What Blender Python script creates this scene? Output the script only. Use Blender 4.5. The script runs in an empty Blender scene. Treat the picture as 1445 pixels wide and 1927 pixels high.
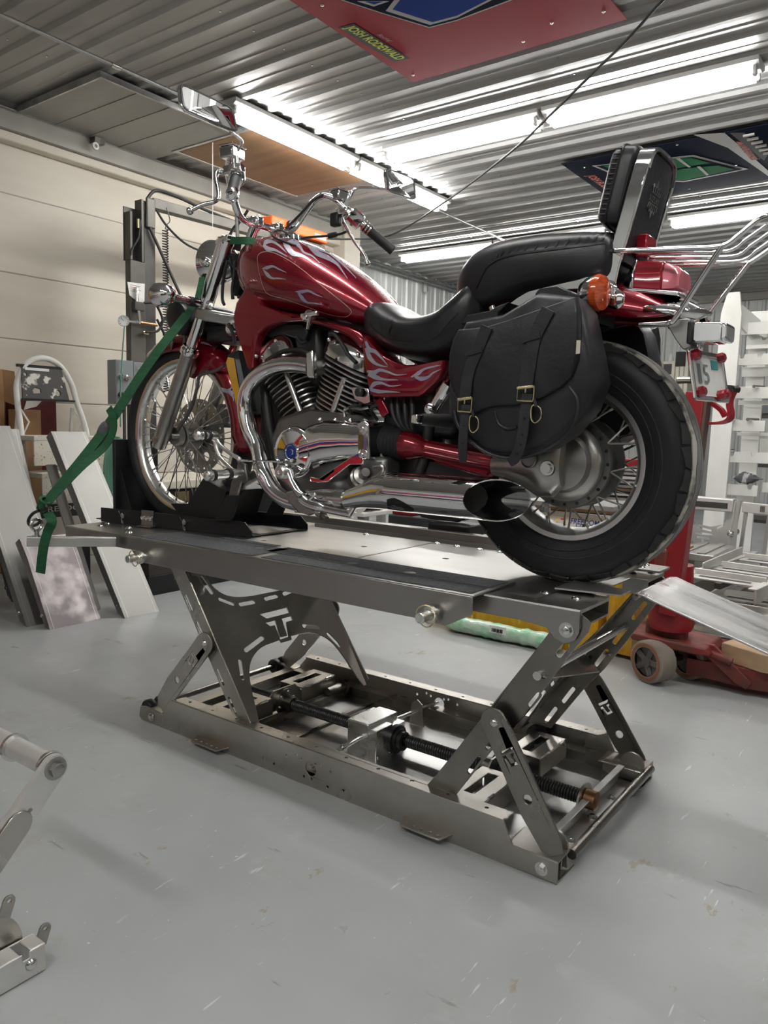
import bpy, math, random
from mathutils import Vector as V, Matrix, geometry
from mathutils.bvhtree import BVHTree
random.seed(7)
PI = math.pi
S = bpy.context.scene
COL = S.collection

# ---------------------------------------------------------------- camera, world, exposure
cd = bpy.data.cameras.new('camera')
cd.sensor_fit = 'VERTICAL'
cd.sensor_height = 36.0
cd.lens = 36.0 * 1440 / 1927
cd.clip_start = .05
cam = bpy.data.objects.new('camera', cd)
COL.objects.link(cam)
_r = V((.80350555, .59474924, .02553767))
_d = V((.0865062, -.07421104, -.99348347))
_f = V((-.58897836, .80047865, -.11107848))
cam.matrix_world = Matrix(((_r.x, -_d.x, -_f.x, .735), (_r.y, -_d.y, -_f.y, -1.87), (_r.z, -_d.z, -_f.z, 1.05), (0, 0, 0, 1)))
S.camera = cam
w = bpy.data.worlds.new('world')
S.world = w
w.use_nodes = True
w.node_tree.nodes['Background'].inputs[0].default_value = (.8, .85, .9, 1)
w.node_tree.nodes['Background'].inputs[1].default_value = .05
S.view_settings.view_transform = 'Standard'
S.view_settings.look = 'None'
S.view_settings.exposure = 0.0
S.view_settings.gamma = 1.0
S.view_settings.use_curve_mapping = False
TUBE_POWER = 48.0          # emission of every fluorescent tube


# ---------------------------------------------------------------- materials
MATS = {}


def mat(name, col, metal=0.0, rough=.5, col2=None, nscale=6.0, stretch=(1, 1, 1), rvar=0.0, bump=0.0, bscale=None,
        coat=0.0, spec=.5, emit=None, trans=0.0, ior=1.45, lo=.35, hi=.65, detail=4.0, alpha=1.0, sheen=0.0, aniso=0.0):
    m = bpy.data.materials.new(name)
    m.use_nodes = True
    nt = m.node_tree
    b = nt.nodes['Principled BSDF']
    c = (*col, 1)
    b.inputs['Base Color'].default_value = c
    b.inputs['Metallic'].default_value = metal
    b.inputs['Roughness'].default_value = rough
    b.inputs['Specular IOR Level'].default_value = spec
    b.inputs['Coat Weight'].default_value = coat
    b.inputs['Coat Roughness'].default_value = .03
    b.inputs['Transmission Weight'].default_value = trans
    b.inputs['IOR'].default_value = ior
    if emit:
        b.inputs['Emission Color'].default_value = (*emit[0], 1)
        b.inputs['Emission Strength'].default_value = emit[1]
    if col2 or rvar or bump:
        tc = nt.nodes.new('ShaderNodeTexCoord')
        mp = nt.nodes.new('ShaderNodeMapping')
        mp.inputs['Scale'].default_value = stretch
        nt.links.new(tc.outputs['Object'], mp.inputs['Vector'])
        nz = nt.nodes.new('ShaderNodeTexNoise')
        nz.inputs['Scale'].default_value = nscale
        nz.inputs['Detail'].default_value = detail
        nt.links.new(mp.outputs[0], nz.inputs['Vector'])
        rp = nt.nodes.new('ShaderNodeMapRange')
        rp.inputs['From Min'].default_value = lo
        rp.inputs['From Max'].default_value = hi
        nt.links.new(nz.outputs['Fac'], rp.inputs['Value'])
        if col2:
            mx = nt.nodes.new('ShaderNodeMix')
            mx.data_type = 'RGBA'
            mx.inputs[6].default_value = c
            mx.inputs[7].default_value = (*col2, 1)
            nt.links.new(rp.outputs[0], mx.inputs[0])
            nt.links.new(mx.outputs[2], b.inputs['Base Color'])
        if rvar:
            r2 = nt.nodes.new('ShaderNodeMapRange')
            r2.inputs['To Min'].default_value = rough - rvar
            r2.inputs['To Max'].default_value = rough + rvar
            nt.links.new(rp.outputs[0], r2.inputs['Value'])
            nt.links.new(r2.outputs[0], b.inputs['Roughness'])
        if bump:
            src = nz
            if bscale:
                src = nt.nodes.new('ShaderNodeTexNoise')
                src.inputs['Scale'].default_value = bscale
                src.inputs['Detail'].default_value = 3
                nt.links.new(mp.outputs[0], src.inputs['Vector'])
            bp = nt.nodes.new('ShaderNodeBump')
            bp.inputs['Strength'].default_value = bump
            bp.inputs['Distance'].default_value = .01
            nt.links.new(src.outputs['Fac'], bp.inputs['Height'])
            nt.links.new(bp.outputs[0], b.inputs['Normal'])
    MATS[name] = m
    return m


mat('ceiling_steel', (.41, .41, .405), .42, .42, col2=(.33, .325, .315), nscale=1.2, stretch=(.25, 1.5, 1), rvar=.06)
mat('hatch_steel', (.34, .335, .32), .45, .5, col2=(.29, .285, .27), nscale=2, stretch=(.4, 2, 1))
mat('wall_cream', (.70, .645, .55), 0, .55, col2=(.60, .55, .465), nscale=1.6, stretch=(1, .35, 2.2), bump=.05, bscale=40)
mat('wall_white', (.62, .63, .62), .1, .45, col2=(.55, .56, .55), nscale=1, stretch=(1, 1, .3))
mat('trim_grey', (.36, .345, .31), .2, .5, col2=(.30, .285, .26), nscale=3)
mat('galvanised', (.5, .5, .5), .9, .4, col2=(.38, .38, .38), nscale=12, rvar=.1)
mat('fixture_white', (.36, .355, .34), 0, .5)
mat('tube_light', (1, 1, 1), 0, .3, emit=((1.0, .99, .965), TUBE_POWER))
mat('plywood', (.30, .17, .085), 0, .6, col2=(.22, .12, .06), nscale=3, stretch=(.3, 3, 1))
mat('alu', (.62, .62, .61), 1, .36, col2=(.54, .535, .525), nscale=3, stretch=(.5, 2, 2), rvar=.03, lo=.2, hi=.8, detail=2)
mat('alu_satin', (.33, .325, .31), .95, .50, col2=(.28, .275, .26), nscale=2, rvar=.03, lo=.2, hi=.8, detail=2)
mat('alu_dull', (.56, .545, .52), 1, .42, col2=(.46, .44, .415), nscale=3, rvar=.05, lo=.25, hi=.75)
mat('ramp_streak', (.74, .74, .745), 1, .34, col2=(.56, .55, .54), nscale=3.2, stretch=(.5, 9, 1), rvar=.08, lo=.35, hi=.7)
mat('alu_brushed', (.44, .43, .415), 1, .33, col2=(.36, .35, .33), nscale=3, stretch=(1, 3, 3), rvar=.03, detail=2, lo=.2, hi=.8)
mat('alu_milled', (.86, .86, .84), 1, .26, rvar=.05, nscale=14)
mat('steel_raw', (.52, .50, .465), 1, .33, col2=(.40, .38, .345), nscale=5, rvar=.07)
mat('steel_dark', (.31, .295, .27), 1, .31, col2=(.23, .215, .195), nscale=5, rvar=.08)
mat('steel_black', (.045, .045, .045), .6, .38)
mat('zinc', (.72, .72, .70), 1, .22)
mat('zinc_yellow', (.72, .62, .36), 1, .25)
mat('chrome', (.86, .86, .87), 1, .045)
mat('chrome_soft', (.72, .72, .72), 1, .13, col2=(.6, .6, .59), nscale=9)
mat('cast_alu', (.50, .49, .475), 1, .34, col2=(.36, .35, .33), nscale=8, rvar=.06)
mat('engine_grey', (.25, .25, .245), .9, .38, col2=(.16, .16, .155), nscale=8)
mat('red_paint', (.215, .002, .013), .55, .25, coat=1.0, rvar=.02, nscale=3)
mat('red_plain', (.30, .012, .02), 0, .42, col2=(.22, .012, .014), nscale=6, rvar=.1)
mat('red_worn', (.21, .028, .022), 0, .55, col2=(.11, .035, .026), nscale=10, rvar=.1)
mat('flame_silver', (.43, .42, .44), .4, .3, coat=.8, col2=(.30, .29, .42), nscale=9, stretch=(1, 1, 1))
mat('pinstripe', (.45, .30, .24), .3, .35, coat=.5)
mat('leather', (.008, .008, .0095), 0, .36, col2=(.014, .014, .016), nscale=9, bump=.035, bscale=160, rvar=.06)
mat('leather_bag', (.0115, .012, .0145), 0, .40, col2=(.020, .021, .025), nscale=7, bump=.08, bscale=70, rvar=.05)
mat('strap_leather', (.016, .0165, .020), 0, .42, col2=(.026, .027, .031), nscale=20, bump=.1, bscale=120)
mat('rubber', (.014, .014, .015), 0, .55, col2=(.022, .022, .023), nscale=8)
mat('tyre_side', (.012, .0125, .014), 0, .5, col2=(.018, .018, .02), nscale=5, spec=.35)
mat('tyre_tread', (.017, .017, .018), 0, .62, col2=(.030, .030, .030), nscale=30, bump=.15)
mat('tyre_wear', (.26, .255, .25), 0, .7, col2=(.17, .17, .165), nscale=22)
mat('black_plastic', (.014, .014, .015), 0, .4)
mat('black_powder', (.012, .012, .013), 0, .5, bump=.04, bscale=220)
mat('grip_tape', (.07, .072, .078), 0, .85, col2=(.12, .122, .126), nscale=90, bump=.6, bscale=420)
mat('green_strap', (.008, .085, .03), 0, .7, col2=(.006, .06, .022), nscale=30, stretch=(1, 1, 4), bump=.1, bscale=300)
mat('green_hose', (.12, .28, .20), 0, .5)
mat('green_wrap', (.30, .62, .38), 0, .25, col2=(.62, .72, .62), nscale=16, bump=.5, bscale=50, coat=.4)
mat('amber', (.55, .085, .008), 0, .16, coat=.7, col2=(.36, .04, .005), nscale=40, stretch=(1, 1, 5))
mat('red_lens', (.27, .004, .016), 0, .12, coat=.9)
mat('red_lens_pale', (.60, .16, .20), 0, .2, coat=.7)
mat('orange_paint', (.85, .13, .015), 0, .45)
mat('label_white', (.78, .78, .76), 0, .55)
mat('paper', (.82, .81, .78), 0, .7, col2=(.66, .60, .58), nscale=25, lo=.5, hi=.75)
mat('cardboard', (.36, .21, .105), 0, .8, col2=(.30, .17, .085), nscale=8)
mat('white_paint', (.72, .71, .67), 0, .5, col2=(.60, .585, .54), nscale=9, lo=.5, hi=.8)
mat('white_wood', (.76, .76, .73), 0, .55, col2=(.66, .65, .61), nscale=5, stretch=(1, 1, .4), lo=.45, hi=.75)
mat('spatter', (.045, .043, .04), 0, .55, col2=(.6, .58, .52), nscale=14, lo=.57, hi=.63, detail=6)
mat('box_grey', (.22, .24, .25), .2, .45)
mat('maroon', (.10, .012, .014), 0, .5)
mat('yellow_wrap', (.72, .40, .01), 0, .28, col2=(.55, .28, .008), nscale=10, stretch=(3, 3, .6), bump=.35, bscale=22, coat=.5)
mat('beige_case', (.62, .58, .48), 0, .5)
mat('wheel_poly', (.27, .235, .195), 0, .6, col2=(.20, .17, .14), nscale=7)
mat('wheel_hub', (.15, .135, .115), .2, .6, col2=(.10, .09, .08), nscale=9)
mat('wheel_rim_rust', (.26, .11, .06), .1, .7)
mat('wood', (.46, .32, .19), 0, .7, col2=(.36, .24, .14), nscale=5, stretch=(.4, 4, 4))
mat('panel_red', (.34, .03, .045), 0, .45, spec=.15)
mat('panel_navy', (.012, .016, .034), 0, .6, spec=.02)
mat('panel_blue', (.012, .045, .25), 0, .6, spec=.05)
mat('panel_green', (.015, .20, .075), 0, .6, spec=.05)
mat('panel_silver', (.42, .41, .40), 0, .35)
mat('panel_lime', (.55, .66, .03), 0, .4)
mat('panel_orange', (.72, .09, .04), 0, .4)
mat('black_ink', (.01, .01, .012), 0, .5)
mat('blue_ink', (.02, .06, .36), 0, .5)
mat('red_ink', (.6, .02, .03), 0, .5)
mat('yellow_ink', (.85, .68, .02), 0, .5)
mat('teal_ink', (.06, .28, .30), 0, .5)
mat('mirror_glass', (.82, .83, .84), 1, .01)
mat('gauge_glass', (.85, .85, .83), 0, .15, coat=1)
mat('headlamp_glass', (.9, .92, .93), 0, .05, trans=.8)
mat('copper', (.30, .17, .09), 1, .4)
mat('netting', (.05, .05, .05), 0, .7, col2=(.12, .12, .12), nscale=60)
mat('engine_fins', (.60, .59, .575), .95, .30, col2=(.36, .355, .34), nscale=9)
mat('tyre_scuffed', (.05, .05, .049), 0, .75, col2=(.50, .48, .42), nscale=26, lo=.40, hi=.56, detail=6)
mat('alu_bright', (.80, .79, .77), .85, .5, col2=(.66, .645, .62), nscale=4, rvar=.05)
mat('alu_blotchy', (.33, .30, .30), .9, .47, col2=(.24, .215, .22), nscale=11, rvar=.1, lo=.38, hi=.6)
mat('step_spotted', (.66, .62, .53), 0, .6, col2=(.25, .21, .15), nscale=70, lo=.60, hi=.66)
mat('steel_black2', (.06, .058, .055), .5, .5, col2=(.09, .085, .08), nscale=5)
mat('steel_dull', (.13, .12, .105), .35, .5, col2=(.09, .085, .075), nscale=5)
mat('dark_brown', (.06, .045, .035), 0, .6, col2=(.035, .03, .025), nscale=4)
mat('box_dark', (.03, .032, .034), 0, .5)
mat('yellow_tape', (.75, .47, .05), 0, .3, coat=.4)
mat('brown_rust', (.10, .065, .05), .1, .6, col2=(.14, .08, .06), nscale=7)
mat('striped_cloth', (.45, .45, .45), 0, .85, col2=(.10, .10, .11), nscale=9, stretch=(5, 1, 1), lo=.45, hi=.5)
mat('dark_wall', (.40, .40, .39), 0, .6)

# floor: painted concrete with scuffs, stains and a faint shine
m = bpy.data.materials.new('painted_concrete')
m.use_nodes = True
MATS['painted_concrete'] = m
nt = m.node_tree
b = nt.nodes['Principled BSDF']
tc = nt.nodes.new('ShaderNodeTexCoord')


def _noise(scale, detail, lo, hi, stretch=(1, 1, 1), rough=.6):
    mp = nt.nodes.new('ShaderNodeMapping')
    mp.inputs['Scale'].default_value = stretch
    nt.links.new(tc.outputs['Object'], mp.inputs[0])
    n = nt.nodes.new('ShaderNodeTexNoise')
    n.inputs['Scale'].default_value = scale
    n.inputs['Detail'].default_value = detail
    n.inputs['Roughness'].default_value = rough
    nt.links.new(mp.outputs[0], n.inputs['Vector'])
    r = nt.nodes.new('ShaderNodeMapRange')
    r.inputs['From Min'].default_value = lo
    r.inputs['From Max'].default_value = hi
    nt.links.new(n.outputs['Fac'], r.inputs['Value'])
    return r.outputs[0]


def _mix(fac, a, col):
    x = nt.nodes.new('ShaderNodeMix')
    x.data_type = 'RGBA'
    nt.links.new(fac, x.inputs[0])
    if isinstance(a, tuple):
        x.inputs[6].default_value = (*a, 1)
    else:
        nt.links.new(a, x.inputs[6])
    x.inputs[7].default_value = (*col, 1)
    return x.outputs[2]


c = _mix(_noise(1.1, 5, .35, .68), (.395, .408, .409), (.338, .351, .353))
c = _mix(_noise(5, 6, .62, .78), c, (.44, .455, .455))
c = _mix(_noise(2.6, 8, .57, .66, rough=.75), c, (.34, .34, .32))
c = _mix(_noise(55, 3, .685, .72, (1, .10, 1)), c, (.58, .585, .58))
c = _mix(_noise(70, 2, .74, .76), c, (.66, .66, .65))
c = _mix(_noise(7, 7, .635, .67, (1, .6, 1), .7), c, (.31, .28, .215))
c = _mix(_noise(14, 5, .665, .71, (.25, 1.3, 1)), c, (.24, .24, .235))
nt.links.new(c, b.inputs['Base Color'])
rr = nt.nodes.new('ShaderNodeMapRange')
rr.inputs['To Min'].default_value = .27
rr.inputs['To Max'].default_value = .46
nt.links.new(_noise(3, 5, .3, .7), rr.inputs['Value'])
nt.links.new(rr.outputs[0], b.inputs['Roughness'])
b.inputs['Specular IOR Level'].default_value = .45


# ---------------------------------------------------------------- mesh helpers
class MB:
    def __init__(self):
        self.v = []
        self.f = []

    def add(self, vs, fs):
        o = len(self.v)
        self.v += [V(p) for p in vs]
        self.f += [tuple(i + o for i in q) for q in fs]
        return self

    def box(self, x0, x1, y0, y1, z0, z1):
        return self.add([(x0, y0, z0), (x1, y0, z0), (x1, y1, z0), (x0, y1, z0), (x0, y0, z1), (x1, y0, z1), (x1, y1, z1), (x0, y1, z1)],
                        [(3, 2, 1, 0), (4, 5, 6, 7), (0, 1, 5, 4), (1, 2, 6, 5), (2, 3, 7, 6), (3, 0, 4, 7)])

    def bar(self, p0, p1, w, h, up=(0, 0, 1)):
        p0, p1 = V(p0), V(p1)
        d = (p1 - p0).normalized()
        s = d.cross(V(up)).normalized() * w / 2
        u = s.cross(d).normalized() * h / 2
        vs = [p + a * s + b_ * u for p in (p0, p1) for a, b_ in ((-1, -1), (1, -1), (1, 1), (-1, 1))]
        return self.add(vs, [(0, 1, 2, 3), (7, 6, 5, 4), (0, 4, 5, 1), (1, 5, 6, 2), (2, 6, 7, 3), (3, 7, 4, 0)])

    def rings(self, rs, cap0=True, cap1=True, closed=True, loop=False):
        n = len(rs[0])
        vs = [p for r in rs for p in r]
        fs = []
        m = len(rs)
        for i in range(m if loop else m - 1):
            j = (i + 1) % m
            for k in range(n if closed else n - 1):
                l = (k + 1) % n
                fs.append((i * n + k, i * n + l, j * n + l, j * n + k))
        if not loop and cap0:
            fs.append(tuple(range(n - 1, -1, -1)))
        if not loop and cap1:
            fs.append(tuple((m - 1) * n + k for k in range(n)))
        return self.add(vs, fs)

    def tube(self, pts, r, n=10, closed=False, cap=True):
        pts = [V(p) for p in pts]
        m = len(pts)
        rs = r if isinstance(r, (list, tuple)) else [r] * m
        t = []
        for i in range(m):
            a = pts[(i - 1) % m] if closed or i > 0 else pts[i]
            c = pts[(i + 1) % m] if closed or i < m - 1 else pts[i]
            t.append((c - a).normalized())
        u = t[0].orthogonal().normalized()
        out = []
        for i in range(m):
            u = (u - t[i] * u.dot(t[i])).normalized()
            w_ = t[i].cross(u)
            out.append([pts[i] + (u * math.cos(2 * PI * k / n) + w_ * math.sin(2 * PI * k / n)) * rs[i] for k in range(n)])
        return self.rings(out, cap, cap, loop=closed)

    def cyl(self, p0, p1, r, r1=None, n=16, cap=True):
        return self.tube([p0, p1], [r, r if r1 is None else r1], n, cap=cap)

    def lathe(self, o, ax, prof, n=32, a0=0.0, a1=2 * PI, ref=None):
        o, ax = V(o), V(ax).normalized()
        u = (V(ref) - ax * V(ref).dot(ax)).normalized() if ref else ax.orthogonal().normalized()
        w_ = ax.cross(u)
        full = abs(a1 - a0 - 2 * PI) < 1e-6
        N = n if full else n + 1
        rs = []
        for k in range(N):
            a = a0 + (a1 - a0) * k / n
            e = u * math.cos(a) + w_ * math.sin(a)
            rs.append([o + ax * t + e * max(r, 1e-5) for t, r in prof])
        return self.rings(rs, False, False, closed=False, loop=full)

    def ball(self, c, rx, ry=None, rz=None, nu=16, nv=10, M=None):
        ry = rx if ry is None else ry
        rz = rx if rz is None else rz
        rs = []
        for j in range(nv + 1):
            a = -PI / 2 + PI * j / nv
            ring = []
            for i in range(nu):
                t = 2 * PI * i / nu
                q = V((rx * math.cos(a) * math.cos(t), ry * math.cos(a) * math.sin(t), rz * math.sin(a)))
                if j in (0, nv):
                    q += V((1e-5 * math.cos(t), 1e-5 * math.sin(t), 0))
                ring.append(V(c) + ((M @ q) if M else q))
            rs.append(ring)
        return self.rings(rs)

    def prism(self, pts, d):
        pts = [V(p) for p in pts]
        d = V(d)
        n = len(pts)
        tri = geometry.tessellate_polygon([pts])
        fs = [tuple(t) for t in tri] + [tuple(i + n for i in reversed(t)) for t in tri]
        fs += [(k, (k + 1) % n, (k + 1) % n + n, k + n) for k in range(n)]
        return self.add(pts + [p + d for p in pts], fs)

    def plate(self, outer, holes, O, U, W, t):
        """flat plate with holes, outline in the U, W plane, thickness t along U x W (centred)"""
        O, U, W = V(O), V(U).normalized(), V(W).normalized()
        N = U.cross(W).normalized() * t / 2
        loops = [[V((a, b_, 0)) for a, b_ in L] for L in [outer] + list(holes)]
        flat = [p for L in loops for p in L]
        n = len(flat)
        tri = geometry.tessellate_polygon(loops)
        P3 = [O + U * p.x + W * p.y for p in flat]
        fs = []
        for q in tri:
            a, b_, c_ = (flat[i] for i in q)
            q = q if (b_ - a).cross(c_ - a).z > 0 else tuple(reversed(q))
            fs.append(tuple(q))
            fs.append(tuple(i + n for i in reversed(q)))
        k0 = 0
        for L in loops:
            m_ = len(L)
            for k in range(m_):
                a, b_ = k0 + k, k0 + (k + 1) % m_
                fs.append((a, b_, b_ + n, a + n))
            k0 += m_
        return self.add([p + N for p in P3] + [p - N for p in P3], fs)

    def build(self, name, mt, parent=None, bevel=0, smooth=True, angle=38, off=None, kind=None, label=None, recalc=True):
        off = V(off) if off is not None else OFF.get(parent, V((0, 0, 0)))
        me = bpy.data.meshes.new(name)
        me.from_pydata([p - off for p in self.v], [], self.f)
        me.validate()
        if recalc:
            import bmesh
            bm = bmesh.new()
            bm.from_mesh(me)
            bmesh.ops.remove_doubles(bm, verts=bm.verts, dist=2e-5)
            bmesh.ops.recalc_face_normals(bm, faces=bm.faces)
            bm.to_mesh(me)
            bm.free()
        me.materials.append(MATS[mt])
        if smooth:
            me.shade_smooth()
            me.set_sharp_from_angle(angle=math.radians(angle))
        ob = bpy.data.objects.new(name, me)
        COL.objects.link(ob)
        if parent:
            ob.parent = parent
            OFF[ob] = off
        else:
            ob.location = off
            OFF[ob] = off
        if bevel:
            bv = ob.modifiers.new('bevel', 'BEVEL')
            bv.width = bevel
            bv.segments = 2
            bv.limit_method = 'ANGLE'
            bv.angle_limit = math.radians(45)
        if kind:
            ob['kind'] = kind
        if label:
            ob['label'] = label
        return ob

    def single(self, name, mt, label, cat, group=None, **kw):
        """a top-level thing that is one mesh, origin at the middle of its base"""
        lo = V([min(p[i] for p in self.v) for i in range(3)])
        hi = V([max(p[i] for p in self.v) for i in range(3)])
        o = self.build(name, mt, None, off=V(((lo.x + hi.x) / 2, (lo.y + hi.y) / 2, lo.z)), **kw)
        tag(o, label, cat, group)
        return o


OFF = {}


def tag(o, label, cat, group=None):
    o['label'] = label
    o['category'] = cat
    if group:
        o['group'] = group
    return o


def thing(name, label, cat, loc=(0, 0, 0), group=None):
    o = bpy.data.objects.new(name, None)
    o.empty_display_size = .05
    COL.objects.link(o)
    o.location = loc
    OFF[o] = V(loc)
    return tag(o, label, cat, group)


def struct(name, loc=(0, 0, 0)):
    o = bpy.data.objects.new(name, None)
    COL.objects.link(o)
    o.location = loc
    OFF[o] = V(loc)
    o['kind'] = 'structure'
    return o


def clone(o, parent=None, mv=(0, 0, 0), label=None):
    """copy of one object (shared mesh) with copies of its children"""
    c_ = o.copy()
    COL.objects.link(c_)
    if parent:
        c_.parent = parent
    c_.location = o.location + V(mv)
    if label:
        c_['label'] = label
    for ch in list(o.children):
        clone(ch, c_)
    return c_


def spline(pts, k=6, closed=False):
    pts = [V(p) for p in pts]
    n = len(pts)
    out = []
    for i in range(n if closed else n - 1):
        g = lambda j: pts[j % n] if closed else pts[max(0, min(n - 1, j))]
        a, b_, c_, d_ = g(i - 1), g(i), g(i + 1), g(i + 2)
        for s in range(k):
            t = s / k
            out.append(.5 * ((2 * b_) + (c_ - a) * t + (2 * a - 5 * b_ + 4 * c_ - d_) * t * t + (3 * b_ - a - 3 * c_ + d_) * t ** 3))
    if not closed:
        out.append(pts[-1])
    return out


def sp2(pts, k=6, closed=True):
    return [(p.x, p.y) for p in spline([(a, b_, 0) for a, b_ in pts], k, closed)]


def xz(L, y):
    return [(a, y, b_) for a, b_ in L]


def circ(cx_, cy_, r, n=16):
    return [(cx_ + r * math.cos(2 * PI * k / n), cy_ + r * math.sin(2 * PI * k / n)) for k in range(n)]


def slot(a, b_, w_, n=5):
    """rounded slot hole from a to b"""
    a, b_ = V((*a, 0)), V((*b_, 0))
    ang = math.atan2(b_.y - a.y, b_.x - a.x)
    out = []
    for c_, s in ((b_, -PI / 2), (a, PI / 2)):
        out += [(c_.x + w_ / 2 * math.cos(ang + s + PI * k / n), c_.y + w_ / 2 * math.sin(ang + s + PI * k / n)) for k in range(n + 1)]
    return out


def hexbolt(o, ax, r=.009, h=.007, washer=True):
    m_ = MB()
    o, ax = V(o), V(ax).normalized()
    if washer:
        m_.cyl(o, o + ax * .002, r * 1.5, n=16)
    m_.cyl(o + ax * .002, o + ax * h, r, n=6)
    m_.cyl(o + ax * h, o + ax * (h + .0015), r * .8, r * .6, n=12)
    return m_


def dome(o, ax, r=.009, h=.005):
    return MB().lathe(o, ax, [(0, r), (h * .5, r * .85), (h, r * .45), (h * 1.1, 0)], 12)


FONT_CACHE = {}


def text_mesh(s, size=1.0, shear=0.0, extrude=0.0, offset=0.0):
    cu = bpy.data.curves.new('lettering', 'FONT')
    cu.body = s
    cu.size = size
    cu.shear = shear
    cu.extrude = extrude
    cu.offset = offset
    cu.resolution_u = 3
    cu.align_x = 'LEFT'
    o = bpy.data.objects.new('lettering', cu)
    COL.objects.link(o)
    dg = bpy.context.evaluated_depsgraph_get()
    me = bpy.data.meshes.new_from_object(o.evaluated_get(dg))
    vs = [v.co.copy() for v in me.vertices]
    fs = [tuple(p.vertices) for p in me.polygons]
    bpy.data.objects.remove(o)
    bpy.data.curves.remove(cu)
    bpy.data.meshes.remove(me)
    return vs, fs


def lettering(s, O, U, W, length=None, height=None, shear=0, offset=0.0, mb=None):
    """text laid in the plane U, W from origin O, scaled to length and height"""
    O, U, W = V(O), V(U).normalized(), V(W).normalized()
    vs, fs = text_mesh(s, 1.0, shear, 0, offset)
    x0 = min(p.x for p in vs)
    x1 = max(p.x for p in vs)
    y0 = min(p.y for p in vs)
    y1 = max(p.y for p in vs)
    sx = length / (x1 - x0) if length else None
    sy = height / (y1 - y0) if height else sx
    sx = sx or sy
    mb = mb or MB()
    return mb.add([O + U * (p.x - x0) * sx + W * (p.y - y0) * sy for p in vs], fs)



# ================================================================ setting
f_ = MB().add([(-5.2, -5, 0), (4, -5, 0), (4, 10.6, 0), (-5.2, 10.6, 0)], [(0, 1, 2, 3)]).build('floor', 'painted_concrete', smooth=False)
f_['kind'] = 'structure'


def corr_profile(n, pitch=.2286, rib=.021, minor=.005):
    """(across, depth) points of a ribbed steel sheet with n ribs"""
    p = []
    for i in range(n):
        o = i * pitch
        p += [(o, 0), (o + .062, 0), (o + .068, minor), (o + .088, minor), (o + .094, 0), (o + .150, 0), (o + .166, rib), (o + .198, rib), (o + .214, 0)]
    p.append((n * pitch, 0))
    return p


ceil_ = struct('ceiling', (0, 0, 3.1))
m = MB()
pr = corr_profile(4)
m.add([(x, y, 3.1 - d) for x in (-5.25, 4.0) for y, d in pr], [(k, k + 1, len(pr) + k + 1, len(pr) + k) for k in range(len(pr) - 1)])
sheet = m.build('ceiling_sheet', 'ceiling_steel', ceil_, smooth=False, off=(0, 0, 3.1), recalc=False)
for i in range(-6, 12):
    q = sheet if i == 0 else sheet.copy()
    if i:
        COL.objects.link(q)
    q.location = (0, .107 + i * .9144, 0)
m = MB()
for i in range(70):                       # screw heads in rows under the purlins
    for xx in (-3.6, -2.4, -1.2, 0):
        m.cyl((xx, -1 + i * .2286 + .07, 3.1), (xx, -1 + i * .2286 + .07, 3.093), .006, n=6)
m.build('screw_heads', 'zinc', ceil_, kind='stuff')

wl = struct('wall_left', (-4.6, 2, 0))
zs = [0, .62, 1.16, 1.585, 2.03, 2.55, 2.96]
for a, b_ in zip(zs, zs[1:]):
    MB().box(-4.62, -4.55, -5, 4.32, a + .0035, b_ - .0035).build('wall_panel', 'wall_cream', wl, bevel=.004)
MB().box(-4.62, -4.556, -5, 4.32, 0, 2.9).build('wall_panel_core', 'trim_grey', wl)
MB().box(-4.62, -4.42, -5, 4.36, 2.93, 3.1).build('door_header', 'trim_grey', wl)
MB().box(-4.6, -4.46, -5, 4.36, 2.87, 2.93).build('header_trim', 'wall_cream', wl, bevel=.01)
MB().tube([(-4.41, -5, 3.055), (-4.41, 4.36, 3.055)], .008, 8).build('header_rod', 'zinc', wl)
MB().box(-5.25, -4.40, 4.32, 4.57, 0, 3.1).build('corner_post', 'wall_cream', wl, bevel=.006)
pr = corr_profile(4)
m = MB()
m.add([(-5.2 + d, 4.57 + y, z) for z in (0, 3.1) for y, d in pr], [(k, k + 1, len(pr) + k + 1, len(pr) + k) for k in range(len(pr) - 1)])
sh = m.build('corrugated_sheet', 'wall_white', wl, smooth=False, recalc=False)
for i in range(1, 7):
    q = sh.copy()
    COL.objects.link(q)
    q.location = (0, i * .9144, 0)

wb = struct('wall_back', (0, 10.3, 0))
m = MB()
m.add([(-5.2 + y, 10.3 - d, z) for z in (0, 3.1) for y, d in pr], [(k, k + 1, len(pr) + k + 1, len(pr) + k) for k in range(len(pr) - 1)])
sh = m.build('corrugated_sheet', 'wall_white', wb, smooth=False, recalc=False)
for i in range(1, 11):
    q = sh.copy()
    COL.objects.link(q)
    q.location = (i * .9144, 0, 0)
MB().box(-5.2, 4, 10.2, 10.3, 2.98, 3.1).build('top_trim', 'trim_grey', wb)
for nm, q in (('wall_right', (4, 4.1, -5, 10.6)), ('wall_front', (-4.6, 4, -5.1, -5))):
    o = MB().box(*q, 0, 3.1).build(nm, 'wall_white')
    o['kind'] = 'structure'


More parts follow.
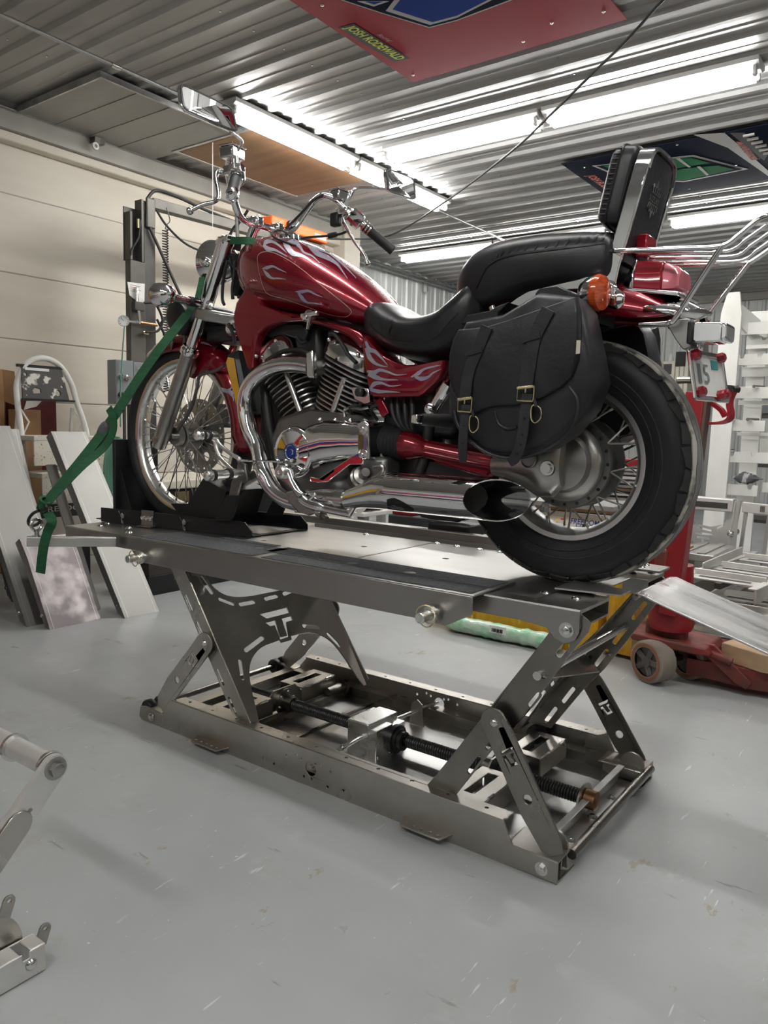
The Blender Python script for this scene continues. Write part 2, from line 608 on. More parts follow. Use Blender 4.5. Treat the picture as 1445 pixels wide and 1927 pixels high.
# ---------------------------------------------------------------- lights
def light_fixture(x0, x1, y, label, along='x', group=None):
    """four-foot twin tube batten; along y the same thing turned a quarter"""
    n = lambda x, yy, z: (x, yy, z) if along == 'x' else (yy, x, z)
    t = thing('ceiling_light', label, 'light', n((x0 + x1) / 2, y, 3.02), group)
    m_ = MB()
    sec = [(-.085, 3.079), (-.085, 3.055), (-.03, 3.025), (.03, 3.025), (.085, 3.055), (.085, 3.079)]
    m_.prism([n(x0 - .015, y + a, z) for a, z in sec], V(n(x1 + .015, 0, 0)) - V(n(x0 - .015, 0, 0)))
    m_.build('housing', 'fixture_white', t)
    for s in (-1, 1):
        yy = y + s * .045
        MB().cyl(n(x0 + .02, yy, 3.005), n(x1 - .02, yy, 3.005), .019, n=12).build('tube', 'tube_light', t)
        for e in (x0 + .008, x1 - .008):
            h = MB().cyl(n(e - .012, yy, 3.005), n(e + .012, yy, 3.005), .0135, n=10)
            h.bar(n(e, yy, 2.99), n(e, yy, 3.05), .03, .016, up=n(1, 0, 0))
            h.build('lamp_holder', 'fixture_white', t)
    return t


light_fixture(-2.77, -1.58, 2.86, 'twin tube ceiling light over the tank, left of the pair crossed by the black cable')
light_fixture(-1.52, -.29, 2.86, 'twin tube ceiling light above the saddlebag, right of the pair crossed by the black cable')
light_fixture(1.62, 2.84, -3.14, 'twin tube ceiling light running out from behind the near mirror over the handlebar', 'y')
light_fixture(2.89, 4.16, -3.14, 'twin tube ceiling light behind the far mirror, end of the run over the plywood hatch', 'y')
light_fixture(-4.7 + .02, -3.47, 5.74, 'twin tube ceiling light of the far row, leftmost, just above the seat')
light_fixture(-3.42, -2.2, 5.74, 'twin tube ceiling light of the far row ending behind the passenger backrest')
light_fixture(-1.58, -.36, 5.74, 'twin tube ceiling light of the far row, rightmost, right of the passenger backrest')
for y in (0.0, -2.85):                   # the same rows go on over the photographer
    for x in (-1.5, -.25, 1.0):
        light_fixture(x, x + 1.2, y, 'twin tube ceiling light in the rows behind the photographer', group='ceiling lights behind the camera')
light_fixture(.0, 1.22, 2.86, 'twin tube ceiling light right of the frame, continuing the middle row')

# ---------------------------------------------------------------- things fixed to the ceiling
ct = thing('conduit_pipe', 'long thin steel conduit running across the ribbed ceiling', 'pipe', (-3.28, 2.5, 3.04))
MB().cyl((-3.28, -1.2, 3.05), (-3.28, 5.95, 3.05), .011, n=10).build('pipe', 'galvanised', ct)
for y in (.9, 3.6):
    MB().cyl((-3.28, y - .03, 3.05), (-3.28, y + .03, 3.05), .0145, n=10).build('coupling', 'zinc', ct)

wp = thing('wall_conduit', 'galvanised conduit running along the top of the white corrugated wall', 'pipe', (-5.1, 7, 2.97))
MB().cyl((-5.1, 4.6, 2.985), (-5.1, 10.1, 2.985), .016, n=10).build('pipe', 'galvanised', wp)
MB().cyl((-5.12, 4.6, 3.04), (-5.12, 10.1, 3.04), .012, n=10).build('pipe', 'galvanised', wp)
for y in (5.2, 6.9, 8.6):
    MB().box(-5.17, -5.09, y - .015, y + .015, 2.86, 3.06).build('pipe_strap', 'zinc', wp)

ca = [V(p) for p in ((-.30, 1.80, 3.08), (-.537, 1.969, 3.075), (-.755, 2.115, 3.013), (-1.015, 2.288, 2.965), (-1.319, 2.491, 2.906), (-1.736, 2.77, 2.839), (-2.648, 3.379, 2.79), (-3.6, 4.0, 2.80), (-3.9,3.763,2.756), (-3.92, 3.45, 2.70))]
MB().tube(spline(ca, 6), .0075, 8).single('power_cable', 'rubber', 'black cable stretched from the ceiling down to the orange winch', 'cable')

h = thing('ceiling_hatch', 'flat grey sheet metal hatch cover under the ceiling beside the cream wall', 'hatch', (-4.0, 1.45, 3.05))
MB().box(-4.4, -3.47, .93, 2.0, 3.05, 3.062).build('hatch_sheet', 'hatch_steel', h)
MB().box(-3.47, -3.455, .93, 2.0, 3.04, 3.075).build('edge_trim', 'galvanised', h)
MB().box(-4.4, -3.455, .918, .93, 3.04, 3.075).build('edge_trim', 'galvanised', h)
for y in (1.2, 1.45, 1.7):
    MB().box(-4.4, -3.48, y - .014, y + .014, 3.046, 3.05).build('pressed_rib', 'hatch_steel', h)
k_ = thing('hook_bracket', 'small dark bracket with a white hook on the ceiling rail over the cream wall', 'bracket', (-4.38, 1.5, 3.0))
MB().box(-4.41, -4.35, 1.46, 1.54, 3.01, 3.06).build('clamp', 'steel_dark', k_)
MB().lathe((-4.36, 1.47, 2.985), (1, 0, 0), [(-.008, .012), (.008, .012), (.008, .026), (-.008, .026), (-.008, .012)], 14).build('ring', 'label_white', k_)

p_ = thing('attic_hatch', 'brown plywood hatch with grey frame in the ceiling behind the near mirror', 'hatch', (-3.75, 2.6, 3.05))
MB().box(-4.10, -3.32, 1.98, 3.27, 3.05, 3.065).build('plywood_board', 'plywood', p_)
MB().box(-4.13, -3.30, 1.955, 1.98, 3.043, 3.075).build('frame_strip', 'galvanised', p_)
MB().box(-4.13, -4.10, 1.98, 3.29, 3.043, 3.075).build('frame_strip', 'trim_grey', p_)
cdp = V((-3.731,2.004,3.05))
pc = thing('pull_cord', 'thin white pull cord hanging from the plywood hatch', 'cord', cdp)
MB().tube([cdp, cdp + V((0, 0, -.62))], .0022, 6).build('string', 'label_white', pc)

# ---------------------------------------------------------------- two race car panels screwed to the ceiling
ZP = 3.068


def flat(poly, z, name, mt, par, t=.0012):
    return MB().prism([(x, y, z) for x, y in poly], (0, 0, t)).build(name, mt, par, smooth=False)


rp = thing('race_panel', 'red panel with blue chevrons and lime lettering, screwed to the ceiling at the top', 'panel', (-1.37, 1.4, ZP))
flat([(-2.0, .55), (-2.0, 2.03), (-.73, 2.03), (-.76, .7)], ZP, 'panel_sheet', 'panel_red', rp, .004)
L = [(-1.791,1.117),(-1.702,1.315),(-1.581,1.56),(-1.429,1.578)]
nav = L + [(-.85, 1.55), (-.80, 1.1), (-1.2, .8), (-1.75, .85)]
flat(nav, ZP - .002, 'outline', 'panel_silver', rp)
cx0 = sum(p[0] for p in nav) / len(nav)
cy0 = sum(p[1] for p in nav) / len(nav)
ins = lambda k: [(cx0 + (a - cx0) * k, cy0 + (b_ - cy0) * k) for a, b_ in nav]
flat(ins(.965), ZP - .004, 'outline', 'panel_navy', rp)
L = [(-1.666,1.302),(-1.558,1.53),(-1.41,1.547)]
blu = L + [(-.93, 1.45), (-.9, 1.2), (-1.25, 1.05)]
flat(blu, ZP - .006, 'outline', 'panel_silver', rp)
cx0 = sum(p[0] for p in blu) / len(blu)
cy0 = sum(p[1] for p in blu) / len(blu)
flat([(cx0 + (a - cx0) * .9, cy0 + (b_ - cy0) * .9) for a, b_ in blu], ZP - .008, 'chevron', 'panel_blue', rp)
flat([(-1.729,1.158),(-1.691,1.238),(-1.602,1.242)], ZP - .006, 'outline', 'panel_silver', rp)
flat([(-1.698,1.178),(-1.676,1.222),(-1.628,1.225)], ZP - .008, 'chevron', 'panel_blue', rp)
b0, b1 = [(-1.956,1.312),(-1.931,1.75)]
q0 = V((b0[0], b0[1], ZP - .004))
qd = V((b1[0], b1[1], ZP - .004)) - q0
wv = V((0, 0, -1)).cross(qd).normalized()
if wv.x < 0:
    wv = -wv
u_ = qd.normalized()
lettering('JOSH RODEWALD', q0 - V((0, 0, .0015)), qd, wv, qd.length, .074, shear=.25, offset=.03).build('lettering', 'panel_lime', rp, smooth=False)
o_ = [q0 - u_ * .012 - wv * .009, q0 + qd + u_ * .004 - wv * .009, q0 + qd + u_ * .022 + wv * .083, q0 + u_ * .006 + wv * .083]
MB().prism(o_, (0, 0, .001)).build('lettering_outline', 'black_ink', rp, smooth=False)
b0, b1 = [(-1.883,1.466),(-1.864,1.576)]
lettering('Racing', V((b0[0], b0[1], ZP - .004)) + wv * .03, V((b1[0] - b0[0], b1[1] - b0[1], 0)), wv, .1, .032, shear=.4).build('lettering', 'panel_silver', rp, smooth=False)
for x, y in ((-1.9, 1.1), (-1.25, 1.95), (-.8, 1.9), (-1.95, 1.95), (-1.05, 1.86)):
    dome((x, y, ZP), (0, 0, -1), .009, .004).build('screw', 'zinc', rp)

gp = thing('race_panel', 'navy panel with green chevrons and orange lettering on the ceiling behind the backrest', 'panel', (-1.2, 4.4, ZP))
flat([(-1.84, 3.79), (-1.84, 4.98), (-.3, 4.98), (-.3, 3.79)], ZP, 'panel_sheet', 'panel_navy', gp, .004)
flat([(-1.657,3.944),(-0.958,4.113),(-0.693,4.633),(-1.186,4.696),(-1.564,4.365)], ZP - .002, 'outline', 'panel_silver', gp)
flat([(-1.631,3.96),(-0.972,4.144),(-0.729,4.611),(-1.177,4.663),(-1.54,4.333)], ZP - .004, 'outline', 'panel_navy', gp)
flat([(-1.582,3.982),(-1.271,4.017),(-0.981,4.158),(-0.898,4.334),(-1.24,4.314),(-1.543,4.157)], ZP - .006, 'chevron', 'panel_green', gp)
flat([(-1.368,4.402),(-1.094,4.361),(-0.861,4.42),(-0.783,4.568),(-1.17,4.638),(-1.331,4.534)], ZP - .006, 'chevron', 'panel_green', gp)
flat([(-1.08,4.096),(-1.054,4.343),(-1.036,4.345),(-1.054,4.104)], ZP - .008, 'chevron_line', 'panel_silver', gp)
flat([(-0.998,4.356),(-0.988,4.606),(-0.968,4.596),(-0.975,4.362)], ZP - .008, 'chevron_line', 'panel_silver', gp)
flat([(-0.854,3.715),(-0.675,3.795),(-0.628,4.223),(-0.577,4.749),(-0.6,4.879),(-0.719,4.089)], ZP - .002, 'swoosh', 'panel_silver', gp)
flat([(-0.644,3.989),(-0.601,4.035),(-0.589,4.445),(-0.637,4.435)], ZP - .004, 'letter_block', 'panel_orange', gp)
for nm, a, b_, hh in (('JOSH RODEWALD', (-1.80, 4.13), .62, .085), ('RODEWALD', None, None, None)):
    if a:
        lettering(nm, (a[0], a[1], ZP - .004), (0, 1, 0), (1, 0, 0), b_, hh, shear=.25, offset=.03).build('lettering', 'panel_orange', gp, smooth=False)
b0, b1 = [(-0.65,4.058),(-0.627,4.441)]
qd = V((b1[0] - b0[0], b1[1] - b0[1], 0))
lettering('RODEWALD', (b0[0], b0[1], ZP - .006), qd, V((qd.y, -qd.x, 0)), qd.length, .06, shear=.2).build('lettering', 'black_ink', gp, smooth=False)
for x, y in ((-1.72, 3.95), (-1.0, 3.85), (-1.2, 4.9), (-.75, 4.5)):
    dome((x, y, ZP), (0, 0, -1), .010, .004).build('screw', 'zinc', gp)
lt = [(-0.642,3.79),(-0.561,3.841),(-0.506,4.349),(-0.556,4.478)]
flat(lt, ZP - .008, 'vent_plate', 'black_ink', gp)
for k in range(6):
    a = V((*lt[1], 0)).lerp(V((*lt[2], 0)), (k + .5) / 6)
    MB().box(a.x - .02, a.x + .05, a.y - .01, a.y + .01, ZP - .02, ZP - .008).build('louver', 'alu_dull', gp)



# ================================================================ the scissor lift
lift = thing('motorcycle_lift', 'bare steel and aluminium scissor lift table carrying the red motorcycle', 'lift', (-.7, .08, 0))

# base rails
rail = [(-1.472,-0.002),(-1.483,0.024),(-1.431,0.037),(-1.368,0.05),(-1.318,0.099)] + [(-.30, .112), (-.06, .112)] + [(-0.048,0.082),(-0.033,0.056),(-0.01,0.035),(-0.002,0.023)] + [(.0, 0)]
rail = [(-1.478, .0), (-1.485, .036), (-1.37, .05), (-1.318, .108), (-.30, .112), (-.06, .112), (-.046, .08), (-.033, .056), (-.01, .042), (.0, .0)]
hl = [circ(-.683, .054, .021, 18)] + [circ(a, b_, .0045, 8) for a, b_ in ((-.78, .067), (-.739, .08), (-.721, .074), (-.831, .027), (-.664, .074), (-.645, .078), (-.607, .068), (-.709, .024), (-.679, .026), (-.618, .02), (-.56, .028))]
for y, s in ((-.268, 1), (.428, -1)):
    m = MB()
    m.plate(rail, hl, (0, y, 0), (1, 0, 0), (0, 0, 1), .005)
    fl = [(-1.31, 0), (-.065, 0), (-.055, s * .012), (-.075, s * .045), (-1.30, s * .045)]
    m.plate(fl, [circ(-1.25 + k * .113, s * .024, .0055, 8) for k in range(11)], (0, y, .110), (1, 0, 0), (0, 1, 0), .004)
    rl = m.build('base_rail', 'steel_raw', lift, bevel=.0015)
    m = MB()
    m.prism([(-1.40, y + s * .05, 0), (-.02, y + s * .05, 0), (-.02, y + s * .05, .045), (-1.40, y + s * .05, .045)], (0, .003, 0))
    m.prism([(-1.40, y + s * .003, .042), (-.02, y + s * .003, .042), (-.02, y + s * .053, .042), (-1.40, y + s * .053, .042)], (0, 0, .004))
    m.build('roller_track', 'steel_dark', lift)
    # square foot at the rear end
    m = MB()
    a0, a1 = sorted((y - .003 * s, y + s * .10))
    m.box(-.05, .085, a0, a1, 0, .005)
    m.box(-.05, .085, y - .003, y + .003, .005, .056)
    m.box(-.05, .085, a0, a1, .051, .056)
    m.box(-.05, .072, y + s * .055 - .003, y + s * .055 + .003, .005, .051)
    fb = m.build('rear_foot', 'steel_raw', lift, bevel=.003)
    hexbolt((.045, y - s * .003, .026), (0, -s, 0), .011, .009).build('bolt', 'zinc', fb)
    lug = MB().prism([(.045 + .036 * math.cos(a * PI / 8), y + s * .062, .06 + .036 * math.sin(a * PI / 8)) for a in range(-1, 10)] + [(.01, y + s * .062, .01), (.081, y + s * .062, .01)], (0, s * .008, 0))
    lug.build('pivot_lug', 'steel_raw', fb)
    # front roller block
    m = MB()
    a0, a1 = sorted((y - s * .004, y + s * .05))
    m.plate([(-1.495, .012), (-1.48, .0), (-1.36, .0), (-1.36, .05), (-1.45, .058), (-1.488, .05)], [], (0, (a0 + a1) / 2, 0), (1, 0, 0), (0, 0, 1), a1 - a0)
    rb = m.build('roller_block', 'steel_raw', lift, bevel=.004)
    hexbolt((-1.42, y - s * .006, .026), (0, -s, 0), .010, .009).build('bolt', 'zinc', rb)
    for dy in (.012, .062):
        MB().lathe((-1.455, y + s * dy, .047), (0, 1, 0), [(-.014, .008), (-.014, .026), (-.010, .029), (.010, .029), (.014, .026), (.014, .008)], 20).build('roller', 'black_plastic', rb)
    # perforated tabs
    for x in ((-1.105, -.275) if s > 0 else (-1.0,)):
        e = [(x - .075, 0), (x - .06, -s * .045), (x + .06, -s * .045), (x + .075, 0)]
        MB().plate(e, [circ(x + .025 * q, -s * .03, .005, 8) for q in (-2, -1, 0, 1, 2)], (0, y, .021), (1, 0, 0), (0, 1, 0), .005).build('anchor_tab', 'steel_raw', lift, bevel=.001)

# base floor tray, cross members and rods
m = MB()
m.box(-1.30, -.01, -.22, .38, .006, .010)
m.build('base_tray', 'alu', lift)
m = MB()
m.box(-1.08, -1.07, -.2, .36, .010, .026)
m.box(-.94, -.93, -.2, .36, .010, .016)
m.build('tray_stiffener', 'steel_dark', lift)
for x, z in ((.088, .045),):
    MB().cyl((x, -.2, z), (x, .40, z), .013, n=16).build('rear_rod', 'steel_dark', lift)
MB().cyl((-1.455, -.2, .047), (-1.455, .40, .047), .011, n=12).build('front_rod', 'steel_dark', lift)
m = MB()
m.box(.015, .055, -.165, .335, .010, .014)
m.box(.012, .016, -.165, .335, .010, .058)
m.box(.012, .032, -.165, .335, .056, .060)
ang = m.build('cross_angle', 'alu', lift, bevel=.001)
for y in (-.09, .06, .2):
    hexbolt((.04, y, .014), (0, 0, 1), .009, .008).build('bolt', 'zinc', ang)
m = MB()
m.box(-1.385, -1.35, -.2, .36, .012, .05)
m.box(-1.385, -1.345, -.2, .36, .046, .052)
m.build('cross_angle', 'steel_raw', lift)

# lead screw, nut flanges and gearbox
for x0, x1 in ((-1.36, -.70), (-.60, .018)):
    pr = []
    k = 0
    x = x0
    while x < x1:
        pr += [(x - x0, .0155), (x - x0 + .0025, .0205), (x - x0 + .0055, .0205)]
        x += .0085
    MB().lathe((x0, .08, .052), (1, 0, 0), pr, 16).build('lead_screw', 'steel_black', lift, angle=60)
MB().lathe((.012, .08, .052), (1, 0, 0), [(0, 0), (0, .026), (.030, .026), (.034, .02), (.034, 0)], 24).build('screw_cap', 'copper', lift)
m = MB()
m.prism([(.004, .08 + .05 * math.cos(PI * k / 8), .052 + .04 * math.sin(PI * k / 8)) for k in range(9)] + [(.004, -.0, .012), (.004, .16, .012)], (.006, 0, 0))
m.build('screw_bracket', 'steel_raw', lift)
gb = MB().box(-.738, -.652, -.035, .10, .008, .122).build('gearbox', 'alu_milled', lift, bevel=.003)
MB().box(-.652, -.618, -.040, .045, .008, .112).build('gearbox_cover', 'alu_milled', gb, bevel=.002)
MB().box(-.652, -.618, .045, .115, .008, .10).build('gearbox_cover', 'alu_milled', gb, bevel=.002)
MB().box(-.735, -.66, .10, .13, .03, .116).build('gearbox_cover', 'alu_milled', gb, bevel=.002)
for r0, x0, x1 in ((.046, -.618, -.602), (.036, -.602, -.592), (.03, -.592, -.578)):
    MB().lathe((x0, .055, .06), (1, 0, 0), [(0, 0), (0, r0), (x1 - x0, r0), (x1 - x0, .015)], 28).build('bearing', 'steel_black', gb)
for y0, z0 in ((-.03, .022), (.035, .022), (.035, .09)):
    dome((-.618, y0, z0), (1, 0, 0), .006, .004).build('screw', 'zinc', gb)
MB().cyl((-.69, .13, .075), (-.69, .425, .056), .0065, n=10).build('cross_shaft', 'zinc', lift)
sh_ = MB().cyl((-.69, -.265, .056), (-.69, -.035, .07), .0065, n=10)
sh_.cyl((-.69, -.12, .0648), (-.69, -.108, .0655), .010, n=12)
sh_.build('cross_shaft', 'zinc', lift)
m = MB().prism([(-.69 + a, .29, z) for a, z in ((-.03, .012), (.03, .012), (.022, .09), (.0, .105), (-.022, .09))], (0, .004, 0))
m.build('shaft_bracket', 'steel_raw', lift)

for x, yy in ((-1.165, (-.19, .005)), (-1.165, (.155, .345)), (-.215, (-.19, .005)), (-.215, (.155, .345))):
    y0, y1 = yy
    m = MB()
    m.plate([(x - .055, y0), (x + .055, y0), (x + .055, y1), (x - .055, y1)], [[(x - .02, y0 + .03), (x + .012, y0 + .03), (x + .012, y1 - .03), (x - .02, y1 - .03)]], (0, 0, .086), (1, 0, 0), (0, 1, 0), .005)
    m.box(x + .052, x + .057, y0, y1, .03, .086)
    m.box(x - .057, x - .052, y0, y1, .03, .086)
    so = m.build('slider_plate', 'steel_raw', lift, bevel=.0015)
    for q in (.22, .78):
        MB().cyl((x + .056, y0 + (y1 - y0) * q - .015, .087), (x + .056, y0 + (y1 - y0) * q + .015, .087), .006, n=8).build('weld_bead', 'zinc', so)
for x, s in ((-1.105, 1), (-.275, -1)):
    nt_ = MB().lathe((x - .02 * s, .08, .055), (s, 0, 0), [(0, .02), (0, .048), (.012, .048), (.012, .026), (.05, .026), (.05, .02)], 28).build('screw_nut', 'steel_dark', lift)
    for k in range(6):
        dome((x - .008 * s, .08 + .038 * math.cos(k * PI / 3 + .3), .055 + .038 * math.sin(k * PI / 3 + .3)), (s, 0, 0), .0055, .004).build('bolt', 'zinc', nt_)
    m = MB().prism([(x - .02 * s, .08 + a, z) for a, z in ((-.09, .03), (.09, .03), (.09, .07), (.055, .105), (-.055, .105), (-.09, .07))], (-.006 * s, 0, 0))
    m.build('nut_plate', 'steel_raw', lift)
m = MB()
m.bar((-1.08, -.2, .03), (-1.08, .34, .03), .03, .012)
m.cyl((-1.085, .27, .04), (-1.085, .36, .04), .022, n=18)
m.cyl((-1.085, .36, .04), (-1.085, .375, .04), .03, n=18)
m.build('arm_roller', 'steel_dark', lift)

# front scissor: one folded sheet with cut-outs, flanges and links
FO, FU, FW = V((-1.287, -.24, .572)), V((.308, 0, -.439)).normalized(), V((0, 1, 0))
outer = [(-.03, .0), (-.03, .05)] + sp2([(.0, .06), (.05, .068), (.098, .082), (.135, .122), (.152, .19), (.156, .29), (.156, .40), (.142, .465), (.098, .50), (.04, .517)], 4, False) + \
    [(-.03, .525), (-.03, .60), (.22, .60), (.59, .572), (.59, .560)] + sp2([(.552, .545), (.43, .515), (.372, .478), (.34, .415), (.332, .33), (.335, .24), (.342, .165), (.376, .10), (.436, .064), (.53, .040)], 4, False) + [(.575, .03), (.575, .0)]
LG = lambda L: [L]
holes = [slot((.055, .047), (.112, .062), .016), slot((.142, .086), (.168, .128), .015), slot((.176, .16), (.178, .22), .015), slot((.177, .28), (.176, .335), .015),
         slot((.174, .375), (.168, .425), .015), slot((.138, .515), (.09, .538), .015),
         slot((.31, .19), (.335, .10), .016), slot((.365, .058), (.42, .04), .016), slot((.31, .40), (.33, .465), .016), slot((.365, .50), (.42, .53), .016),
         [(.226, .222), (.226, .360), (.248, .360), (.248, .245)],
         [(.261, .232), (.261, .281), (.325, .268), (.327, .302), (.261, .312), (.261, .36), (.278, .36), (.278, .327), (.345, .315), (.345, .262), (.278, .268), (.278, .245)]]
fa = MB().plate(outer, holes, FO, FU, FW, .005).build('front_arm_sheet', 'steel_raw', lift, bevel=.001)
for y, s, hh in ((-.24, 1, True), (.36, -1, False)):
    O2 = V((FO.x, y, FO.z))
    FN = V((-.819, 0, -.574))
    fo = [(-.03, 0), (.575, 0), (.575, .012), (.50, .062), (-.03, .062)]
    hs = [slot((a, .047), (a + .05, .047), .012) for a in (.09, .19, .36, .46)]
    MB().plate(fo, hs, O2, FU, FN, .005).build('front_arm_flange', 'steel_raw', lift, bevel=.001)
    MB().cyl((-1.325, y - .03 * s, .59), (-1.325, y + .05 * s, .59), .014, n=12).build('pivot_bolt', 'zinc', lift)


def link_arm(a, b_, y, s, logo):
    """rounded link plate from upper pivot a to lower pivot b_"""
    a, b_ = V((a[0], 0, a[1])), V((b_[0], 0, b_[1]))
    U = (b_ - a)
    L_ = U.length
    U.normalize()
    W = V((0, 1, 0)).cross(U) if s > 0 else U.cross(V((0, 1, 0)))
    if W.x > 0 and a.x > -.7:
        W = -W
    R_ = .036
    o_ = [(R_ * -math.cos(t * PI / 8), R_ * math.sin(t * PI / 8)) for t in range(-4, 5)]
    o_ = [(.04, -.036)] + [(-R_ * math.cos(t * PI / 10), R_ * math.sin(t * PI / 10)) for t in range(-5, 6)] + [(.05, .036), (L_ * .72, .040), (L_, .030), (L_ + .02, .012), (L_ + .02, -.022), (L_ - .02, -.034), (L_ * .6, -.036)]
    hs = [circ(L_ * .62, .004, .012, 14)]
    if logo:
        hs += [[(.068, -.02), (.068, .018), (.0755, .018), (.0755, -.012)],
               [(.081, -.016), (.081, -.004), (.103, -.008), (.103, .004), (.081, .008), (.081, .018), (.0875, .018), (.0875, .012), (.1095, .008), (.1095, -.013), (.0875, -.009), (.0875, -.012)]]
    mb = MB().plate(o_, hs, (a.x, y, a.z), U, W, .006)
    o = mb.build('link_arm', 'steel_raw' if a.x < -.7 else 'steel_dark', lift, bevel=.0012)
    dome((a.x, y - s * .003, a.z), (0, -s, 0), .012, .007).build('pivot_bolt', 'zinc', o)
    return o


link_arm((-1.155, .338), (-1.375, .085), -.262, 1, True)
link_arm((-1.165, .335), (-1.40, .075), .385, -1, False)
link_arm((-.098, .345), (.065, .085), -.266, 1, True)
link_arm((-.118, .262), (.045, .03), .425, -1, True)

# rear scissor: two flanged plates, brace and knee plate
rp_ = [(0.022,0.602),(0.048,0.593),(0.075,0.594),(0.102,0.616)]
near = [(-.31, .10), (-.222, .10), (-.115, .262), (-.06, .33), (.0, .425), (.068, .535), (.112, .60), (.118, .625), (.085, .645), (.055, .63), (.02, .585), (-.12, .365)]
hs = [slot((-.178, .185), (-.152, .228), .012), slot((-.13, .262), (-.108, .292), .012), slot((-.02, .398), (.0, .428), .014), slot((.045, .535), (.062, .562), .017), circ(.012, .478, .008, 10)]
for y, s in ((-.234, 1), (.368, -1)):
    m = MB()
    m.plate(near, hs if s > 0 else [slot((a[0] - .055, a[1] - .03), (a[0] - .025, a[1] + .018), .013) for a in ((.075, .535), (.022, .45), (-.03, .37), (-.13, .228), (-.185, .15))], (0, y, 0), (1, 0, 0), (0, 0, 1), .006)
    # folded flange along the upper-left edge
    e = [V((-.31, y, .10)), V((-.12, y, .365)), V((.02, y, .585))]
    if s > 0:
        for a, b_ in zip(e, e[1:]):
            m.add([a, b_, b_ + V((0, s * .035, 0)), a + V((0, s * .035, 0))], [(0, 1, 2, 3)])
    o = m.build('rear_arm', 'steel_dark', lift, bevel=.0012)
    hexbolt((.066, -.248 if s > 0 else .382, .600), (0, -s, 0), .012, .009).build('pivot_bolt', 'zinc', o)
A_, B_, C_ = V((0.018,-0.235,0.47)), V((-0.076,0.368,0.316)), V((-0.127,0.368,0.359))
D_ = A_ + (C_ - B_) * .6
MB().prism([A_, B_, C_, D_], (.003, 0, .004)).build('knee_brace', 'steel_raw', lift, bevel=.001)
bk = MB().bar((-.13, .30, .345), (-.13, .36, .345), .05, .03)
bk.build('stop_block', 'steel_black', lift, bevel=.006)
web = [(-.02, 0), (-.02, .06)] + sp2([(.08, .075), (.17, .12), (.22, .20), (.235, .315), (.22, .43), (.17, .51), (.08, .555)], 4, False) + [(-.02, .57), (-.02, .63), (.62, .63), (.62, .585)] + \
    sp2([(.52, .565), (.43, .51), (.385, .42), (.37, .315), (.385, .21), (.43, .12), (.52, .065)], 4, False) + [(.62, .045), (.62, 0)]
MB().plate(web, [slot((.20, .10), (.245, .17), .014), slot((.262, .26), (.264, .37), .014), slot((.20, .53), (.245, .46), .014)], (-.305, -.233, .10), (.365, 0, .54), (0, 1, 0), .005).build('rear_arm_sheet', 'steel_dark', lift, bevel=.001)
MB().cyl((.0, -.25, .478), (.0, .38, .478), .011, n=10).build('knee_rod', 'zinc', lift)
for y in (-.22, .35):
    MB().cyl((-.27, y, .07), (-.27, y + .03, .07), .03, n=20).build('arm_roller', 'steel_black', lift)

# table
top = [(-1.915, -.283), (-1.50, -.283), (-1.44, -.247), (.095, -.245), (.095, -.06), (.05, -.055), (.05, .225), (.095, .23), (.095, .38), (-1.44, .38), (-1.50, .44), (-1.915, .44)]
hls = [circ(x, y, .011, 12) for x, y in ((-.813, .126), (-.49, .122), (-1.137, -.02), (-1.3, .36), (-.2, .33))]
tt = MB().plate(top, hls, (0, 0, .6475), (1, 0, 0), (0, 1, 0), .005).build('table_top', 'alu_brushed', lift, bevel=.0015)
m = MB()
sk = [(-1.44, .648), (.095, .648), (.095, .598), (.085, .578), (.062, .566), (.035, .575), (.015, .597), (-.05, .603), (-1.44, .603)]
m.plate(sk, [], (0, -.245, 0), (1, 0, 0), (0, 0, 1), .005)
m.plate(sk, [], (0, .378, 0), (1, 0, 0), (0, 0, 1), .005)
m.box(-1.915, -1.50, -.285, -.280, .605, .648)
m.box(-1.915, -1.50, .436, .441, .605, .648)
m.box(-1.917, -1.912, -.283, .44, .605, .648)
m.prism([(-1.50, -.283, .605), (-1.44, -.247, .605), (-1.44, -.247, .648), (-1.50, -.283, .648)], (.003, -.003, 0))
m.build('table_skirt', 'alu_brushed', lift, bevel=.0015)
m = MB()
m.plate([(-.242, .605), (-.062, .605), (-.062, .646), (-.242, .646)], [[(-.237, .61), (-.067, .61), (-.067, .641), (-.237, .641)]], (.06, 0, 0), (0, 1, 0), (0, 0, 1), .07)
m.build('rear_tube', 'alu_brushed', lift)
m = MB()
m.plate([(.232, .605), (.375, .605), (.375, .646), (.232, .646)], [[(.237, .61), (.37, .61), (.37, .641), (.237, .641)]], (.06, 0, 0), (0, 1, 0), (0, 0, 1), .07)
m.build('rear_tube', 'alu_brushed', lift)
for x, y in ((-.044, -.128), (.04, -.137), (-.673, .359), (-.591, .356), (-.50, .353), (-.42, .35), (-.98, .352), (.03, .30), (.07, .34), (-1.60, -.23), (-1.82, -.20), (-1.7, -.16), (-1.86, -.14)):
    dome((x, y, .650), (0, 0, 1), .0125, .006).build('table_bolt', 'zinc', lift)
for x0, x1 in ((-.70, -.69), (-.03, -.026)):
    MB().box(x0, x1, -.218, .37, .6502, .6512).build('table_seam', 'steel_dark', lift)
# fold-down wheel well plates
MB().prism([(-.03, -.105, .658), (.125, -.072, .658), (.125, .0, .658), (-.03, .02, .658)], (0, 0, .004)).build('hinge_plate', 'alu', lift)
MB().prism([(-.01, .24, .668), (.12, .25, .668), (.12, .345, .668), (-.01, .36, .668)], (0, 0, .006)).build('hinge_plate', 'alu_brushed', lift)
for y in (.28, .32):
    dome((.06, y, .674), (0, 0, 1), .011, .006).build('table_bolt', 'zinc', lift)

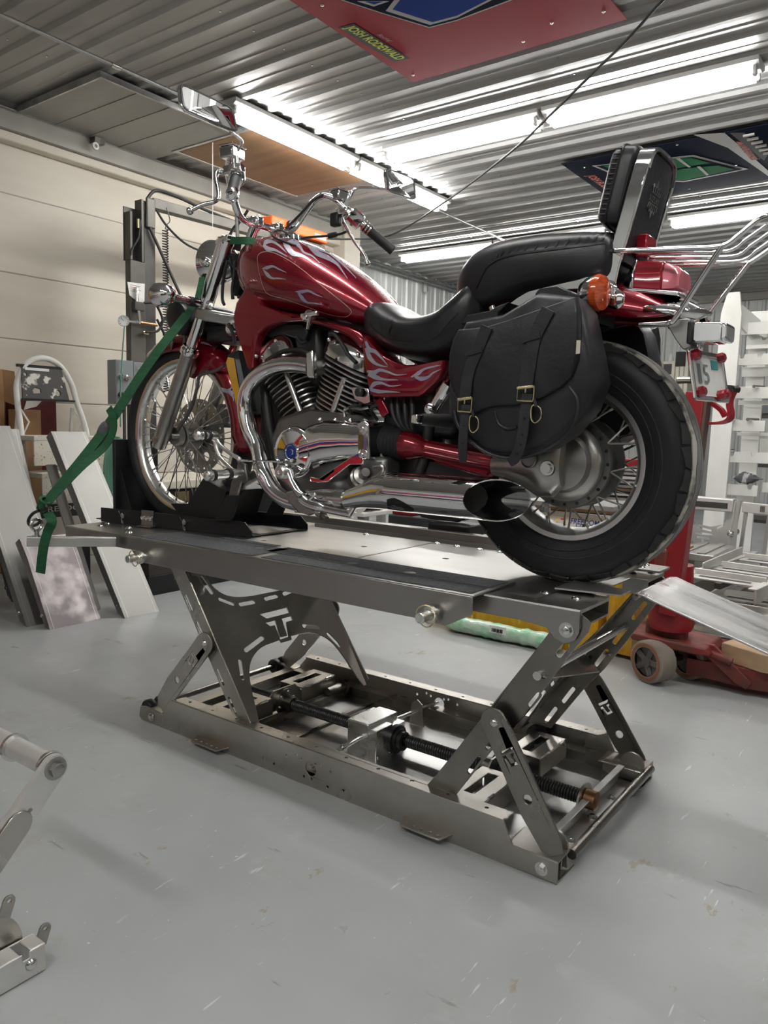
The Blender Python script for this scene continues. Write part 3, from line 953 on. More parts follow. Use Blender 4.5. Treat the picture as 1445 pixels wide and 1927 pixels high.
# side channels with grip tape
for y0, y1, s in ((-.292, -.080, 1), (.46, .67, -1)):
    m = MB()
    if s > 0:
        ol = [(-1.512, .651), (-1.512, .618), (-1.47, .588), (-1.44, .5705), (-.275, .5705), (-.228, .567), (-.155, .606), (-.155, .651)]
        m.plate(ol, [], (0, y0, 0), (1, 0, 0), (0, 0, 1), .005)
        m.plate([(-1.512, .651), (-1.512, .60), (-.15, .60), (-.15, .651)], [], (0, y1, 0), (1, 0, 0), (0, 0, 1), .005)
        m.box(-1.512, -.15, y0 - .0025, y1 + .0025, .650, .655)
        ch = m.build('side_channel', 'alu_brushed', lift, bevel=.002)
        for a, b_, c_, d_ in ((-1.46, -.92, -.283, -.12), (-.88, -.165, -.283, -.205), (-.95, -.165, -.195, -.095), (-1.25, -.99, -.112, -.085)):
            MB().box(a, b_, c_, d_, .655, .6568).build('grip_strip', 'grip_tape', ch)
        for x in (-1.0, -.62, -.42):
            MB().cyl((x, -.175, .6555), (x, -.175, .6572), .017, n=16).build('countersink', 'steel_black', ch)
    else:
        m.box(-1.512, -.15, y0, y1, .650, .655)
        m.box(-1.512, -.15, y0, y0 + .005, .651, .682)
        m.box(-1.512, -.15, y0 - .03, y0 + .005, .680, .684)
        m.box(-1.512, -.15, y1 - .005, y1, .575, .655)
        ch = m.build('side_channel', 'alu_brushed', lift, bevel=.002)
        MB().box(-1.44, -.17, y0 + .03, y1 - .03, .655, .6564).build('grip_strip', 'grip_tape', ch)
for x in (-1.425, -.262):
    z = .592
    p_ = MB().cyl((x, -.36, z), (x, -.05, z), .0135, n=16)
    p_ = p_.build('slide_pin', 'alu_milled', lift, bevel=.002)
    MB().lathe((x, -.318, z), (0, 1, 0), [(0, .0140), (0, .022), (.010, .022), (.010, .0140)], 20).build('collar', 'alu_milled', p_)
    MB().tube([(x + .027 * math.cos(k * PI / 10), -.332 + .004 * math.sin(k * PI / 5), z + .027 * math.sin(k * PI / 10)) for k in range(20)], .0018, 6, closed=True).build('ring_clip', 'zinc_yellow', p_)

# ramp
m = MB()
pr = [(.150, .662), (.165, .664), (.20, .652), (.45, .575), (1.1, .372)]
m.rings([[(x, -.040, z), (x, .255, z), (x, .255, z - .005), (x, -.040, z - .005)] for x, z in pr])
m.build('ramp', 'ramp_streak', lift, bevel=.001)
MB().cyl((.150, -.04, .655), (.150, .255, .655), .008, n=12).build('ramp_hinge', 'alu_milled', lift)

# tie-down arm with eyebolt at the front corner
a, b_ = V((-1.722, -.540, .638)), V((-1.575, -.30, .628))
m = MB().bar(a, b_, .032, .032)
ta = m.build('tie_down_arm', 'alu', lift, bevel=.002)
EYE = V((-1.708, -.512, .652))
m = MB().cyl(EYE, EYE + V((0, 0, .022)), .008, n=10).cyl(EYE + V((0, 0, 0)), EYE + V((0, 0, .005)), .016, n=16)
EYC = EYE + V((0, 0, .040))
m.tube([EYC + V((.0, .019 * math.cos(k * PI / 10), .019 * math.sin(k * PI / 10))) for k in range(20)], .0055, 8, closed=True)
m.build('eyebolt', 'zinc', ta)

# ================================================================ front wheel chock on the table
ck = thing('wheel_chock', 'black steel wheel chock clamping the front tyre on the lift table', 'chock', (-1.56, .09, .65))
for (ax_, ay_), (bx_, by_) in (((-1.93, -.122), (-1.71, -.085)), ((-1.655, -.076), (-1.215, .0)), ((-1.93, .185), (-1.21, .285))):
    dx, dy = bx_ - ax_, by_ - ay_
    L_ = math.hypot(dx, dy)
    o_ = [(0, 0), (L_, 0), (L_, .022), (L_ - .03, .052), (0, .055)] if L_ > .3 else [(0, 0), (L_, 0), (L_, .055), (0, .055)]
    m = MB().plate(o_, [], (ax_, ay_, .6505), (dx, dy, 0), (0, 0, 1), .006)
    m.build('chock_rail', 'black_powder', ck, bevel=.001)
MB().prism([(-1.93, -.12, .6515), (-1.21, .003, .6515), (-1.21, .282, .6515), (-1.93, .182, .6515)], (0, 0, .004)).build('chock_base', 'black_powder', ck)
MB().prism([(-1.39, .03, .656), (-1.225, .05, .656), (-1.225, .245, .656), (-1.39, .225, .656)], (0, 0, .0015)).build('chock_floor', 'alu_brushed', ck)
sp_ = MB().prism([(-1.712, -.09, .653), (-1.655, -.08, .653), (-1.655, -.08, .712), (-1.712, -.09, .712)], (.001, -.006, 0))
sp_.prism([(-1.712, -.09, .653), (-1.64, -.078, .653), (-1.63, -.115, .653), (-1.70, -.125, .653)], (0, 0, .004))
sp_ = sp_.build('joint_bracket', 'alu_brushed', ck, bevel=.001)
for k in range(3):
    MB().lathe((-1.702 + .019 * k, -.096 + .0033 * k, .684), (.17, -.985, 0), [(0, .009), (.003, .009), (.001, .003), (.004, 0)], 14).build('rivet', 'zinc', sp_)
for x, y in ((-1.80, -.104), (-1.50, -.053)):
    pn = MB().cyl((x, y, .683), (x + .003, y - .016, .683), .009, n=12).build('pin', 'zinc', ck)
    m = MB()
    m.tube(spline([(x - .025, y - .012, .70), (x - .008, y - .016, .688), (x + .004, y - .018, .694), (x + .012, y - .018, .684), (x + .002, y - .018, .676), (x + .006, y - .02, .66), (x + .014, y - .02, .656), (x + .012, y - .02, .668)], 5), .0016, 6)
    m.build('spring_clip', 'zinc', pn)
for y, s in ((-.008, 1), (.185, -1)):
    ol = [(-1.46,0.844),(-1.338,0.807),(-1.381,0.703),(-1.586,0.69),(-1.647,0.736),(-1.546,0.744)]
    MB().plate(ol, [], (0, y, 0), (1, 0, 0), (0, 0, 1), .005).build('cradle_side', 'black_powder', ck, bevel=.001)
    ol = [(-1.302,0.796),(-1.234,0.811),(-1.26,0.736),(-1.276,0.707),(-1.364,0.698)]
    MB().plate(ol, [], (0, y - .03 * s, 0), (1, 0, 0), (0, 0, 1), .005).build('cradle_bracket', 'black_powder', ck, bevel=.001)
e0, e1, e2 = [(-1.46,0.844),(-1.338,0.807),(-1.381,0.703)]
MB().prism([(e0[0], -.008, e0[1]), (e1[0], -.008, e1[1]), (e1[0], .185, e1[1]), (e0[0], .185, e0[1])], (0, 0, -.004)).build('cradle_web', 'black_powder', ck)
MB().box(-2.005, -1.985, -.02, .19, .652, .97).build('wheel_stop', 'black_powder', ck, bevel=.003)
MB().prism([(-1.985, .0, .656), (-1.90, .0, .656), (-1.985, .0, .85)], (0, .006, 0)).build('stop_gusset', 'black_powder', ck)
MB().prism([(-1.985, .165, .656), (-1.90, .165, .656), (-1.985, .165, .85)], (0, .006, 0)).build('stop_gusset', 'black_powder', ck)
MB().box(-2.0, -1.915, -.1, .27, .6515, .6555).build('stop_foot', 'black_powder', ck)



# ================================================================ the motorcycle
C = .08                                   # centre plane of the bike
FW_ = V((-1.655, C, .993))                # front axle
RW = V((-.072, C, .968))                  # rear axle
EYE_ = V((.735, -1.87, 1.05))             # direction the trim lines are wrapped from
bike = thing('motorcycle', 'metallic red cruiser motorcycle with silver flames strapped on the lift table', 'motorcycle', (-.85, C, .66))


def bvh_of(*obs):
    vs, fs = [], []
    for o in obs:
        k = len(vs)
        vs += [v.co + OFF[o] for v in o.data.vertices]
        fs += [tuple(i + k for i in p.vertices) for p in o.data.polygons]
    return BVHTree.FromPolygons(vs, fs)


def onto(bv, p, lift_=.0012):
    d = (V(p) - EYE_).normalized()
    h, n, i, t = bv.ray_cast(EYE_, d)
    if h is None:
        h, n, i, t = bv.find_nearest(V(p))
    if n.dot(d) > 0:
        n = -n
    return h + n * lift_


def wrap_line(bv, pts, wd, parent, name, mt, k=8, closed=False, lift_=.0012):
    """a painted line laid on a curved panel: centre line pts (x, z on a plane), half widths wd"""
    P_ = spline(pts, k, closed)
    n = len(P_)
    m = MB()
    rows = []
    for i, p in enumerate(P_):
        a = P_[(i - 1) % n] if closed else P_[max(i - 1, 0)]
        c_ = P_[(i + 1) % n] if closed else P_[min(i + 1, n - 1)]
        t = (c_ - a)
        t.y = 0
        t.normalize()
        s = V((-t.z, 0, t.x))
        f_ = i / (n - 1) * (len(wd) - 1)
        j = min(int(f_), len(wd) - 2)
        w_ = wd[j] + (wd[j + 1] - wd[j]) * (f_ - j)
        rows.append([onto(bv, p + s * w_ * q, lift_) for q in (-1, 0, 1)])
    m.rings(rows, False, False, closed=False, loop=closed)
    return m.build(name, mt, parent, recalc=False)


def lerp_list(rows, k):
    """Catmull-Rom through rows of numbers"""
    out = []
    n = len(rows)
    for i in range(n - 1):
        a, b_, c_, d_ = rows[max(i - 1, 0)], rows[i], rows[i + 1], rows[min(i + 2, n - 1)]
        for s in range(k):
            t = s / k
            out.append([.5 * (2 * q + (r - p) * t + (2 * p - 5 * q + 4 * r - s_) * t * t + (3 * q - p - 3 * r + s_) * t ** 3) for p, q, r, s_ in zip(a, b_, c_, d_)])
    out.append(list(rows[-1]))
    return out


def body_loft(rows, n=28, k=5, ex=2.4, yc=C):
    """rows of (x, z low, z high, half width[, exponent])"""
    rs = []
    for r in lerp_list(rows, k):
        x, z0, z1, w_ = r[:4]
        e = 2 / (r[4] if len(r) > 4 else ex)
        ring = []
        for i in range(n):
            t = 2 * PI * i / n
            c_, s_ = math.cos(t), math.sin(t)
            ring.append((x, yc + w_ * math.copysign(abs(c_) ** e, c_), (z0 + z1) / 2 + (z1 - z0) / 2 * math.copysign(abs(s_) ** e, s_)))
        rs.append(ring)
    return MB().rings(rs)


def pillow(outline, y0, y1, bulge=.01, rnd=.012, k=3):
    """soft slab: outline (x, z) at y0, rounded over to a bulged face at y1 (y1 faces the viewer when smaller)"""
    n = len(outline)
    cx_ = sum(p[0] for p in outline) / n
    cz_ = sum(p[1] for p in outline) / n
    s = 1 if y1 > y0 else -1
    rad = max(math.hypot(a - cx_, b_ - cz_) for a, b_ in outline)
    ring = lambda f, y: [(cx_ + (a - cx_) * f, y, cz_ + (b_ - cz_) * f) for a, b_ in outline]
    rs = [ring(.97, y0), ring(1, y0 + s * rnd * .6), ring(1, y1 - s * rnd)]
    for q in range(1, 5):
        a = q * PI / 8
        rs.append(ring(1 - rnd / rad * (1 - math.cos(a)), y1 - s * rnd * (1 - math.sin(a))))
    for f in (.85, .65, .42, .2, .02):
        rs.append(ring(f, y1 + s * bulge * (1 - f * f)))
    return MB().rings(rs)


# ---------------------------------------------------------------- wheels
def tyre_profile(R_, rb, hw, n=9):
    """half section from bead to crown: (y, r)"""
    return [(hw * .62, rb), (hw * .80, rb + .006), (hw * .95, rb + (R_ - rb) * .30), (hw, rb + (R_ - rb) * .52), (hw * .985, rb + (R_ - rb) * .66),
            (hw * .90, rb + (R_ - rb) * .80), (hw * .72, rb + (R_ - rb) * .905), (hw * .42, rb + (R_ - rb) * .975), (0, R_)]


def tyre(ctr, R_, rb, hw, name):
    h = tyre_profile(R_, rb, hw)
    pr = [(-a, r) for a, r in h] + [(a, r) for a, r in reversed(h[:-1])]
    pr = [(p.x, p.y) for p in spline([(a, r, 0) for a, r in pr], 3)]
    return MB().lathe(ctr, (0, 1, 0), pr, 96).build(name, 'tyre_side', bike), pr


def rim(ctr, ro, hw, name, mt, depth=.028, lip=.016):
    pr = [(-hw, ro), (-hw, ro - .006), (-hw + .002, ro - lip), (-hw * .80, ro - lip - .006), (-hw * .45, ro - depth), (hw * .45, ro - depth), (hw * .80, ro - lip - .006), (hw - .002, ro - lip), (hw, ro - .006), (hw, ro), (hw * .8, ro + .004), (-hw * .8, ro + .004), (-hw, ro)]
    return MB().lathe(ctr, (0, 1, 0), pr, 96).build(name, mt, bike)


def spokes(ctr, rh, yh, rr, yr, n, parent, r=.0016, cross=.75, mt='chrome_soft'):
    m = MB()
    nip = MB()
    for i in range(n):
        s = 1 if i % 2 else -1
        lead = cross * (1 if (i // 2) % 2 else -1)
        a = 2 * PI * i / n
        a2 = a + lead * .55
        p0 = ctr + V((rh * math.cos(a2), s * yh, rh * math.sin(a2)))
        p1 = ctr + V((rr * math.cos(a), s * yr, rr * math.sin(a)))
        m.tube([p0, p1], r, 5)
        d = (p0 - p1).normalized()
        nip.tube([p1 - d * .004, p1 + d * .012], [.0042, .003], 6)
        nip.ball(p1 - d * .002, .0052, nu=8, nv=5)
    m.build('spokes', mt, parent, kind='stuff')
    nip.build('spoke_nipples', mt, parent, kind='stuff')


ft, _ = tyre(FW_, .342, .292, .044, 'front_tyre')
fr = rim(FW_, .297, .030, 'front_rim', 'alu_milled', .034, .020)
spokes(FW_, .045, .032, .262, .010, 56, fr, .0019)
hb = MB().lathe(FW_, (0, 1, 0), [(-.052, 0), (-.052, .02), (-.040, .022), (-.040, .052), (-.034, .052), (-.030, .030), (.02, .028), (.026, .055), (.034, .055), (.034, .022), (.05, .02), (.05, 0)], 32).build('front_hub', 'cast_alu', bike)
MB().lathe(FW_, (0, 1, 0), [(-.085, 0), (-.085, .012), (-.052, .012)], 16).build('front_axle', 'zinc', hb)
MB().lathe(FW_ + V((0, -.055, 0)), (0, 1, 0), [(-.012, 0), (-.012, .034), (.012, .040), (.012, 0)], 28).build('speedometer_drive', 'cast_alu', hb)
dc = MB()
outer = circ(0, 0, .146, 48)
hs = [circ(.09 * math.cos(k * PI / 3), .09 * math.sin(k * PI / 3), .018, 14) for k in range(6)] + [circ(.128 * math.cos(k * PI / 12), .128 * math.sin(k * PI / 12), .005, 6) for k in range(24)]
dc.plate(outer, hs, FW_ + V((0, .055, 0)), (1, 0, 0), (0, 0, 1), .005)
dc.build('brake_disc', 'cast_alu', bike)
MB().box(-1.56, -1.48, .14, .20, 1.03, 1.12).build('brake_caliper', 'engine_grey', bike, bevel=.012)

rt, rprof = tyre(RW, .320, .204, .073, 'rear_tyre')
rr_ = rim(RW, .207, .050, 'rear_rim', 'alu', .031, .015)
spokes(RW, .118, .048, .177, .018, 40, rr_, .0026, .28, 'cast_alu')
hubp = [(-.050, .030), (-.052, .118), (-.047, .121), (-.042, .118), (-.040, .100), (.040, .100), (.042, .118), (.047, .121), (.052, .118), (.052, .02)]
hb = MB().lathe(RW, (0, 1, 0), hubp, 48).build('rear_hub', 'engine_grey', bike)
for k in range(20):
    a = 2 * PI * k / 20
    dome(RW + V((.110 * math.cos(a), -.0525, .110 * math.sin(a))), (0, -1, 0), .0045, .004).build('spoke_head', 'steel_black', hb)
fd = MB().lathe(RW, (0, 1, 0), [(-.050, .098), (-.060, .102), (-.066, .099), (-.074, .092), (-.078, .078), (-.092, .070), (-.100, .05), (-.104, .025), (-.105, 0)], 48).build('final_drive', 'cast_alu', bike)
rs = []
for x, z, rz_, ry in ((-.055, .968, .06, .03), (-.078, .968, .088, .048), (-.12, .962, .085, .05), (-.165, .958, .055, .042), (-.21, .955, .036, .034), (-.25, .953, .03, .03)):
    rs.append([(x, -.03 + ry * math.cos(t * PI / 10), z + rz_ * math.sin(t * PI / 10)) for t in range(20)])
MB().rings(rs).build('drive_neck', 'cast_alu', fd)
MB().lathe((-.125, -.082, .975), (0, -1, 0), [(0, 0), (0, .021), (.008, .021), (.010, .018), (.008, .016), (.008, 0)], 24).build('filler_plug', 'engine_grey', fd)
MB().lathe((-.066, -.100, .957), (0, -1, 0), [(0, 0), (0, .020), (.006, .018), (.006, .012), (.014, .012), (.014, 0)], 24).build('axle_nut', 'zinc', fd)
MB().lathe((-.085, -.062, .868), (0, 0, -1), [(0, .009), (.012, .009), (.012, .014), (.024, .014), (.024, 0)], 6).build('drain_plug', 'zinc', fd)

# rear tread: raised blocks on the shoulders and two zigzag bands round the crown
h = tyre_profile(.320, .204, .073)
PROF = spline([(a, r, 0) for a, r in h], 6)          # bead -> crown, y positive


def on_tyre(th, s, up):
    """s: 0 crown centre, +-1 sidewall; th round the wheel"""
    q = (1 - abs(s)) * (len(PROF) - 1)
    i = min(int(q), len(PROF) - 2)
    p = PROF[i].lerp(PROF[i + 1], q - i)
    t = (PROF[i + 1] - PROF[i]).normalized()
    n = V((-t.y, t.x, 0)) if True else None
    if n.y < 0:
        n = -n
    y, r = p.x + n.x * up, p.y + n.y * up
    return RW + V((r * math.cos(th), math.copysign(y, s) if s else 0, r * math.sin(th)))


def tread_patch(m, quad, up=.004, nu=3, nv=4):
    """quad: four (th, s) corners; raised patch with sloping skirt"""
    a, b_, c_, d_ = [V((*q, 0)) for q in quad]
    ctr = (a + b_ + c_ + d_) / 4
    g = [[(a.lerp(b_, i / nu)).lerp(d_.lerp(c_, i / nu), j / nv) for i in range(nu + 1)] for j in range(nv + 1)]
    vs, fs = [], []
    for row in g:
        for p in row:
            q = ctr + (p - ctr) * .955
            vs.append(on_tyre(q.x, q.y, up))
    for j in range(nv):
        for i in range(nu):
            k = j * (nu + 1) + i
            fs.append((k, k + 1, k + nu + 2, k + nu + 1))
    edge = [i for i in range(nu + 1)] + [(j + 1) * (nu + 1) - 1 for j in range(1, nu + 1 + nv - nu)] + [nv * (nu + 1) + i for i in range(nu - 1, -1, -1)] + [j * (nu + 1) for j in range(nv - 1, 0, -1)]
    edge = list(range(nu + 1)) + [j * (nu + 1) + nu for j in range(1, nv + 1)] + [nv * (nu + 1) + i for i in range(nu - 1, -1, -1)] + [j * (nu + 1) for j in range(nv - 1, 0, -1)]
    flat_ = [p for row in g for p in row]
    o = len(vs)
    vs += [on_tyre(flat_[e].x, flat_[e].y, -.001) for e in edge]
    L_ = len(edge)
    fs += [(edge[k], edge[(k + 1) % L_], o + (k + 1) % L_, o + k) for k in range(L_)]
    m.add(vs, fs)


lug_mesh = None
NL = 34
for sgn in (-1, 1):
    for k in range(NL):
        th = 2 * PI * k / NL
        d = 2 * PI / NL
        o = .35 if sgn > 0 else 0
        if k % 2:
            q = [(th + d * (.04 + o), sgn * .375), (th + d * (.0 + o), sgn * .225), (th + d * (.88 + o), sgn * .215), (th + d * (1.0 + o), sgn * .325)]
        else:
            q = [(th + d * (.07 + o), sgn * .325), (th + d * (-.05 + o), sgn * .215), (th + d * (.93 + o), sgn * .225), (th + d * (.93 + o), sgn * .40)]
        mm = MB()
        tread_patch(mm, q, .0035)
        mm.build('tread_block', 'tyre_tread', rt, angle=50)
NB = 17
for sgn in (-1, 1):
    mm, mw = MB(), MB()
    z_in, z_mid, z_out = [], [], []
    for k in range(NB * 8):
        th = 2 * PI * k / (NB * 8)
        zz = abs(((k / 8) % 1) - .5) * 2
        z_in.append((th, sgn * (.012 + .0)))
        z_mid.append((th, sgn * (.075 + .040 * zz)))
        z_out.append((th, sgn * (.195 + .010 * math.sin(k * .9))))
    def band(m_, A, B, up):
        rows = [[on_tyre(t, s, -.001) for t, s in A], [on_tyre(t, s, up) for t, s in A], [on_tyre(t, s, up) for t, s in B], [on_tyre(t, s, -.001) for t, s in B]]
        m_.rings(rows, False, False, closed=True)
    band(mm, z_in, z_mid, .0035)
    band(mw, [(t, s + sgn * .022) for t, s in z_mid], z_out, .0035)
    mm.build('tread_band', 'tyre_wear', rt, angle=50)
    mw.build('tread_band', 'tyre_tread' if sgn > 0 else 'tyre_scuffed', rt, angle=50)
MB().lathe(RW, (0, 1, 0), [(-.0722, .249), (-.0736, .251), (-.0722, .253)], 96).lathe(RW, (0, 1, 0), [(-.0690, .229), (-.0703, .2305), (-.0690, .232)], 96).build('sidewall_bead_line', 'tyre_tread', rt, kind='stuff')

# ---------------------------------------------------------------- fork, headlamp
FU_ = V((-1.328, 0, 1.668)) - V((-1.69, 0, .975))
FU_.normalize()                            # up along the fork
for y, s in ((-.02, -1), (.18, 1)):
    bot = V((-1.690, y, .978))
    up = lambda t: bot + FU_ * t
    fk = MB().tube([up(-.035), up(-.03), up(.0), up(.20), up(.36), up(.372)], [.018, .027, .029, .0285, .0275, .0265], 20).build('fork_slider', 'cast_alu', bike)
    MB().lathe(up(.352), FU_, [(0, .031), (.004, .034), (.022, .034), (.026, .031), (.034, .030), (.034, .02)], 24).build('dust_seal', 'chrome', fk)
    MB().lathe(up(0) + V((0, -.028, -.0)), (0, -1, 0), [(0, .014), (.003, .014), (.003, 0)], 16).build('axle_clamp', 'cast_alu', fk)
    MB().cyl(up(.37), up(.56), .0205, n=20).build('fork_tube', 'chrome', bike)
    fc = MB().tube([up(.545), up(.60), up(.62), up(.76), up(.772)], [.030, .030, .027, .027, .029], 22).build('fork_cover', 'chrome', bike)
    MB().lathe(up(.772), FU_, [(0, .03), (.010, .030), (.014, .022), (.022, .018), (.024, 0)], 20).build('fork_cap', 'chrome', fc)
    hexbolt(up(.555) + V((.035, s * .012, -.015)), (.2, -1, 0), .012, .010).build('clamp_bolt', 'zinc', fc)
a, b_ = V((-1.315, -.045, 1.655)), V((-1.315, .205, 1.655))
m = MB()
m.prism([(-1.36, -.045, 1.655), (-1.29, -.055, 1.662), (-1.21, .02, 1.645), (-1.21, .14, 1.645), (-1.29, .215, 1.662), (-1.36, .205, 1.655)], (.006, 0, .018))
m.build('top_clamp', 'chrome', bike, bevel=.004)
m = MB()
m.prism([(-1.455, -.055, 1.415), (-1.40, -.06, 1.40), (-1.315, .0, 1.385), (-1.315, .16, 1.385), (-1.40, .22, 1.40), (-1.455, .215, 1.415)], (.014, 0, .035))
m.build('lower_clamp', 'cast_alu', bike, bevel=.006)
MB().cyl((-1.345, C, 1.38), (-1.25, C, 1.66), .028, n=18).build('steering_head', 'engine_grey', bike)

hl_ = MB().lathe((-1.42, C, 1.622), (-1, 0, .10), [(-.035, 0), (-.03, .03), (0, .056), (.04, .074), (.075, .080), (.09, .082), (.095, .078)], 36).build('headlamp', 'chrome', bike)
MB().lathe((-1.42, C, 1.622), (-1, 0, .10), [(.090, .077), (.102, .065), (.112, .033), (.114, 0)], 32).build('headlamp_lens', 'headlamp_glass', hl_)
MB().lathe((-1.46, C - .080, 1.617), (0, -1, 0), [(-.02, .018), (.01, .018), (.014, .012), (.014, 0)], 18).build('headlamp_pivot', 'chrome', hl_)
MB().bar((-1.46, C - .066, 1.617), (-1.40, C - .09, 1.56), .012, .03).build('headlamp_bracket', 'chrome', hl_, bevel=.002)

# front turn signals on stalks
for s in (-1, 1):
    yb = C + s * .10
    ye = C + s * .265
    st = MB().tube([(-1.425, yb, 1.462), (-1.455, ye, 1.472)], .0125, 14).build('signal_stalk', 'red_paint' if False else 'chrome', bike)
    p = V((-1.458, ye, 1.474))
    ts = MB().lathe(p, (-1, 0, .02), [(-.052, 0), (-.05, .012), (-.038, .028), (-.015, .038), (.012, .041), (.020, .041), (.020, .038)], 28).build('turn_signal', 'chrome', bike)
    MB().lathe(p, (-1, 0, .02), [(.020, .039), (.030, .037), (.036, .025), (.038, 0)], 24).build('amber_lens', 'amber', ts)
MB().cyl((-1.440, -.09, 1.466), (-1.438, -.055, 1.465), .0165, n=14).build('rubber_sleeve', 'rubber', bike)

# tool roll and horn cover between the forks
MB().tube(spline([(-1.565, -.05, 1.42), (-1.565, .0, 1.425), (-1.565, .16, 1.425), (-1.565, .21, 1.42)], 4), [.045, .058, .062, .062, .062, .062, .062, .062, .062, .062, .062, .058, .045][:13], 20).build('tool_roll', 'leather', bike)
MB().box(-1.47, -1.30, .01, .15, 1.335, 1.40).build('horn_cover', 'black_plastic', bike, bevel=.012)
MB().lathe((-1.33, .01, 1.375), (1, -.3, 0), [(0, 0), (0, .028), (.02, .032), (.06, .018), (.065, 0)], 20).build('horn', 'chrome', bike)

# front fender: curved sheet round the tyre
rs = []
N = 26
for i in range(N + 1):
    a = math.radians(122 - (122 + 8) * i / N)
    wv_ = .064 * (1 if 1 < i < N - 1 else .8)
    dg = math.degrees(a)
    drop = .066 + .085 * math.exp(-((dg - 65) / 9) ** 2)
    row = []
    for q in range(11):
        t = -1 + 2 * q / 10
        r = .385 - drop * (abs(t) ** 2.6)
        row.append(FW_ + V((r * math.cos(a), wv_ * math.sin(t * PI / 2), r * math.sin(a))))
    rs.append(row)
m = MB()
m.rings(rs, False, False, closed=False)
ff = m.build('front_fender', 'red_paint', bike, recalc=False)
so = ff.modifiers.new('thickness', 'SOLIDIFY')
so.thickness = .004
so.offset = 0
bv = bvh_of(ff)
wrap_line(bv, [(p[0], p[1], p[2]) for p in [(-1.432,0.04,1.174),(-1.402,0.04,1.166),(-1.358,0.04,1.156),(-1.337,0.04,1.151)]], [.003, .007, .006, .002], ff, 'flame_stripe', 'flame_silver', lift_=.004)
wrap_line(bv, [(p[0], p[1], p[2]) for p in [(-1.402,0.04,1.162),(-1.376,0.04,1.165),(-1.355,0.04,1.181)]], [.004, .005, .001], ff, 'flame_stripe', 'flame_silver', lift_=.004)
wrap_line(bv, [(p[0], p[1], p[2]) for p in [(-1.373,0.04,1.157),(-1.355,0.04,1.142),(-1.351,0.04,1.125)]], [.005, .005, .001], ff, 'flame_stripe', 'flame_silver', lift_=.004)
wrap_line(bv, [(p[0], p[1], p[2]) for p in [(-1.53,0.04,1.339),(-1.499,0.04,1.333),(-1.469,0.04,1.322)]], [.003, .003, .001], ff, 'flame_stripe', 'flame_silver', lift_=.004)
for dx in (-.02, .05):
    MB().bar(FW_ + V((dx, -.062, .335)), FW_ + V((dx + .05, -.092, .36)), .004, .03).build('fender_bracket', 'steel_black', ff)

# ---------------------------------------------------------------- frame, radiator, cowls
fr_ = MB()
for y in (C - .085, C + .085):
    MB().tube(spline([(-1.26, C + (y - C) * .3, 1.46), (-1.16, y, 1.20), (-1.10, y, .95), (-1.03, y, .83), (-.9, y, .80), (-.62, y, .82), (-.50, y, .95), (-.48, y, 1.2)], 6), .0165, 12).build('frame_tube', 'steel_black', bike)
MB().tube(spline([(-1.27, C, 1.50), (-1.05, C, 1.42), (-.75, C, 1.34), (-.45, C, 1.22), (-.15, C, 1.33)], 6), .022, 12).build('frame_spine', 'steel_black', bike)
cw = [(-1.192,1.521),(-1.223,1.485),(-1.255,1.454),(-1.27,1.406),(-1.259,1.361),(-1.23,1.304),(-1.197,1.228),(-1.171,1.228),(-1.17,1.28),(-1.165,1.318),(-1.147,1.344),(-1.112,1.366),(-1.045,1.378),(-0.958,1.376),(-0.881,1.359),(-0.813,1.338),(-0.76,1.315),(-0.721,1.286),(-0.701,1.282),(-0.701,1.312),(-0.722,1.328),(-0.761,1.345),(-0.827,1.363),(-0.895,1.375),(-0.98,1.398),(-1.068,1.417),(-1.117,1.434),(-1.148,1.468),(-1.172,1.502)]
MB().prism(xz(cw, -.045), (0, .05, 0)).build('frame_cowl', 'red_paint', bike, bevel=.011)
MB().prism(xz(cw, .155), (0, .05, 0)).build('frame_cowl', 'red_paint', bike, bevel=.011)
rad = [(-1.322,1.317),(-1.351,1.275),(-1.268,1.054),(-1.237,1.064),(-1.235,1.196),(-1.27,1.282),(-1.294,1.32)]
rd = MB().prism(xz([(-1.31,1.276),(-1.321,1.257),(-1.246,1.054),(-1.223,1.059),(-1.275,1.27)], -.03), (0, .02, 0)).build('radiator_side', 'chrome', bike, bevel=.004)
ra = V((*(-1.294,0,1.292),))
rb_ = V((*(-1.231,0,1.083),))
MB().bar(ra, rb_, .03, .045, up=(1, 0, 0)).build('radiator_core', 'black_plastic', rd)
rr2 = MB()
ax = (rb_ - ra).normalized()
rg = MB()
for k in range(9):
    rr2 = None
    p = ra + V((-.03, .005 + k * .019, .0))
    rg.bar(p, p + ax * (rb_ - ra).length, .004, .045, up=(1, 0, .3))
rg.build('radiator_fins', 'steel_black', rd, kind='stuff')
MB().bar(ra + V((-.012, .09, 0)), rb_ + V((-.012, .09, 0)), .19, .02, up=(1, 0, 0)).build('radiator_back', 'black_plastic', rd)

MB().prism(xz([(-1.364,1.645),(-1.273,1.625),(-1.263,1.592),(-1.296,1.557),(-1.315,1.5),(-1.344,1.489),(-1.352,1.549),(-1.364,1.603)], .02), (0, .12, 0)).build('wiring_block', 'black_plastic', bike, bevel=.012)
MB().box(-1.21, -1.10, .03, .15, .92, 1.42).build('gap_blocker', 'black_plastic', bike, bevel=.01)  # black filler added to hide the bright background gap ahead of the engine
# ---------------------------------------------------------------- engine
MB().prism(xz([(-1.05, .86), (-1.08, 1.0), (-1.04, 1.07), (-.93, 1.10), (-.70, 1.08), (-.64, 1.05), (-.60, .93), (-.68, .84), (-.80, .815), (-.98, .82)], -.055), (0, .27, 0)).build('crankcase', 'engine_grey', bike, bevel=.015)


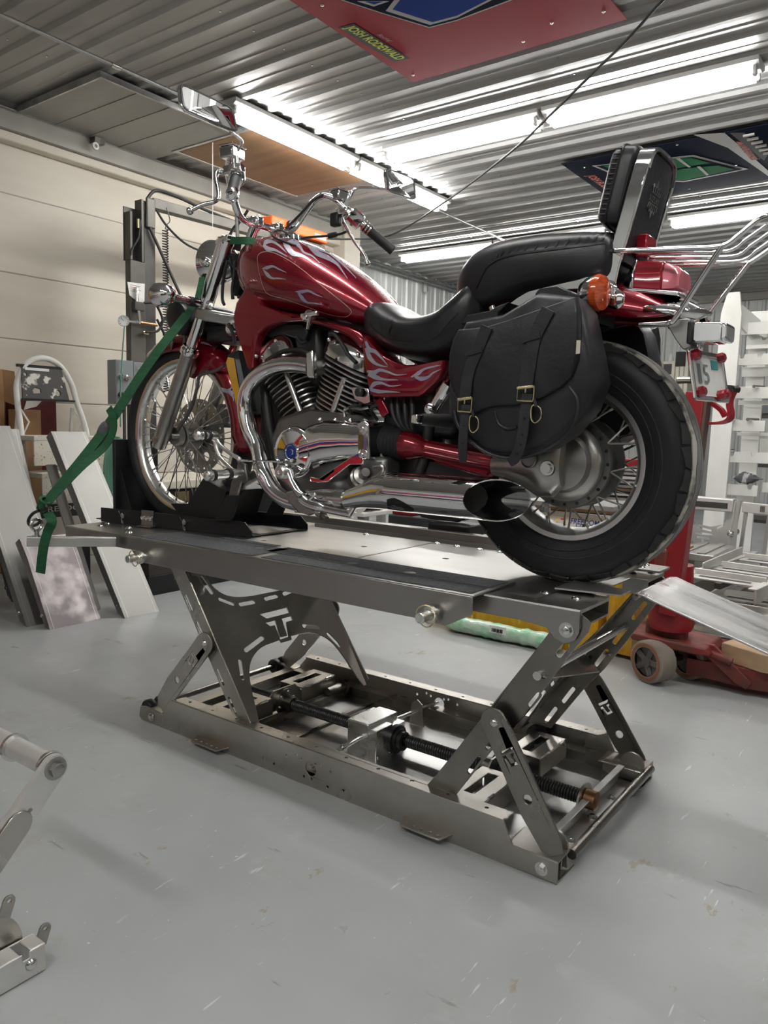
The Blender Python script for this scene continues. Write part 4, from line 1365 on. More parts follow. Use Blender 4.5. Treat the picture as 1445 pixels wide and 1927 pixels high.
def cylinder(base, d, h_, sx0, sx1, nf, nm):
    """finned barrel along d from base: rounded-square rings alternating in and out"""
    base, d = V(base), V(d).normalized()
    u = V((d.z, 0, -d.x))
    rs = []
    def ring(t, rx, ry):
        out = []
        for i in range(28):
            a = 2 * PI * i / 28
            c_, s_ = math.cos(a), math.sin(a)
            e = 2 / 3.2
            out.append(base + d * t + u * (rx * math.copysign(abs(c_) ** e, c_)) + V((0, 1, 0)) * (ry * math.copysign(abs(s_) ** e, s_)))
        return out
    core = .066
    rs.append(ring(0, core, core))
    for k in range(nf):
        t = h_ * (k + .5) / nf
        f_ = sx0 + (sx1 - sx0) * k / (nf - 1)
        rs += [ring(t - .0075, core, core), ring(t - .0032, f_, f_ * 1.08), ring(t + .0016, f_, f_ * 1.08), ring(t + .004, core, core)]
    rs.append(ring(h_, core, core))
    return MB().rings(rs).build(nm, 'engine_fins', bike, angle=50)


fd_ = V((-.46, 0, .888)).normalized()
rd_ = V((.40, 0, .917)).normalized()
cf = cylinder((-.985, C, 1.045), fd_, .20, .082, .104, 11, 'front_cylinder')
cr = cylinder((-.868, C - .005, 1.050), rd_, .205, .090, .112, 13, 'rear_cylinder')
for o_, base, d, kx in ((cf, V((-.985, C, 1.045)), fd_, .06), (cr, V((-.868, C, 1.05)), rd_, .065)):
    u = V((d.z, 0, -d.x))
    p = base + u * (.040 if o_ is cf else .022) + V((0, -.108, 0))
    MB().tube([p + d * .02, p + d * .17], .012, 12).build('pushrod_tube', 'chrome_soft', o_)


def head(base, d, t0, w0, w1, hh, nm):
    base, d = V(base), V(d).normalized()
    u = V((d.z, 0, -d.x))
    rs = []
    for t, rx, ry in ((t0 - .006, w0 * .9, .108), (t0, w0, .118), (t0 + hh * .45, w0, .118), (t0 + hh * .8, w0 * .82, .098), (t0 + hh, w1, .06), (t0 + hh + .004, w1 * .5, .03)):
        ring = []
        for i in range(20):
            a = 2 * PI * i / 20
            c_, s_ = math.cos(a), math.sin(a)
            e = 2 / 3
            ring.append(base + d * t + u * (rx * math.copysign(abs(c_) ** e, c_)) + V((0, 1, 0)) * (ry * math.copysign(abs(s_) ** e, s_)))
        rs.append(ring)
    o = MB().rings(rs).build(nm, 'chrome_soft', bike, angle=40)
    for q in (-.7, .7):
        p = base + d * (t0 + hh * .55) + u * w0 * q * .8 + V((0, -.116, 0))
        dome(p, (0, -1, 0), .008, .007).build('head_bolt', 'chrome', o)
    return o


head((-.985, C, 1.045), fd_, .225, .090, .06, .105, 'cylinder_head_cover')
head((-.886, C, 1.055), rd_, .208, .112, .07, .085, 'cylinder_head_cover')
MB().tube(spline([(-0.838,-0.04,1.328),(-0.818,-0.04,1.327),(-0.79,-0.04,1.301),(-0.763,-0.04,1.265),(-0.731,-0.04,1.239)], 6), .0065, 8).build('spark_plug_lead', 'rubber', bike)
MB().tube(spline([(-0.976,-0.04,1.329),(-0.954,-0.04,1.308),(-0.933,-0.04,1.312)], 6), .005, 8).build('spark_plug_lead', 'rubber', bike)
MB().prism(xz([(-1.162,1.348),(-1.135,1.374),(-1.066,1.378),(-0.992,1.374),(-0.963,1.349),(-0.977,1.318),(-1.073,1.344),(-1.134,1.336)], -.0), (0, .18, 0)).build('air_box', 'black_plastic', bike, bevel=.01)
MB().prism(xz([(-0.96,1.366),(-0.861,1.34),(-0.785,1.295),(-0.768,1.145),(-0.828,1.151),(-0.929,1.28),(-1.017,1.304),(-1.025,1.348)], .06), (0, .1, 0)).build('air_box', 'black_plastic', bike, bevel=.01)
MB().box(-.66, -.40, -.0, .18, 1.02, 1.15).build('battery_box', 'black_plastic', bike, bevel=.02)
MB().box(-.70, -.42, .03, .14, .83, 1.06).build('gear_housing', 'engine_grey', bike, bevel=.03)

# covers on the near side: round chrome cover, long drive cover, flange
pc_ = V((-.915, -.10, .963))
rc = MB().lathe(pc_, (0, -1, 0), [(-.06, .078), (0, .082), (.012, .080), (.020, .075), (.022, .070), (.018, .066), (.020, .03), (.024, .026), (.024, 0)], 48).build('round_cover', 'chrome', bike)
MB().lathe(pc_ + V((0, -.022, 0)), (0, -1, 0), [(0, .027), (.006, .026), (.006, .022), (.003, .020), (.003, .010), (.006, .009), (.006, 0)], 28).build('cover_boss', 'chrome', rc)
for k in range(5):
    a = 2 * PI * k / 5 + .5
    dome(pc_ + V((.072 * math.cos(a), -.017, .072 * math.sin(a))), (0, -1, 0), .006, .005).build('cover_bolt', 'chrome', rc)
rs = []
for x, zb, zt in ((-.885, .900, 1.040), (-.86, .905, 1.060), (-.80, .925, 1.068), (-.72, .938, 1.066), (-.66, .945, 1.062), (-.652, .948, 1.058)):
    ring = []
    for i in range(24):
        t = 2 * PI * i / 24
        c_, s_ = math.cos(t), math.sin(t)
        e = 2 / 2.6
        ring.append((x, -.06 - .062 * math.copysign(abs(c_) ** e, c_), (zb + zt) / 2 + (zt - zb) / 2 * math.copysign(abs(s_) ** e, s_)))
    rs.append(ring)
dcv = MB().rings(rs).build('drive_cover', 'chrome', bike)
for x in (-.84, -.78, -.72):
    dome((x, -.075, 1.066), (0, -.3, 1), .008, .006).build('cover_bolt', 'chrome', dcv)
m = MB()
m.prism(xz([(-0.841,0.892),(-0.804,0.888),(-0.683,0.958),(-0.653,0.972),(-0.632,0.955),(-0.635,0.939),(-0.683,0.936),(-0.767,0.879),(-0.804,0.874),(-0.841,0.875)], -.118), (0, .05, 0))
m.build('lower_cover', 'chrome', bike, bevel=.008)
m = MB()
m.prism(xz([(-0.673,1.055),(-0.643,1.066),(-0.626,1.056),(-0.62,0.955),(-0.64,0.949),(-0.667,0.964)], -.108), (0, .10, 0))
fg = m.build('drive_flange', 'chrome_soft', bike, bevel=.006)
for z in (1.04, .965):
    hexbolt((-.642, -.108, z), (0, -1, 0), .011, .010).build('flange_bolt', 'zinc', fg)
m = MB()
for k, q in enumerate("885,385 925,345"  .split()):
    pass
e = V((-0.677,-0.1,0.898))
m = MB().lathe(e + V((.0, .03, .0)), (.75, -.55, .35), [(-.04, .0), (-.04, .034), (.0, .034), (.004, .028), (.02, .028), (.024, .016), (.05, .013), (.05, 0)], 20)
m.build('starter_motor', 'cast_alu', bike)
e = V((-0.631,-0.08,0.916))
MB().box(e.x - .05, e.x + .05, e.y, e.y + .08, e.z - .045, e.z + .045).build('pump_cover', 'engine_grey', bike, bevel=.014)
MB().tube(spline([(-0.61,-0.1,0.934),(-0.583,-0.1,0.938),(-0.573,-0.1,0.928),(-0.589,-0.1,0.911),(-0.612,-0.1,0.899)], 5), .0055, 8).build('coolant_line', 'cast_alu', bike)
for x, z in ((-.74, 1.10), (-.70, 1.115), (-.66, 1.10)):
    MB().tube(spline([(x, -.02, 1.07), (x + .005, -.06, z), (x + .03, -.05, z + .01), (x + .04, .0, z - .02)], 5), .005, 8).build('cable', 'rubber', bike)
key = MB().prism(xz([(-0.724,1.164),(-0.692,1.163),(-0.658,1.158),(-0.651,1.12),(-0.672,1.115),(-0.71,1.129)], -.07), (0, .02, 0)).build('lock_plate', 'chrome_soft', bike, bevel=.005)
MB().lathe(V((-0.685,-0.075,1.148)), (0, -1, 0), [(0, .013), (.010, .013), (.012, .009), (.012, 0)], 18).build('ignition_lock', 'steel_black', key)
MB().tube(spline([(-0.752,-0.06,1.075),(-0.753,-0.06,1.097),(-0.73,-0.06,1.103),(-0.692,-0.06,1.1),(-0.661,-0.06,1.105)], 5), .005, 8).build('cable', 'chrome_soft', bike)
for k, q in enumerate((.0, .02, .045, .07)):
    MB().tube(spline([(-.60 + q, -.03, 1.14), (-.585 + q, -.045, 1.09), (-.56 + q * .6, -.04, 1.05), (-.52, -.01, 1.03)], 5), .007, 8).build('hose', 'rubber', bike)

# shaft drive: bellows, red shaft tube and swingarm
bl = []
for k in range(7):
    bl += [(k * .012, .050), (k * .012 + .006, .043)]
MB().lathe((-.635, -.02, 1.004), (1, 0, -.02), [(-.005, 0)] + bl + [(.08, .04), (.08, 0)], 28).build('shaft_bellows', 'rubber', bike)
sw = MB().lathe((-.565, -.02, 1.000), (1, 0, -.135), [(0, 0), (0, .042), (.025, .043), (.04, .041), (.085, .027), (.09, .0285), (.098, .0285), (.102, .026), (.32, .030), (.325, 0)], 28).build('swingarm', 'red_paint', bike)
MB().bar((-.45, -.01, .967), (-.26, -.02, .932), .04, .034).build('swingarm_rail', 'red_paint', sw, bevel=.01)
MB().bar((-.50, .18, .99), (-.10, .18, .965), .04, .05).build('swingarm_rail', 'red_paint', sw, bevel=.01)
for y in (-.045, .215):
    sk_ = MB().tube([(-.09, y, 1.0), (-.27, y, 1.37)], .012, 12).build('shock_absorber', 'chrome', bike)
    MB().tube([(-.11 - .16 * t / 60, y + .022 * math.cos(t * .63), 1.04 + .33 * t / 60 + 0 * .022 * math.sin(t * .63)) for t in range(60)], .0045, 6).build('shock_spring', 'chrome', sk_)

# exhaust
pp = [(-0.879,-0.075,1.229),(-0.928,-0.075,1.236),(-0.992,-0.075,1.238),(-1.058,-0.075,1.227),(-1.115,-0.075,1.202),(-1.157,-0.075,1.165),(-1.174,-0.075,1.118),(-1.168,-0.075,1.069),(-1.144,-0.075,1.015),(-1.108,-0.075,0.964)] + [(-1.054,-0.11,0.9),(-1.02,-0.11,0.854),(-0.975,-0.11,0.822),(-0.919,-0.11,0.806),(-0.864,-0.11,0.804)]
ex = MB().tube(spline(pp, 6), .0265, 20).build('front_exhaust_pipe', 'chrome', bike)
ep = V((-0.886,-0.075,1.226))
MB().prism(xz([(-0.873,1.271),(-0.848,1.275),(-0.84,1.19),(-0.868,1.191)], -.108), (0, .022, 0)).build('exhaust_clamp', 'chrome_soft', ex, bevel=.006)
MB().tube(spline([ep, ep + V((.008, .05, .005)), ep + V((.014, .12, .01))], 4), .026, 16).build('exhaust_port', 'cast_alu', ex)
hs_ = [(-0.902,-0.05,1.264),(-0.945,-0.05,1.282),(-1.024,-0.05,1.281),(-1.099,-0.05,1.254)]
MB().tube(spline(hs_, 5), .008, 10).build('heat_shield', 'steel_black', ex)
ca_ = [(-0.849,-0.11,0.828),(-0.789,-0.11,0.829),(-0.731,-0.11,0.829),(-0.66,-0.11,0.829),(-0.639,-0.11,0.822)]
MB().tube(ca_, [.026, .028, .030, .030, .030], 18).build('collector_pipe', 'chrome_soft', bike)
MB().lathe(V((-0.727,-0.11,0.829)), (1, 0, 0), [(0, .03), (0, .034), (.03, .034), (.03, .03)], 24).build('pipe_clamp', 'zinc', bike)
MZ = .872
mu = [(-.655, .838, .030), (-.60, .853, .036), (-.545, .866, .047), (-.50, MZ, .053), (-.49, MZ, .054), (-.30, MZ, .054), (-.20, MZ, .054), (-.13, MZ, .054)]
rs = []
for x, z, r in mu:
    rs.append([(x + (.0 if x < -.2 else 0), -.155 + r * math.cos(2 * PI * k / 32), z + r * math.sin(2 * PI * k / 32)) for k in range(32)])
last = []
for k in range(32):
    y_, z_ = -.155 + .054 * math.cos(2 * PI * k / 32), MZ + .054 * math.sin(2 * PI * k / 32)
    last.append((-.175 + (y_ + .155) * 1.25, y_, z_))
rs[-1] = last
rs[-2] = [(min(-.27, q[0]), q[1], q[2]) for q in rs[-2]]
m = MB()
m.rings(rs, True, False)
inn = [[(x - d, -.155 + (y_ + .155) * .94, MZ + (z_ - MZ) * .94) for x, y_, z_ in last] for d in (0, .12)]
m.rings([last] + inn, False, False)
mf = m.build('muffler', 'chrome', bike, recalc=False)
MB().prism([inn[1][k] for k in range(0, 32, 2)], (-.004, 0, 0)).build('muffler_baffle', 'black_powder', mf)
m = MB()
m.rings([[(x - .001, y_, z_) for x, y_, z_ in inn[0]], inn[1]], False, False)
mi = m.build('muffler_bore', 'black_powder', mf)
bv = bvh_of(mf)
scuff = [(-0.484,-0.2,0.841),(-0.462,-0.2,0.843),(-0.432,-0.2,0.838),(-0.396,-0.2,0.831)]
wrap_line(bv, scuff, [.012, .016, .012, .003], mf, 'scorch_patch', 'black_powder', lift_=.001)
MB().box(-1.13, -.93, .02, .17, 1.17, 1.37).build('air_box', 'black_plastic', bike, bevel=.02)
MB().prism([(-1.13, .03, .92), (-1.02, .03, .90), (-1.01, .03, 1.10), (-1.11, .03, 1.13)], (0, .12, 0)).build('engine_mount', 'black_plastic', bike, bevel=.006)
sj = thing('support_jack', 'low black jack with a rubber pad standing on the far channel under the muffler', 'jack', (-.71, .5, .657))
MB().box(-.795, -.62, .48, .60, .6575, .705).build('jack_pad', 'black_plastic', sj, bevel=.008)
MB().prism([(-.92, .50, .76), (-.60, .50, .775), (-.60, .50, .745), (-.68, .50, .712), (-.80, .50, .712), (-.90, .50, .735)], (0, .06, 0)).build('jack_arm', 'steel_black', sj, bevel=.006)
dome((-.87, .50, .752), (0, -1, 0), .014, .008).build('jack_bolt', 'cast_alu', sj)
MB().box(-.50, -.31, .0, .14, .905, .955).build('storage_box', 'black_plastic', bike, bevel=.004)

# foot controls
def peg(p0, p1, nm='foot_peg'):
    p0, p1 = V(p0), V(p1)
    d = p1 - p0
    L_ = d.length
    o = MB().lathe(p0, d, [(0, 0), (0, .008), (.004, .015), (.012, .0175), (.022, .0175), (.024, .014), (L_ * .55, .014), (L_ * .56, .016), (L_ * .7, .016), (L_ * .7, .013), (L_, .013), (L_, 0)], 22).build(nm, 'alu_milled', bike)
    for t in (.026, L_ * .52):
        MB().lathe(p0 + d.normalized() * t, d, [(0, .012), (0, .0185), (.010, .0185), (.010, .012)], 20).build('rubber_ring', 'rubber', o)
    return o


peg((-1.118,-0.29,0.883), (-1.137,-0.1,0.887))
p_ = peg((-1.197,-0.26,1.006), (-1.228,-0.155,1.006), 'shift_peg')
lv = [(-1.242,-0.145,1.01),(-1.222,-0.145,0.98),(-1.177,-0.145,0.954),(-1.123,-0.145,0.933)]
MB().tube(spline(lv, 5), .007, 10).build('shift_lever', 'alu_milled', bike)
lv = [(-1.253,-0.135,0.988),(-1.233,-0.135,0.94),(-1.179,-0.135,0.903),(-1.152,-0.135,0.889)]
MB().tube(spline(lv, 5), .007, 10).build('shift_lever', 'alu_milled', bike)
rdp = [(-1.128,-0.14,0.928),(-0.922,-0.14,0.934)]
MB().tube(rdp, .0042, 8).build('shift_rod', 'chrome', bike)
for q in rdp:
    MB().ball(V(q), .009, nu=12, nv=8).build('rod_joint', 'steel_dark', bike)
MB().bar(V((-1.174,-0.09,0.849)), V((-1.092,-0.06,0.896)), .03, .034).build('peg_bracket', 'cast_alu', bike, bevel=.006)
MB().prism(xz([(-1.154,0.925),(-1.119,0.915),(-1.105,0.861),(-1.123,0.848),(-1.14,0.859),(-1.162,0.809),(-1.197,0.806),(-1.184,0.856),(-1.162,0.882)], -.125), (0, .015, 0)).build('peg_bracket', 'engine_grey', bike, bevel=.004)
# side stand and its mount
sm_ = [(-0.945,0.912),(-0.914,0.923),(-0.887,0.91),(-0.875,0.882),(-0.844,0.851),(-0.825,0.841),(-0.851,0.822),(-0.874,0.848),(-0.905,0.869),(-0.937,0.884)]
ss = MB().prism(xz(sm_, -.165), (0, .03, 0)).build('stand_mount', 'chrome_soft', bike, bevel=.009)
MB().lathe(V((-0.911,-0.165,0.903)), (0, -1, 0), [(0, .022), (.012, .021), (.016, .016), (.016, .006), (.012, .005), (.012, 0)], 24).build('stand_pivot', 'alu_milled', ss)
MB().tube(spline([(-0.83,-0.16,0.824),(-0.804,-0.16,0.812),(-0.745,-0.16,0.803),(-0.688,-0.16,0.798),(-0.645,-0.16,0.795)], 5), [.016] * 10 + [.011] * 11, 12).build('side_stand', 'chrome', bike)
MB().tube(spline([(-0.645,-0.16,0.795),(-0.63,-0.16,0.818),(-0.617,-0.16,0.841)], 4), .009, 10).build('stand_tang', 'chrome', bike)
MB().tube(spline([(-0.811,-0.16,0.82),(-0.789,-0.16,0.836),(-0.781,-0.16,0.844)], 4), .006, 8).build('stand_tang', 'chrome', bike)
MB().prism(xz([(-0.922,0.839),(-0.883,0.847),(-0.837,0.8),(-0.791,0.787),(-0.821,0.773),(-0.874,0.782),(-0.914,0.811)], -.14), (0, .03, 0)).build('frame_plate', 'cast_alu', bike, bevel=.006)
MB().lathe(V((-0.793,-0.13,0.786)), (1, -.3, -.3), [(0, 0), (0, .013), (.03, .013), (.03, .008), (.05, .008), (.05, 0)], 14).build('drain_valve', 'cast_alu', bike)
# rear passenger peg with its chrome arm
MB().tube([(-0.351,-0.12,1.165),(-0.378,-0.12,1.126),(-0.4,-0.12,1.094)], [.017, .016, .014], 14).build('peg_arm', 'chrome', bike)
MB().ball(V((-0.399,-0.13,1.099)), .018).build('peg_hinge', 'chrome', bike)
a, b_ = V((-0.378,-0.24,1.071)), V((-0.341,-0.13,1.068))
o = MB().tube([a, a.lerp(b_, .2)], .0165, 4).build('peg_cap', 'chrome', bike, bevel=.003)
MB().tube([a.lerp(b_, .2), a.lerp(b_, .5), b_], [.015, .017, .019], 14).build('passenger_peg', 'rubber', bike)


# ---------------------------------------------------------------- fuel tank with its painted flames
tank = body_loft([(-1.312, 1.560, 1.630, .030), (-1.300, 1.515, 1.652, .070), (-1.26, 1.468, 1.674, .110), (-1.18, 1.432, 1.680, .145), (-1.06, 1.408, 1.656, .163), (-.95, 1.390, 1.608, .162),
                  (-.85, 1.370, 1.550, .145), (-.76, 1.352, 1.486, .115), (-.69, 1.346, 1.424, .080), (-.665, 1.350, 1.395, .045)], 40, 6, 2.35).build('fuel_tank', 'red_paint', bike, angle=70)
bv = bvh_of(tank)
YT = -.06
FL = [
    ([(-1.104,-0.06,1.615),(-1.097,-0.06,1.628),(-1.069,-0.06,1.628),(-1.041,-0.06,1.614),(-1.019,-0.06,1.598),(-1.003,-0.06,1.585)], [.002, .010, .006, .004, .003, .0008]),
    ([(-1.106,-0.06,1.622),(-1.089,-0.06,1.608),(-1.056,-0.06,1.6),(-1.025,-0.06,1.586),(-1.003,-0.06,1.574)], [.006, .009, .005, .003, .0008]),
    ([(-1.02,-0.06,1.621),(-1.004,-0.06,1.607),(-0.978,-0.06,1.582),(-0.948,-0.06,1.573),(-0.913,-0.06,1.557),(-0.88,-0.06,1.534)], [.002, .012, .010, .006, .004, .0008]),
    ([(-1.005,-0.06,1.614),(-0.973,-0.06,1.615),(-0.948,-0.06,1.598),(-0.931,-0.06,1.579),(-0.896,-0.06,1.564),(-0.864,-0.06,1.539)], [.006, .011, .006, .004, .003, .0008]),
    ([(-0.915,-0.06,1.598),(-0.879,-0.06,1.572),(-0.839,-0.06,1.554),(-0.8,-0.06,1.533),(-0.776,-0.06,1.509),(-0.754,-0.06,1.483)], [.002, .010, .008, .005, .003, .0008]),
    ([(-0.9,-0.06,1.589),(-0.859,-0.06,1.58),(-0.826,-0.06,1.565),(-0.793,-0.06,1.542),(-0.76,-0.06,1.516),(-0.721,-0.06,1.482)], [.005, .008, .005, .004, .003, .0008]),
    ([(-1.112,-0.06,1.548),(-1.088,-0.06,1.549),(-1.062,-0.06,1.55),(-1.036,-0.06,1.539),(-1.002,-0.06,1.525)], [.0006, .007, .004, .003, .0006]),
    ([(-1.106,-0.06,1.545),(-1.086,-0.06,1.526),(-1.066,-0.06,1.514),(-1.04,-0.06,1.511),(-1.003,-0.06,1.505)], [.002, .008, .004, .003, .0006]),
    ([(-0.965,-0.06,1.464),(-0.935,-0.06,1.461),(-0.908,-0.06,1.461),(-0.88,-0.06,1.449),(-0.851,-0.06,1.438)], [.0006, .007, .004, .003, .0006]),
    ([(-0.953,-0.06,1.461),(-0.935,-0.06,1.443),(-0.914,-0.06,1.428),(-0.886,-0.06,1.423),(-0.846,-0.06,1.416)], [.003, .008, .004, .003, .0006]),
]
for pts, wd in FL:
    wrap_line(bv, pts, [q * .82 for q in wd], tank, 'flame_decal', 'flame_silver')
wrap_line(bv, [(-1.133,-0.06,1.586),(-1.125,-0.06,1.54),(-1.105,-0.06,1.489),(-1.076,-0.06,1.463),(-1.002,-0.06,1.443),(-0.896,-0.06,1.408),(-0.828,-0.06,1.386),(-0.763,-0.06,1.374),(-0.74,-0.06,1.381),(-0.739,-0.06,1.393),(-0.777,-0.06,1.421),(-0.857,-0.06,1.474),(-0.933,-0.06,1.526),(-1.004,-0.06,1.567),(-1.067,-0.06,1.594),(-1.111,-0.06,1.599)], [.0011, .0011], tank, 'pinstripe', 'pinstripe', closed=True)
MB().lathe((-1.13, C, 1.672), (-.10, 0, 1), [(-.01, .045), (.004, .045), (.010, .038), (.012, 0)], 28).build('fuel_cap', 'chrome', tank)
MB().tube(spline([(-1.00, -.02, 1.615), (-1.02, -.03, 1.622), (-1.10, -.025, 1.655), (-1.14, .02, 1.685), (-1.12, .04, 1.69), (-1.05, .0, 1.655)], 5), .0035, 8).build('cap_gasket', 'rubber', tank)
pk = MB().lathe(V((-0.894,-0.07,1.387)), (0, -1, 0), [(-.02, .014), (.0, .016), (.008, .014), (.012, 0)], 16)
pk.build('fuel_tap', 'chrome', tank)
MB().bar(V((-0.914,-0.085,1.382)), V((-0.847,-0.085,1.387)), .014, .014).build('tap_lever', 'chrome', tank, bevel=.003)
MB().tube([(-0.881,-0.08,1.383),(-0.891,-0.08,1.341)], .007, 10).build('fuel_line', 'chrome_soft', tank)
MB().lathe(V((-0.892,-0.09,1.375)), (0, -1, 0), [(-.01, .008), (.008, .010), (.010, 0)], 14).build('tap_screw', 'chrome', tank)

# ---------------------------------------------------------------- seats
seat = body_loft([(-.745, 1.36, 1.395, .05), (-.725, 1.325, 1.422, .095), (-.68, 1.285, 1.424, .125), (-.62, 1.262, 1.395, .145), (-.56, 1.245, 1.374, .16), (-.50, 1.235, 1.372, .165), (-.44, 1.235, 1.388, .165), (-.39, 1.25, 1.425, .16), (-.34, 1.27, 1.465, .15), (-.31, 1.30, 1.46, .12)], 40, 6, 2.9).build('rider_seat', 'leather', bike, angle=70)
bv = bvh_of(seat)
wrap_line(bv, [(-0.67,-0.06,1.353),(-0.653,-0.06,1.331),(-0.605,-0.06,1.302),(-0.546,-0.06,1.288),(-0.483,-0.06,1.286),(-0.435,-0.06,1.302),(-0.401,-0.06,1.332),(-0.367,-0.06,1.359)], [.0022, .0022], seat, 'seat_piping', 'black_plastic', lift_=.002)
for k, q in enumerate(([(-0.671,-0.02,1.384),(-0.66,-0.02,1.362),(-0.653,-0.02,1.335)], [(-0.644,-0.02,1.385),(-0.628,-0.02,1.36),(-0.623,-0.02,1.328)], [(-0.613,-0.02,1.37),(-0.619,-0.02,1.344),(-0.627,-0.02,1.321)])):
    wrap_line(bv, q, [.001, .004, .001], seat, 'seat_pleat', 'leather', lift_=.003)
pil = body_loft([(-.40, 1.40, 1.455, .05), (-.395, 1.375, 1.485, .10), (-.37, 1.362, 1.512, .125), (-.33, 1.358, 1.538, .14), (-.26, 1.368, 1.553, .15), (-.17, 1.385, 1.556, .15), (-.09, 1.395, 1.552, .145), (-.02, 1.40, 1.546, .135), (.03, 1.41, 1.535, .12), (.045, 1.43, 1.51, .08)], 40, 6, 3.2).build('passenger_seat', 'leather', bike, angle=70)
bv = bvh_of(pil)
wrap_line(bv, [(-0.32,-0.05,1.42),(-0.308,-0.05,1.443),(-0.288,-0.05,1.474),(-0.251,-0.05,1.491),(-0.203,-0.05,1.497),(-0.132,-0.05,1.498),(-0.054,-0.05,1.498),(0.029,-0.05,1.498)], [.0025, .0025], pil, 'seat_piping', 'leather', lift_=.003)
for k in range(17):                       # gathered pleats along the piping
    f_ = k / 16
    px = [(-0.314,-0.05,1.437),(-0.288,-0.05,1.478),(-0.246,-0.05,1.498),(-0.183,-0.05,1.502),(-0.108,-0.05,1.502),(-0.036,-0.05,1.503),(0.019,-0.05,1.503)]
    i = min(int(f_ * 6), 5)
    p = V(px[i]).lerp(V(px[i + 1]), f_ * 6 - i)
    q = p + V((.012, 0, .016))
    wrap_line(bv, [tuple(p), tuple(p.lerp(q, .5)), tuple(q)], [.001, .003, .0006], pil, 'seat_pleat', 'leather', k=3, lift_=.003)

# ---------------------------------------------------------------- side covers with flames
sc = [(-0.678,1.315),(-0.66,1.293),(-0.629,1.269),(-0.599,1.25),(-0.563,1.234),(-0.522,1.224),(-0.472,1.225),(-0.433,1.228),(-0.397,1.234),(-0.396,1.21),(-0.41,1.186),(-0.434,1.164),(-0.458,1.144),(-0.479,1.135),(-0.542,1.133),(-0.607,1.133),(-0.64,1.135),(-0.655,1.151),(-0.665,1.192),(-0.678,1.251),(-0.684,1.289)]
sidec = pillow(sc, -.03, -.075, .006, .012).build('side_cover', 'red_paint', bike, angle=60)
pillow(sc, .19, .235, .006, .012).build('side_cover', 'red_paint', bike, angle=60)
bv = bvh_of(sidec)
for pts, wd in (
        ([(-0.671,-0.07,1.297),(-0.658,-0.07,1.273),(-0.637,-0.07,1.266),(-0.612,-0.07,1.247),(-0.588,-0.07,1.224)], [.004, .010, .007, .004, .0006]),
        ([(-0.668,-0.07,1.278),(-0.656,-0.07,1.251),(-0.636,-0.07,1.233),(-0.611,-0.07,1.224),(-0.588,-0.07,1.221)], [.008, .010, .006, .003, .0006]),
        ([(-0.664,-0.07,1.21),(-0.638,-0.07,1.205),(-0.617,-0.07,1.212),(-0.587,-0.07,1.206),(-0.557,-0.07,1.197),(-0.521,-0.07,1.199)], [.003, .009, .006, .004, .003, .0006]),
        ([(-0.659,-0.07,1.201),(-0.631,-0.07,1.192),(-0.601,-0.07,1.185),(-0.551,-0.07,1.183)], [.006, .009, .004, .0006]),
        ([(-0.652,-0.07,1.156),(-0.637,-0.07,1.172),(-0.61,-0.07,1.175),(-0.577,-0.07,1.166),(-0.537,-0.07,1.169)], [.004, .009, .005, .003, .0006]),
        ([(-0.65,-0.07,1.157),(-0.621,-0.07,1.151),(-0.588,-0.07,1.15),(-0.542,-0.07,1.148)], [.006, .007, .004, .0006]),
        ([(-0.507,-0.07,1.19),(-0.482,-0.07,1.2),(-0.463,-0.07,1.211),(-0.435,-0.07,1.217),(-0.408,-0.07,1.221)], [.0006, .008, .004, .003, .0006]),
        ([(-0.494,-0.07,1.191),(-0.472,-0.07,1.185),(-0.45,-0.07,1.189),(-0.431,-0.07,1.201),(-0.407,-0.07,1.21)], [.003, .008, .005, .003, .0006])):
    wrap_line(bv, pts, [q * .78 for q in wd], sidec, 'flame_decal', 'flame_silver')
MB().bar(V((-0.635,-0.05,1.13)), V((-0.604,-0.05,1.082)), .012, .03).build('frame_strut', 'red_paint', bike, bevel=.004)

# ---------------------------------------------------------------- rear fender
rs = []
for cx_, cz_, ex_, ez_, wv_ in lerp_list([(-.47, 1.20, -.42, 1.17, .100), (-.40, 1.29, -.36, 1.245, .105), (-.30, 1.365, -.275, 1.30, .108), (-.20, 1.405, -.19, 1.335, .108), (-.09, 1.425, -.09, 1.345, .107),
                                          (.015, 1.420, .010, 1.335, .105), (.09, 1.400, .085, 1.325, .099), (.14, 1.374, .135, 1.322, .090), (.175, 1.353, .165, 1.325, .080), (.195, 1.338, .185, 1.328, .070)], 4):
    row = []
    for q in range(15):
        t = -1 + 2 * q / 14
        k_ = abs(t) ** 2.8
        row.append(V((cx_ + (ex_ - cx_) * k_, C + wv_ * math.sin(t * PI / 2), cz_ + (ez_ - cz_) * k_)))
    rs.append(row)
m = MB()
m.rings(rs, False, False, closed=False)
rf = m.build('rear_fender', 'red_paint', bike, recalc=False)
so = rf.modifiers.new('thickness', 'SOLIDIFY')
so.thickness = .004
for y, s in ((C - .115, -1), (C + .115, 1)):
    st = spline([(-.30, y, 1.30), (-.20, y, 1.375), (-.08, y, 1.412), (.01, y, 1.405), (.05, y, 1.385)], 5)
    m = MB()
    m.rings([[p + V((0, -.006, -.017)), p + V((0, .006, -.017)), p + V((0, .006, .017)), p + V((0, -.006, .017))] for p in st])
    m.build('fender_strut', 'chrome', bike, bevel=.003)
inner = MB()
inner.rings([[V((-.095, C, .975)) + V((r_ * math.cos(math.radians(a)), w_, r_ * math.sin(math.radians(a)))) for r_, w_ in ((.40, -.085), (.40, .085), (.36, .09), (.36, -.09))] for a in range(78, 151, 8)])
inner.build('mud_guard', 'black_plastic', bike)
